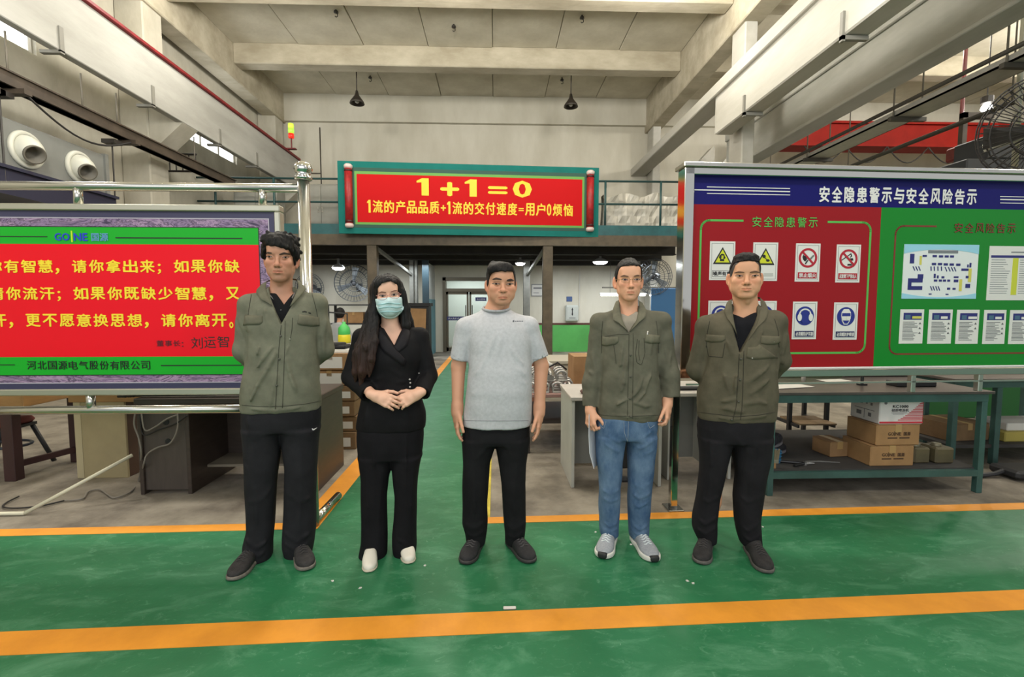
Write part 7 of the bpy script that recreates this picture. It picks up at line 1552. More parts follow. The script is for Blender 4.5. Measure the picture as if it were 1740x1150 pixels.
def right_board():
    A = np.array((1.255, 3.18, 0)); B_ = np.array((3.77, 3.285, 0)); U = (B_ - A) / np.linalg.norm(B_ - A); P = PxPlate((A, U, (0, 0, 1.)))
    t = thing('notice_board', 'large stainless notice board with blue header and red and green panels', 'sign', tuple(A + U * 1.4))
    L_ = 3.0; Z0, Z1 = .93, 2.355
    def bx(u0, u1, z0, z1, d0, d1, bev=.004):
        mb = MB().box(u0, u1, d0, d1, z0, z1, bev=bev); mb.v = [tuple(A + U * x + np.array((-U[1], U[0], 0)) * y + np.array((0, 0, z))) for x, y, z in mb.v]; return mb
    W(bx(.04, L_ - .04, Z0 + .05, Z1 - .04, .0, .05), 'back_panel', mat('grey_back', srgb(120, 122, 124), .6), t)
    W(bx(0, L_, Z1 - .065, Z1 - .02, -.05, .06), 'top_frame', CHROME, t); W(bx(-.02, L_ + .02, Z1 - .02, Z1 + .01, -.07, .08), 'top_cap', STEEL, t); W(bx(0, L_, Z0, Z0 + .05, -.05, .06), 'bottom_frame', CHROME, t)
    W(bx(-.005, .062, Z0, Z1 - .02, -.05, .06), 'side_frame', CHROME, t); W(bx(L_ - .062, L_ + .005, Z0, Z1 - .02, -.05, .06), 'side_frame', CHROME, t)
    W(bx(.062, .070, Z0 + .05, Z1 - .065, -.012, .0), 'white_trim', WHITEP, t); W(bx(.07, L_ - .07, Z0 + .05, Z0 + .062, -.012, .0), 'white_trim', WHITEP, t)
    for u in (-.035, L_ - .03): W(bx(u, u + .048, 0, Z0 + .0, -.02, .03), 'post', CHROME, t); W(bx(u - .03, u + .08, 0, .012, -.06, .07), 'foot_plate', STEEL, t)
    for p in (1553, 1667):
        u = P.uv(p, 650)[0]; W(bx(u - .018, u + .018, .80, Z0, .0, .04), 'support_leg', STEEL, t)
    W(bx(.062, L_ - .062, .872, .884, .0, .012, 0), 'tie_rod', STEEL, t)
    u0, u1 = .07, L_ - .07; v0, v1 = Z0 + .062, Z1 - .065
    nv = mat('notice_navy', srgb(16, 16, 98), .42, spec=.22); rd = mat('notice_red', srgb(150, 16, 24), .34, spec=.25); gn = mat('notice_green', srgb(10, 128, 36), .30, spec=.28); lg = mat('notice_light_green', srgb(84, 180, 76), .4); dr = mat('notice_dark_red', srgb(126, 42, 30), .4)
    vb = (P.uv(1300, 347)[1] + P.uv(1600, 356)[1]) / 2; ud = (P.uv(1497, 360)[0] + P.uv(1484, 615)[0]) / 2
    W(P.rect(MB(), u0, u1, vb, v1, .0), 'header_band', nv, t); W(P.rect(MB(), u0, ud, v0, vb, .0), 'red_panel', rd, t); W(P.rect(MB(), ud, u1, v0, vb, .0), 'green_panel', gn, t)
    hv = lambda px, py: P.uv(px, py)
    for a, b, ya, yb, h in ((1201, 1342, 317, 321, .005), (1174, 1342, 321.5, 326.5, .0075), (1201, 1342, 328, 332, .005), (1699, 1860, 334, 337, .005), (1699, 1890, 339.5, 342, .0075), (1699, 1860, 345, 347.5, .005)):
        p, q = hv(a, ya), hv(b, yb); vm = (p[1] + q[1]) / 2; W(P.rect(MB(), p[0] if a > 1180 else u0, min(q[0], u1 - .1), vm - h / 2, vm + h / 2, .002), 'stripe', WHITEP, t)
    def spread(text, px0, px1, v0_, v1_, m, bold, gap=.12):
        a, b = hv(px0, 340)[0], hv(px1, 340)[0]; st = (b - a) / len(text); chars(P, [(c, a + i * st + st * gap / 2, v0_, st * (1 - gap), v1_ - v0_) for i, c in enumerate(text)], m, t, bold=bold)
    vm = (hv(1400, 327.5)[1] + hv(1645, 337.5)[1]) / 2; spread('安全隐患警示与安全风险告示', 1389, 1660, vm - .054, vm + .054, WHITEP, .035, .16)
    vm = (hv(1290, 376)[1] + hv(1380, 379)[1]) / 2; spread('安全隐患警示', 1277, 1392, vm - .034, vm + .034, lg, .008, .2)
    vm = (hv(1640, 387)[1] + hv(1720, 388.5)[1]) / 2; spread('安全风险告示', 1622, 1730, vm - .034, vm + .034, dr, .008, .2)
    W(P.line(MB(), round_rect(P, 1188, 376, 1474, 600, .06, (1262, 1407)), .014, .0015), 'outline', lg, t); W(P.line(MB(), round_rect(P, 1516, 386, 1856, 600, .06, (1590, 1760)), .011, .0015), 'outline', dr, t)
    # warning signs
    cw = mat('sign_card_white', srgb(222, 222, 216), .35); yl = mat('warning_yellow', srgb(206, 212, 40), .4); rr = mat('prohibition_red', srgb(176, 24, 44), .4); nb = mat('mandatory_blue', srgb(28, 44, 132), .4); gl = mat('card_line', srgb(110, 116, 112), .5); pl = mat('faded_print', srgb(188, 190, 184), .6)
    bk = BLACKP
    cells = [(1199.5, 1254, 405.5, 480.5), (1273, 1326.5, 407, 482), (1345, 1398.5, 408.5, 483.5), (1414.5, 1466.5, 410, 485.5), (1196.5, 1251, 506, 580), (1272, 1323, 506, 580.5), (1341, 1392, 507, 581.5), (1410, 1462, 508, 582.5)]
    for k, (x0, x1, y0, y1) in enumerate(cells):
        a0, a1, b0, b1 = P.box(x0, y0, x1, y1)
        wd, ht = .178, .262; cu, cv = (a0 + a1) / 2, (b0 + b1) / 2; a0, a1, b0, b1 = cu - wd / 2, cu + wd / 2, cv - ht / 2, cv + ht / 2
        cd_ = W(P.rect(MB(), a0, a1, b0, b1, .0015, .002), 'sign_card', cw, t); o = .004
        W(P.frame_rect(MB(), a0 + .012, a1 - .012, b0 + .012, b1 - .012, .0018, o - .0005), 'card_line', gl, cd_)
        iu, iv = cu, cv + .032
        if k in (0, 1):
            s_ = .066; tri = lambda q, dv=0: [(iu - q, iv - q * .82 + dv), (iu + q, iv - q * .82 + dv), (iu, iv + q * .92 + dv)]
            W(P.poly(MB(), tri(s_), o), 'warning_triangle', bk, cd_); W(P.poly(MB(), tri(s_ * .76, -.002), o + .001), 'triangle_field', yl, cd_)
            mb = MB()
            if k == 0:
                P.poly(mb, [(iu - .018, iv - .034), (iu + .012, iv - .034), (iu + .010, iv - .022), (iu + .022, iv - .012), (iu + .016, iv - .004), (iu + .010, iv + .012), (iu - .006, iv + .016), (iu - .022, iv + .004), (iu - .026, iv - .012), (iu - .016, iv - .02)], o + .0025)
                W(mb, 'pictogram', bk, cd_); W(P.disc(P.poly(MB(), [(iu - .010, iv - .02), (iu + .004, iv - .02), (iu + .006, iv + .002), (iu - .008, iv + .004)], o + .004), iu + .0, iv - .006, .006, o + .004, 12), 'pictogram_gap', yl, cd_)
            else:
                P.disc(mb, iu - .012, iv + .004, .012, o + .0025, 14); P.poly(mb, [(iu - .006, iv - .002), (iu + .012, iv - .018), (iu + .010, iv - .022), (iu - .010, iv - .006)], o + .0025); P.disc(mb, iu + .016, iv - .024, .013, o + .0025, 14, ry=.009); W(mb, 'pictogram', bk, cd_)
            if k == 0:
                W(P.frame_rect(MB(), a0 + .02, a1 - .02, b0 + .024, b0 + .066, .002, o), 'caption_box', bk, cd_); P.text('噪声有害', bk, a0 + .026, a1 - .026, b0 + .030, b0 + .060, cd_, bold=.03, off=o)
            else: W(P.rect(P.rect(MB(), a0 + .03, a0 + .07, b0 + .032, b0 + .054, o), a0 + .08, a1 - .03, b0 + .032, b0 + .054, o), 'faded_caption', pl, cd_)
        elif k in (2, 3):
            W(P.ring(MB(), iu, iv, .052, .067, o, 36), 'prohibition_ring', rr, cd_)
            mb = MB()
            if k == 2:
                P.poly(mb, [(iu - .034, iv - .012), (iu - .020, iv - .026), (iu - .006, iv - .010), (iu - .012, iv + .002), (iu - .022, iv + .018), (iu - .028, iv + .012), (iu - .034, iv + .022), (iu - .040, iv + .006)], o); P.poly(mb, [(iu - .022, iv - .040), (iu - .014, iv - .044), (iu + .004, iv - .018), (iu - .004, iv - .014)], o)
                W(mb, 'pictogram', bk, cd_); W(P.poly(MB(), [(iu + .004, iv - .014), (iu + .014, iv - .022), (iu + .046, iv + .014), (iu + .038, iv + .022)], o), 'match_stick', gl, cd_)
            else:
                P.line(mb, [(iu - .048, iv - .008), (iu + .016, iv + .036)], .006, o); P.line(mb, [(iu + .016, iv + .036), (iu + .022, iv + .020), (iu + .012, iv + .012)], .006, o); P.poly(mb, [(iu + .008, iv + .004), (iu + .032, iv + .006), (iu + .036, iv - .010), (iu + .016, iv - .012)], o); P.poly(mb, [(iu - .004, iv - .034), (iu + .026, iv - .034), (iu + .024, iv - .046), (iu - .006, iv - .046)], o)
                W(mb, 'pictogram', bk, cd_)
            W(P.line(MB(), [(iu - .042, iv + .042), (iu + .042, iv - .042)], .013, o + .0015), 'prohibition_bar', rr, cd_)
            W(P.rect(MB(), a0 + .02, a1 - .02, b0 + .022, b0 + .064, o), 'caption_box', rr, cd_); P.text(('禁止烟火', '起重臂下严禁站人')[k - 2], WHITEP, a0 + .026, a1 - .026, b0 + .028, b0 + .058, cd_, bold=.03, off=o + .003)
        else:
            W(P.disc(MB(), iu, iv, .066, o, 36), 'mandatory_disc', nb, cd_)
            mb = MB(); o2 = o + .002
            if k in (4, 6):
                P.ring(mb, iu, iv + .006, .036, .046, o2, 30); W(mb, 'pictogram', cw, cd_)
                W(P.poly(MB(), [(iu - .030, iv + .032), (iu + .030, iv + .032), (iu + .034, iv - .02), (iu + .018, iv - .050), (iu - .018, iv - .050), (iu - .034, iv - .02)], o2 + .0015), 'pictogram_head', nb, cd_); W(P.disc(P.disc(MB(), iu - .041, iv - .010, .016, o2 + .003, 16, ry=.026), iu + .041, iv - .010, .016, o2 + .003, 16, ry=.026), 'pictogram_muff', cw, cd_)
            else:
                P.poly(mb, [(iu - .036, iv + .006), (iu - .034, iv + .030), (iu - .018, iv + .052), (iu + .018, iv + .052), (iu + .034, iv + .030), (iu + .036, iv + .006), (iu + .030, iv - .03), (iu + .014, iv - .056), (iu - .014, iv - .056), (iu - .030, iv - .03)], o2); W(mb, 'pictogram_head', cw, cd_)
                W(P.poly(P.poly(MB(), [(iu - .032, iv + .002), (iu + .032, iv + .002), (iu + .030, iv + .024), (iu - .030, iv + .024)], o2 + .0015), [(iu - .024, iv - .028), (iu + .024, iv - .028), (iu + .010, iv - .050), (iu - .010, iv - .050)], o2 + .0015), 'pictogram_face', nb, cd_); W(P.disc(P.disc(MB(), iu - .016, iv - .012, .016, o2 + .003, 16, ry=.014), iu + .016, iv - .012, .016, o2 + .003, 16, ry=.014), 'pictogram_goggles', cw, cd_)
            W(P.rect(MB(), a0 + .02, a1 - .02, b0 + .018, b0 + .058, o), 'caption_box', mat('caption_navy', srgb(24, 34, 84), .4), cd_)
            if k >= 6: P.text(('必须戴防护耳器', '必须戴防护眼镜')[k - 6], WHITEP, a0 + .025, a1 - .025, b0 + .024, b0 + .052, cd_, bold=.03, off=o + .003)
    # plan poster, table sheet, five small notices
    a0, a1, b0, b1 = P.box(1533.5, 415.5, 1660, 507.5); sky = mat('poster_sky', srgb(150, 206, 226), .3); ps = W(P.rect(MB(), a0, a1, b0, b1, .0015, .002), 'plan_poster', mat('poster_white', srgb(222, 228, 226), .25), t); nvp = mat('plan_navy', srgb(32, 36, 112), .4); ylp = mat('plan_yellow', srgb(206, 200, 92), .5)
    wv = [(a0 + (a1 - a0) * i / 16, b1 - .035 - .030 * math.sin(math.pi * i / 16) * 0 - .03 * (2 * i / 16 - 1) ** 2) for i in range(17)]
    W(P.poly(MB(), [(a0, b1)] + wv[:1] + wv + [(a1, b1)], .004), 'sky_band', sky, ps); wv = [(a0 + (a1 - a0) * i / 16, b0 + .012 + .028 * (2 * i / 16 - 1) ** 2) for i in range(17)]; W(P.poly(MB(), [(a0, b0), (a1, b0)] + wv[::-1], .004), 'sky_band', sky, ps)
    F_ = lambda x, y: (a0 + (a1 - a0) * (x - 840) / 545, b1 - (b1 - b0) * (y - 65) / 400); mb = MB(); my = MB()
    for x0, y0, x1, y1 in [(885, 135, 915, 205), (975, 142, 1005, 156), (1048, 142, 1078, 158), (1094, 144, 1124, 160), (1136, 144, 1164, 160), (1175, 144, 1203, 160), (1046, 200, 1076, 217), (1090, 200, 1120, 217), (1132, 202, 1162, 219), (1176, 203, 1206, 220), (1224, 204, 1254, 221), (880, 315, 985, 345), (880, 345, 905, 375), (880, 372, 985, 400), (948, 284, 988, 316), (1264, 240, 1316, 257), (1305, 210, 1316, 232), (1322, 198, 1335, 232), (1068, 322, 1092, 338), (1104, 322, 1126, 338), (1134, 322, 1156, 338), (1166, 322, 1186, 338), (1065, 280, 1078, 312), (1088, 292, 1100, 314), (1122, 298, 1142, 314), (1212, 298, 1246, 310), (1214, 322, 1246, 342), (1300, 294, 1320, 312), (1302, 354, 1336, 384), (1168, 382, 1190, 398), (1208, 384, 1230, 398), (1036, 426, 1056, 434), (1160, 428, 1180, 436)]:
        p, q = F_(x0, y1), F_(x1, y0); P.rect(mb, p[0], q[0], p[1], q[1], .0045)
    for x in (910, 930, 950): P.line(mb, [F_(x, 228), F_(x + 14, 256)], .006, .0045)
    for x in (1040, 1064, 1090, 1116): P.line(mb, [F_(x, 228), F_(x + 3, 256)], .007, .0045)
    for x in (1144, 1168, 1190, 1210): P.line(mb, [F_(x, 232), F_(x + 14, 260)], .006, .0045)
    for x in (1046, 1064, 1084, 1102): P.line(mb, [F_(x, 374), F_(x + 12, 402)], .006, .0045)
    for x0, y0, x1, y1 in [(955, 150, 970, 215), (1255, 320, 1275, 408), (1318, 240, 1340, 340)]: p, q = F_(x0, y1), F_(x1, y0); P.rect(my, p[0], q[0], p[1], q[1], .0045)
    W(mb, 'plan_block', nvp, ps)['kind'] = 'stuff'; W(my, 'plan_zone', ylp, ps)['kind'] = 'stuff'; gr = mat('grey_text_line', srgb(120, 126, 130), .6); p, q = F_(1014, 128), F_(1230, 108); W(P.rect(MB(), p[0], q[0], p[1], q[1], .0055), 'print_line', gr, ps)
    a0, a1, b0, b1 = P.box(1678, 418.5, 1800, 510); ts = W(P.rect(MB(), a0, a1, b0, b1, .0015, .002), 'table_sheet', cw, t); h = b1 - b0; w_ = a1 - a0
    W(P.rect(MB(), a0 + .015, a1 - .015, b1 - h * .215, b1 - h * .17, .004), 'table_head', nvp, ts); W(P.rect(MB(), a0 + w_ * .33, a0 + w_ * .405, b0 + h * .1, b1 - h * .22, .004), 'yellow_column', mat('highlight_yellow', srgb(200, 206, 60), .5), ts)
    mb = MB(); rg = random.Random(3)
    for k in range(16):
        v = b1 - h * (.25 + .041 * k); P.rect(mb, a0 + .02, a0 + w_ * (.2 + .1 * rg.random()), v - .003, v, .004); P.rect(mb, a0 + w_ * .43, a0 + w_ * (.6 + .35 * rg.random()), v - .003, v, .004)
    P.rect(mb, a0 + w_ * .3, a0 + w_ * .75, b1 - h * .12, b1 - h * .10, .004); W(mb, 'print_line', gr, ts)
    for k, (x0, x1) in enumerate(((1528, 1568), (1576.5, 1616.5), (1624, 1662), (1670, 1707.5), (1714, 1752), (1760, 1798))):
        a0, a1, b0, b1 = P.box(x0, 525.5 + k * .3, x1, 583.5 + k * .2); ns = W(P.rect(MB(), a0, a1, b0, b1, .0015, .002), 'notice_sheet', cw, t); h = b1 - b0; w_ = a1 - a0
        W(P.rect(MB(), a0 + w_ * .14, a1 - w_ * .1, b1 - h * .30, b1 - h * .10, .004), 'notice_head', nvp, ns); W(P.rect(MB(), a0 + w_ * .2, a0 + w_ * .42, b1 - h * .28, b1 - h * .16, .0055), 'picture_box', mat('picture_teal', srgb(70, 104, 130), .5), ns)
        mb = MB(); W(P.rect(MB(), a0 + w_ * .5, a1 - w_ * (.12 + .1 * (k % 2)), b1 - h * .27, b1 - h * .2, .0055), 'head_strip', cw if k else ylp, ns)
        for q in range(14):
            v = b1 - h * (.36 + .040 * q); P.rect(mb, a0 + w_ * .13, a0 + w_ * (.5 + .28 * rg.random()), v - .0035, v, .004)
        for q in (0, 1, 2)[: 3 if k != 2 else 2]: v = b1 - h * (.40 + .14 * q); P.poly(mb, [(a1 - w_ * .2, v - .008), (a1 - w_ * .1, v - .008), (a1 - w_ * .15, v + .006)], .004)
        W(mb, 'print_line', mat('dark_text_line', srgb(92, 94, 96), .6), ns)
left_board(); right_board()
# ================================================================ furniture and clutter behind the row of people
def left_side():
    dk = mat('dark_wenge_board', srgb(64, 54, 48), .45, var=.18, vscale=6, stretch=(1, 1, 6)); dk2 = mat('dark_wenge_panel', srgb(76, 68, 62), .5, var=.12, vscale=4, stretch=(6, 1, 1)); ed = mat('desk_edge_brown', srgb(88, 76, 66), .5)
    x0, x1, y0, y1, h = -2.68, -1.36, 3.56, 4.18, .735
    t = thing('office_desk', 'dark brown office desk below the red slogan board', 'desk', ((x0 + x1) / 2, (y0 + y1) / 2, 0))
    W(MB().box(x0 - .01, x1 + .01, y0 - .01, y1 + .01, h - .045, h, bev=.005), 'desktop', dk, t)
    W(MB().box(x1 - .03, x1, y0, y1, 0, h - .045, bev=.003), 'side_panel', dk, t); W(MB().box(x0, x0 + .03, y0, y1, 0, h - .045, bev=.003), 'side_panel', dk, t); W(MB().box(-2.33, -2.30, y0, y1, 0, h - .045, bev=.003), 'side_panel', dk, t)
    W(MB().box(x0 + .03, -2.33, y0 + .02, y0 + .038, .03, h - .05), 'back_panel', dk2, t); W(MB().box(-2.30, x1 - .03, y1 - .12, y1 - .1, .16, h - .05), 'modesty_panel', dk, t); W(MB().box(-2.30, x1 - .03, y0 + .2, y1 - .12, .14, .16), 'low_shelf', mat('shelf_edge', srgb(120, 112, 98), .5), t)
    W(MB().lathe([(0, .004), (.022, .004), (.024, 0)], (-2.47, y0 + .02, .40), (0, -1, 0), 14).lathe([(0, .004), (.022, .004), (.024, 0)], (-2.48, y0 + .02, .55), (0, -1, 0), 14), 'grommet', BLACKP, t)
    # cable bundle over the desk's front edge
    bk = mat('black_cable', srgb(30, 28, 26), .6); gyc = mat('grey_cable', srgb(128, 122, 112), .6); rg = random.Random(9)
    t = thing('cable_bundle', 'black roll of cables lying along the front edge of the dark desk', 'cable', (-2.1, y0 + .06, h))
    for k in range(9):
        a = 2 * math.pi * k / 9; W(MB().tube([(-2.76 + .06 * math.sin(a), y0 - .0 + .02 * k / 9, h + .002 + .012), (-2.66, y0 + .05 + .025 * math.cos(a), h + .04 + .025 * math.sin(a)), (-2.2, y0 + .06 + .03 * math.cos(a + .6), h + .045 + .028 * math.sin(a + .6)), (-1.7, y0 + .06 + .03 * math.cos(a + 1.4), h + .044 + .026 * math.sin(a + 1.4)), (-1.42, y0 + .08 + .02 * math.cos(a), h + .035 + .018 * math.sin(a))], .011, 6), 'cable_strand', bk, t, True)
    def cable(pts, r, m, lb):
        P_ = [Vector(p) for p in pts]; Q = []
        for i in range(len(P_) - 1):
            a, b, c, d = P_[max(i - 1, 0)], P_[i], P_[i + 1], P_[min(i + 2, len(P_) - 1)]
            for s_ in range(6):
                u = s_ / 6; Q.append(.5 * ((2 * b) + (c - a) * u + (2 * a - 5 * b + 4 * c - d) * u * u + (3 * b - a - 3 * c + d) * u ** 3))
        Q.append(P_[-1]); c0 = tuple(Q[0]); return solo(MB().tube(Q, r, 6), 'cable', m, lb, 'cable', c0, 'loose cables under the slogan board', smooth=True)
    G = lambda px, py, dz=.012: tuple(AZ(px, py) + np.array((0, 0, dz))); D = lambda px, py, Y=y0 - .035: tuple(AY(px, py, Y))
    cable([D(232, 690), D(228, 720), D(236, 745), D(240, 775), G(236, 818), G(222, 838), G(196, 848), G(184, 843), G(170, 834), G(150, 838), G(140, 850), G(110, 853)], .0065, gyc, 'thin grey cable hanging from the dark desk and snaking over the concrete')
    cable([D(240, 700), D(246, 730), D(262, 726), D(283, 712), D(300, 705)], .006, gyc, 'thin grey cable looping to the upper hole of the dark desk')
    cable([D(238, 700), D(243, 738), D(270, 730), D(298, 720), D(318, 706)], .0055, bk, 'thin black cable sagging across the left face of the dark desk')
    cable([D(300, 690), D(302, 725), D(290, 752), D(268, 760), D(250, 772), D(244, 790), G(238, 820)], .0065, gyc, 'grey cable dropping from the desktop past the lower desk hole')
    cable([G(110, 853), G(70, 862), G(30, 866), G(6, 864), G(12, 856), G(32, 846)], .006, bk, 'thin black cable curled on the concrete at the lower left')
    # beige cabinet
    bg = mat('beige_laminate', srgb(166, 152, 116), .5, var=.08, vscale=4); be = mat('pale_edge', srgb(186, 174, 140), .5); tn = mat('tan_wood', srgb(156, 118, 72), .5, var=.15, vscale=5, stretch=(1, 1, 5)); db = mat('dark_brown_side', srgb(84, 60, 46), .5)
    t = thing('beige_cabinet', 'beige laminate cabinet left of the dark desk', 'cabinet', (-3.25, 4.2, 0))
    W(MB().box(-3.45, -3.05, 3.95, 4.42, 0, .64, bev=.004), 'cabinet_body', db, t); W(MB().box(-3.40, -3.05, 3.928, 3.95, .0, .64, bev=.002), 'front_panel', bg, t); W(MB().box(-3.455, -3.40, 3.925, 3.95, 0, .64, bev=.002), 'edge_strip', be, t); W(MB().box(-3.47, -2.86, 3.90, 4.46, .64, .80, bev=.004), 'top_box', tn, t)
    # tan table with dark legs, stool
    mh = mat('mahogany_leg', srgb(62, 38, 38), .5, var=.2, vscale=5, stretch=(1, 1, .3)); t = thing('wood_table', 'tan topped wooden table with dark mahogany legs at the left edge', 'table', (-4.4, 4.15, 0))
    W(MB().box(-5.1, -3.78, 3.86, 4.46, .61, .80, bev=.004), 'tabletop', tn, t)
    for x, y in ((-3.94, 3.91), (-3.83, 4.38), (-5.02, 3.91), (-5.02, 4.38)): W(MB().box(x - .045, x + .045, y - .04, y + .04, 0, .61, bev=.004), 'leg', mh, t)
    W(MB().bar((-3.94, 3.95, .12), (-3.83, 4.34, .12), .03, .05), 'stretcher', mh, t)
    bs = mat('black_steel_leg', srgb(34, 34, 36), .5); t = thing('red_stool', 'black stool with a red cushion behind the mahogany table leg', 'stool', (-4.35, 4.2, 0)); cx, cy = -4.33, 4.24
    W(MB().box(cx - .15, cx + .15, cy - .15, cy + .15, .375, .435, bev=.03), 'cushion', mat('dusty_red_cushion', srgb(122, 58, 52), .8), t, True); W(MB().box(cx - .145, cx + .145, cy - .145, cy + .145, .35, .375), 'seat_frame', bs, t)
    for q, s_ in ((-1, -1), (-1, 1), (1, -1), (1, 1)): W(MB().tube([(cx + q * .12, cy + s_ * .12, .355), (cx + q * .27, cy + s_ * .15, 0.0)], .018, 8), 'leg', bs, t, True)
    W(MB().tube([(cx + .19 * math.cos(a), cy + .14 * math.sin(a), .20) for a in np.linspace(0, 2 * math.pi, 21)], .012, 6, cap=False), 'foot_ring', mat('blue_grey_ring', srgb(52, 58, 70), .5), t, True)
    # white conduit: on the floor, then leaning up to the desk corner
    a, b, c = AZ(-80, 874, .014), AZ(42, 872, .014), np.array((x0 - .03, y0 - .02, AY(238, 773, y0 - .02)[2]))
    solo(MB().tube([tuple(a), tuple(b)], .013, 10).tube([tuple(b), tuple(c)], .013, 10), 'white_conduit', mat('ivory_conduit', srgb(206, 202, 178), .4), 'ivory plastic conduit bent on the floor and leaning on the dark desk', 'pipe', tuple(b), smooth=True)
    solo(MB().box(-.030, .030, -.008, .008, 0, .010, bev=.003), 'paper_scrap', PAPER, 'small white scrap lying by the near orange line', 'scrap', (0, 0, 0)).location = tuple(AZ(866, 1036) + np.array((0, 0, .0055)))
    for k, (px, py, lb) in enumerate(((1072, 926, 'between the grey trainers'), (1012, 905, 'behind the left grey trainer'), (1168, 988, 'in front of the right-hand man, left of two'), (1178, 992, 'in front of the right-hand man, right of two'), (1296, 896, 'right of the right-hand man'), (565, 988, 'left of the white shoes'), (612, 1000, 'in front of the left white shoe'), (722, 962, 'right of the white shoes'))):
        p = AZ(px, py); o = solo(MB().prism([(-.008, -.004), (.006, -.006), (.009, .003), (-.002, .007)], 0, .003), 'paint_fleck', PAPER, 'tiny white fleck on the green floor ' + lb, 'fleck', (0, 0, 0), 'white flecks on the green floor'); o.location = (p[0], p[1], .003); o.rotation_euler = (0, 0, k * 1.1)
def right_side():
    gw = mat('grey_white_panel', srgb(178, 178, 170), .5, var=.08, vscale=3); gd = mat('grey_modesty', srgb(112, 112, 106), .55, var=.1, vscale=3); wt = mat('desk_top_grey', srgb(176, 170, 162), .45, var=.08, vscale=5)
    def desk(x0, x1, y0, y1, lb, grp):
        t = thing('white_desk', lb, 'desk', ((x0 + x1) / 2, (y0 + y1) / 2, 0), group=grp); h = .72
        W(MB().box(x0 - .01, x1 + .01, y0 - .015, y1 + .01, h - .03, h, bev=.004), 'desktop', wt, t)
        for x in (x0, x1 - .025): W(MB().box(x, x + .025, y0, y1, 0, h - .03, bev=.003), 'end_panel', gw, t)
        W(MB().box(x0 + .025, x1 - .025, y0 + .22, y0 + .24, .12, h - .03), 'modesty_panel', gd, t); W(MB().box(x0 + .3, x0 + .318, y0 + .04, y0 + .22, .12, h - .03), 'divider', gw, t); return t
    desk(.588, 1.30, 3.58, 4.18, 'grey white desk behind the man in glasses', 'grey white desks'); desk(1.40, 1.93, 3.72, 4.32, 'grey white desk behind the man with cropped hair', 'grey white desks')
    bm = mat('black_monitor', srgb(30, 30, 32), .35); t = thing('monitor_screen', 'dark flat panel standing on the floor between the two grey white desks', 'screen', (1.12, 3.74, 0))
    W(MB().box(.93, 1.27, 3.72, 3.745, .1, .44, bev=.006).box(1.02, 1.18, 3.68, 3.78, 0, .015).box(1.08, 1.12, 3.74, 3.755, 0, .14), 'panel_case', bm, t); W(MB().box(1.14, 1.25, 3.712, 3.72, .30, .325), 'light_text', WHITEP, t)
    put(MB().lathe([(0, 0), (.07, .0), (.09, .03), (.06, .06), (0, .065)], (0, 0, 0), (0, 0, 1), 16).box(-.12, .06, -.03, .03, .0, .03, bev=.01), 'hand_tool', mat('brown_tool', srgb(76, 48, 40), .5), 'small brown round tool on the desk by the elbow of the man in glasses', 'tool', (.80, 3.72, .72), smooth=True)
    put(MB().box(-.1, .1, -.03, .03, 0, .03, bev=.01).tube([(-.1, 0, .015), (-.2, .02, .015)], .011, 8), 'black_tool', bm, 'black hand tool on the desk beside the man with cropped hair', 'tool', (1.62, 3.85, .72))
    # low table with clamp brackets, clamp device, cartons
    dkt = mat('dark_table', srgb(58, 50, 46), .6); t = thing('low_table', 'low dark table left of the grey white desk', 'table', (.50, 4.9, 0)); W(MB().box(.24, 1.3, 4.42, 5.5, .55, .585, bev=.004), 'tabletop', mat('pinkish_top', srgb(150, 116, 108), .6), t)
    for x in (.30, 1.24):
        for y in (4.48, 5.44): W(MB().box(x - .03, x + .03, y - .03, y + .03, 0, .55), 'leg', dkt, t)
    W(MB().box(.27, 1.27, 4.5, 5.42, .28, .31), 'shelf', dkt, t)
    cast = mat('cast_metal', srgb(176, 174, 170), .35, .75, var=.15, vscale=9); rg = random.Random(12); n = 0; proto = None
    for lay in range(2):
        for i in range(4 - lay):
            for j in range(4 - lay):
                loc = (.34 + i * .125 + lay * .06 + rg.uniform(-.012, .012), 4.50 + j * .15 + lay * .07, .585 + lay * .102); n += 1
                if proto is None:
                    t = thing('clamp_bracket', 'cast metal clamp bracket in the pile on the low dark table', 'bracket', loc, group='clamp brackets on the low table')
                    MB().box(-.05, .05, -.04, .04, 0, .014, bev=.003).box(-.05, -.036, -.03, .03, .014, .06).box(.036, .05, -.03, .03, .014, .06).build('base_plate', cast, t); MB().tube([(.05 * math.cos(a), 0, .052 + .045 * math.sin(a)) for a in np.linspace(0, math.pi, 9)], .013, 8).build('arch', cast, t, smooth=True)
                    MB().lathe([(0, .022), (.011, .022), (.011, 0)], (-.043, 0, .06), (0, 0, 1), 8).lathe([(0, .022), (.011, .022), (.011, 0)], (.043, 0, .06), (0, 0, 1), 8).build('bolt', mat('dark_bolt', srgb(60, 60, 62), .4, .6), t); proto = t
                else: o = copy_tree(proto); o.location = loc; o.rotation_euler = (0, 0, rg.choice((0, 1.57, 3.14)) + rg.uniform(-.15, .15))
    t = thing('insulator_clamp', 'white and dark clamp device standing beyond the bracket pile', 'device', (.50, 5.3, .585)); wp_ = mat('white_cast', srgb(206, 206, 200), .4)
    MB().box(-.12, .12, -.08, .08, 0, .03, bev=.006).tube([(-.06, 0, .03), (-.02, 0, .16), (.06, 0, .20), (.16, 0, .14)], .03, 10).tube([(-.02, 0, .16), (-.10, 0, .34)], .022, 8).build('white_arm', wp_, t, smooth=True)
    MB().box(-.10, .02, -.04, .04, .22, .40, bev=.015).build('blue_grip', mat('navy_grip', srgb(36, 48, 72), .5), t); MB().tube([(.02, 0, .1), (.2, -.04, .20), (.3, -.05, .12)], .011, 6).lathe([(0, 0), (.05, 0), (.05, .06), (0, .06)], (.05, 0, .05), (0, 0, 1), 12).build('dark_joint', bm, t)
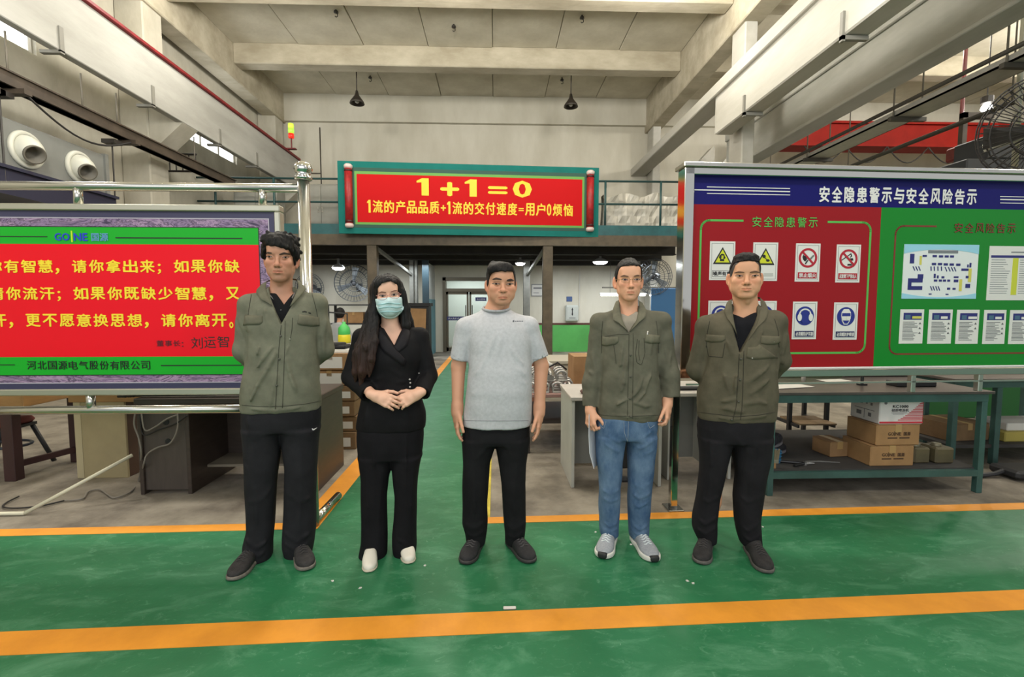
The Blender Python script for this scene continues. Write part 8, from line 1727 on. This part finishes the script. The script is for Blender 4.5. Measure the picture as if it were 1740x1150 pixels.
    for k, (x, y, z, s_, lb) in enumerate(((1.05, 5.15, .585, (.44, .4, .30), 'brown carton at the right end of the low table'), (.34, 6.3, 0, (.42, .42, .42), 'lowest carton of the pile before the right brown post'), (.35, 6.31, .42, (.40, .40, .38), 'second carton of the pile before the right brown post'), (.34, 6.3, .80, (.36, .36, .32), 'third carton of the pile before the right brown post'))): carton((x, y, z), s_, lb, .05 * k, CARD if k == 0 else mat('reddish_cardboard', srgb(128, 84, 66), .85, var=.15, vscale=5), None if k == 0 else 'carton pile before the brown post')
    t = thing('work_counter', 'long pale counter in front of the green dado', 'counter', (2.2, 7.4, 0)); W(MB().box(.7, 4.2, 7.0, 7.9, .55, .60, bev=.005).box(.74, 4.16, 7.04, 7.86, 0, .55), 'counter_body', mat('pale_counter', srgb(170, 164, 148), .6), t)
    for k in range(4): W(MB().box(.78 + k * .85, 1.55 + k * .85, 7.02, 7.04, .1, .52, bev=.004), 'counter_door', mat('counter_door', srgb(158, 150, 132), .6), t)
    put(MB().box(0, 1.9, 0, .04, 0, 1.9, bev=.01), 'standing_screen', mat('panel_blue', srgb(62, 112, 160), .4), 'blue panel far behind the man in glasses, below the tube lamps', 'panel', (4.2, 12.6, 0))
    put(MB().box(0, 2.6, 0, .05, 0, 1.0, bev=.01), 'backdrop_screen', mat('panel_green', srgb(26, 92, 40), .5), 'green panel behind the steel bench at the right', 'panel', (5.3, 5.7, 0)); put(MB().box(-.42, .40, -.2, .2, 0, .1, bev=.01), 'pale_crate', mat('pale_green_foam', srgb(120, 176, 112), .6), 'light green slab on the back edge of the steel bench', 'slab', (2.72, 4.28, .785))
    # steel work bench
    gs = mat('bench_green_steel', srgb(54, 88, 82), .5, var=.2, vscale=6); tp = mat('bench_top_sheet', srgb(92, 84, 80), .35, .3, var=.2, vscale=4); ds = mat('dark_shelf_rubber', srgb(58, 56, 54), .8, var=.2, vscale=5)
    X0, X1, Y0, Y1 = 2.03, 3.70, 3.37, 4.55
    t = thing('steel_workbench', 'green steel workbench with a dark lower shelf at the right', 'bench', ((X0 + X1) / 2, (Y0 + Y1) / 2, 0))
    W(MB().box(X0 - .03, X1 + .03, Y0 - .02, Y1 + .02, .765, .785, bev=.003), 'benchtop', tp, t); W(MB().box(X0, X1, Y0, Y0 + .03, .705, .765).box(X0, X1, Y1 - .03, Y1, .705, .765).box(X0, X0 + .03, Y0 + .03, Y1 - .03, .705, .765).box(X1 - .03, X1, Y0 + .03, Y1 - .03, .705, .765), 'top_frame', gs, t)
    for x in (X0, X1 - .045):
        for y in (Y0, Y1 - .045): W(MB().box(x, x + .045, y, y + .045, 0, .705, bev=.003), 'leg', gs, t)
    W(MB().box(X0, X1, Y0 + .002, Y0 + .03, .13, .18).box(X0, X1, Y1 - .03, Y1, .13, .18).box(X0, X0 + .03, Y0 + .03, Y1 - .03, .13, .18).box(X1 - .03, X1, Y0 + .03, Y1 - .03, .13, .18), 'shelf_frame', gs, t); W(MB().box(X0 + .01, X1 - .01, Y0 + .03, Y1 - .03, .17, .19), 'shelf', ds, t)
    # things on its lower shelf
    Z = .19
    def box_print(t, txt, sub, w_, d, h, m):
        fr = (np.array((-w_/2, -d/2, 0)), np.array((1., 0, 0)), np.array((0, 0, 1.)))
        def tx(b, u0, u1, v0, v1, bold=.03): o = text_on(b, m, fr, u0, u1, v0, v1, None, bold=bold, off=.0012); o.parent = t; o['kind'] = 'stuff'
        tx('GO', w_*.26, w_*.40, h*.48, h*.64); tx('NE', w_*.425, w_*.56, h*.48, h*.64); tx('国源', w_*.62, w_*.78, h*.47, h*.65)
        q = MB()
        for k in range(2): q.box(-w_/2 + w_*.26 + k * w_*.27, -w_/2 + w_*(.48 if k == 0 else .76), -d/2 - .0015, -d/2 - .0003, h*.33, h*.39)
        q.box(-w_/2 + w_*.403, -w_/2 + w_*.415, -d/2 - .0015, -d/2 - .0003, h*.46, h*.68); q.build('print_line', m, t)
    pk = mat('brown_ink', srgb(72, 50, 34), .8); cb = mat('kraft_carton', srgb(158, 122, 80), .8, var=.12, vscale=6, bump=.06, bscale=50)
    t = carton((3.05, 3.60, Z), (.345, .30, .160), 'lowest of the three stacked cartons on the bench shelf', .0, cb, 'cartons stacked on the bench shelf'); box_print(t, '', '', .345, .30, .160, pk)
    t = carton((3.085, 3.60, Z + .162), (.350, .30, .162), 'middle of the three stacked cartons on the bench shelf', .02, cb, 'cartons stacked on the bench shelf'); box_print(t, '', '', .350, .30, .162, pk)
    wb = mat('white_carton', srgb(214, 210, 206), .6); w_, d, h = .342, .30, .190; t = carton((3.105, 3.60, Z + .326), (w_, d, h), 'white carton with red stripes on top of the brown cartons', -.01, wb, tape=False); rdp = mat('carton_red', srgb(190, 44, 56), .6)
    mb = MB(); yf = -d/2
    mb.box(-w_/2 + .002, w_/2 - .002, yf - .0015, yf - .0002, .008, .022)
    for k in range(13):
        z = .030 + k * .0115; xs = w_ * (.5 - (1 - (z / .185)) ** 2.0 * 0 - .5) ; x_ = -w_/2 + w_ * (.16 + .84 * (z / .19) ** .62); 
        if x_ < w_/2 - .01: mb.box(x_, w_/2 - .002, yf - .0015, yf - .0002, z, z + .0062)
    mb.build('red_stripe', rdp, t); fr = (np.array((-w_/2, yf, 0)), np.array((1., 0, 0)), np.array((0, 0, 1.)))
    for b, u0, u1, v0, v1, mm, bo in (('KC1000', .29, .65, .128, .150, BLACKP, .04), ('硅质喷涂机', .27, .66, .098, .122, BLACKP, .02)):
        o = text_on(b, mm, fr, w_*u0, w_*u1, v0, v1, None, bold=bo, off=.0012); o.parent = t
    MB().box(-w_/2 + w_*.27, -w_/2 + w_*.62, yf - .0014, yf - .0002, .088, .091).box(-w_/2 + w_*.30, -w_/2 + w_*.55, yf - .0014, yf - .0002, .078, .081).lathe([(0, .0014), (.012, .0014), (.012, 0)], (-w_/2 + .045, yf, .166), (0, -1, 0), 12).build('print_line', mat('grey_ink', srgb(110, 108, 110), .7), t)
    q = MB(); xl = -w_/2
    for k, (y, z, a, b) in enumerate(((-.08, .13, .02, .02), (-.03, .135, .014, .024), (.02, .13, .03, .026), (.08, .132, .018, .018))): q.box(xl - .0014, xl - .0002, y, y + a, z, z + b)
    q.box(xl - .0014, xl - .0002, -.1, .1, .09, .094).box(xl - .0014, xl - .0002, -.002, .002, .02, .09).box(xl - .0014, xl - .0002, -.07, -.04, .04, .07).box(xl - .0014, xl - .0002, .03, .08, .04, .072); q.build('side_print', mat('grey_ink', srgb(110, 108, 110), .7), t)
    MB().box(-w_/2 + .0, w_/2 + .03, -d/2 - .0, d/2, h, h + .004).build('cardboard_cover', CARD2, t)
    carton((2.80, 3.78, Z), (.17, .20, .125), 'small brown carton left of the three stacked cartons', .1, CARD)
    cn = mat('khaki_can', srgb(88, 80, 56), .6, var=.2, vscale=6)
    for k, (x, y, s_, lb) in enumerate(((3.335, 3.56, .13, 'left khaki can on the bench shelf beside the stacked cartons'), (3.51, 3.56, .15, 'right khaki can on the bench shelf next to the bench leg'))):
        t = thing('khaki_can', lb, 'can', (x, y, Z), group='khaki cans on the bench shelf'); MB().box(-s_/2, s_/2, -s_/2, s_/2, 0, .125, bev=.012).build('can_body', cn, t); MB().lathe([(.035, 0), (.035, .018), (.03, .022), (0, .022)], (-.01, 0, .125), (0, 0, 1), 14).build('lid', mat('can_lid', srgb(110, 104, 84), .4, .4), t, smooth=True)
    # left part of the shelf: shoes, blue tub, brush, pliers
    nsh = mat('navy_shoe', srgb(34, 34, 40), .8); nso = mat('grey_rubber', srgb(120, 116, 118), .7)
    for k, (x, y, z, rz, lb) in enumerate(((2.34, 3.80, Z, .5, 'lower dark work shoe on the bench shelf'), (2.32, 3.77, Z + .085, .8, 'upper dark work shoe lying on the other shoe'))):
        t = thing('work_shoe', lb, 'shoe', (x, y, z), rz, 'work shoes on the bench shelf'); S = SDF(np.arange(-.17, .17, .007, f32), np.arange(-.07, .07, .007, f32), np.arange(-.01, .13, .007, f32)); S.cone((-.1, 0, .045), (.02, 0, .05), .04, .042, k=.02).cone((.02, 0, .045), (.11, 0, .034), .042, .032, k=.02).ell((-.085, 0, .075), (.05, .038, .035), k=.02).ell((-.08, 0, .115), (.034, .026, .03), k=.006, mode='cut').plane((0, 0, .014), (0, 0, -1)); vs, fs = S.mesh(); link('upper', quad_mesh('upper', vs, fs, nsh), t)
        MB().prism([(.145 * math.cos(a) * (1 if math.cos(a) > 0 else .95), (.046 + .006 * math.cos(a)) * math.sin(a)) for a in np.linspace(0, 2 * math.pi, 22)[:-1]], 0, .02).build('sole', nso, t); MB().box(-.01, .05, -.03, .03, .078, .084).build('strap', mat('violet_strap', srgb(84, 76, 92), .8), t)
    t = thing('blue_tub', 'small blue ribbed tub at the left end of the bench shelf', 'tub', (2.20, 3.58, Z)); MB().lathe([(0, 0), (.045, 0), (.052, .09), (.055, .095), (.048, .095), (.04, .01), (0, .01)], (0, 0, 0), (0, 0, 1), 18).build('tub', mat('tub_blue', srgb(36, 96, 132), .5), t, smooth=False)
    for k in range(3): MB().lathe([(.048 + .002 * k, .02 + .026 * k), (.053 + .002 * k, .026 + .026 * k), (.049 + .002 * k, .032 + .026 * k)], n=18).build('rib', mat('tub_blue', srgb(36, 96, 132), .5), t)
    t = thing('paint_brush', 'worn flat paint brush propped at the left end of the bench shelf', 'brush', (2.12, 3.44, Z)); MB().box(-.03, .03, -.008, .008, .035, .065, bev=.003).build('ferrule', mat('tin_ferrule', srgb(150, 146, 130), .4, .6), t)
    for k in range(9): MB().bar((-.026 + k * .0065, 0, .065), (-.034 + k * .0085, 0, .135 + .006 * (k % 3)), .0055, .012).build('bristle_tuft', mat('bristle', srgb(128, 118, 94), .9), t)
    MB().tube([(0, 0, .0), (0, 0, .04)], .011, 8).build('handle', cb, t)
    t = thing('pliers', 'open pair of black handled pliers on the bench shelf', 'tool', (2.40, 3.50, Z)); MB().tube([(-.17, .06, .012), (-.05, .02, .012), (0, 0, .012)], .010, 8).build('handle', bm, t); MB().tube([(-.12, -.05, .012), (-.04, -.01, .012), (0, 0, .012)], .010, 8).build('handle', bm, t); MB().tube([(0, 0, .012), (.03, .006, .012), (.075, .0, .012)], [.015, .012, .004], 8).lathe([(0, .02), (.014, .02), (.014, 0)], n=12).build('jaw', cast, t)
    put(MB().tube([(0, 0, .006), (.12, .0, .006), (.26, -.03, .006)], [.006, .006, .003], 6), 'steel_rod', cast, 'thin bright steel rod lying on the bench shelf right of the pliers', 'rod', (2.44, 3.56, Z))
    # things on the bench top
    put(MB().box(-.16, .16, -.06, .06, 0, .04, bev=.006), 'black_case', bm, 'long flat black case on the steel bench top', 'case', (3.32, 3.62, .785)); put(MB().bar((-.18, .0, .004), (.2, .09, .004), .16, .002), 'loose_sheet', PAPER, 'white sheet lying at the left end of the steel bench top', 'paper', (2.28, 3.56, .785))
    put(MB().bar((-.1, .0, .004), (.14, .03, .004), .12, .002), 'loose_sheet', PAPER, 'white sheet lying in the middle of the steel bench top', 'paper', (2.86, 3.86, .785)); put(MB().tube([(0, 0, .0), (0, 0, .09)], .012, 8).box(-.03, .03, -.02, .02, 0, .012), 'small_stake', bm, 'small black peg standing on the steel bench top', 'peg', (2.95, 3.66, .785))
    put(MB().tube([(0, 0, 0), (.0, 0, .085)], .016, 10).tube([(0, 0, .085), (.0, 0, .13)], .006, 6), 'white_bottle', mat('white_gloss', srgb(214, 212, 204), .3), 'small white bottle on the steel bench top near the white sheet', 'bottle', (2.60, 3.86, .785), smooth=True)
    put(MB().box(-.3, .3, -.15, .15, 0, .06, bev=.01), 'tool_roll', mat('dark_navy_cloth', srgb(40, 44, 58), .8), 'dark navy tool roll at the back of the steel bench top', 'tool roll', (3.45, 4.25, .785))
    # stool behind the bench, second bench, goods behind
    t = thing('plywood_stool', 'dark steel stool with plywood seat and footboard behind the workbench', 'stool', (3.3, 4.9, 0)); ply = mat('worn_plywood', srgb(128, 106, 78), .7, var=.25, vscale=7)
    W(MB().box(3.08, 3.55, 4.78, 5.2, .46, .485, bev=.003), 'seat', ply, t); W(MB().box(3.12, 3.50, 4.64, 5.0, .20, .218, bev=.003), 'footboard', ply, t)
    for x in (3.10, 3.50):
        for y in (4.80, 5.16): W(MB().box(x - .018, x + .018, y - .018, y + .018, 0, .46), 'leg', MATS['black_steel_leg'], t)
    W(MB().box(3.10, 3.50, 4.79, 4.81, .17, .20).box(3.10, 3.12, 4.66, 5.16, .17, .2).box(3.48, 3.50, 4.66, 5.16, .17, .2), 'foot_rail', MATS['black_steel_leg'], t)
    t = thing('green_bench', 'second green steel bench at the right edge, beyond the workbench', 'bench', (4.9, 4.4, 0)); W(MB().box(4.02, 5.6, 3.95, 4.75, .76, .785, bev=.003), 'benchtop', tp, t); W(MB().box(4.05, 5.57, 3.98, 4.72, .70, .76), 'top_frame', gs, t); W(MB().box(4.06, 5.56, 4.0, 4.70, .15, .18), 'shelf', ds, t)
    for x in (4.05, 4.45, 5.52):
        for y in (3.98, 4.67): W(MB().box(x, x + .05, y, y + .05, 0, .70, bev=.003), 'leg', gs, t)
    carton((4.35, 4.3, .18), (.42, .36, .16), 'brown carton low on the second green bench', .1, CARD2, 'goods on the second bench'); put(MB().box(-.3, .3, -.18, .18, 0, .09, bev=.008), 'yellow_crate', mat('dull_yellow', srgb(170, 156, 78), .7), 'flat dull yellow tray on the second green bench shelf', 'tray', (4.95, 4.25, .18)); put(MB().box(-.25, .25, -.15, .15, 0, .07, bev=.006), 'flat_sheet_pack', PAPER, 'pale flat sheets on top of the dull yellow tray', 'paper', (4.97, 4.27, .27))
    put(MB().box(-.05, .45, -.12, .12, .02, .09, bev=.02).tube([(-.25, 0, .02), (-.12, 0, .03), (0, 0, .07)], .02, 8), 'pallet_jack', mat('dark_iron', srgb(40, 40, 42), .5), 'low dark iron frame on the floor at the right edge', 'frame', (4.25, 3.68, .0))
left_side(); right_side()
for fn in (man_left, woman, man_tshirt, man_glasses, man_right): fn()
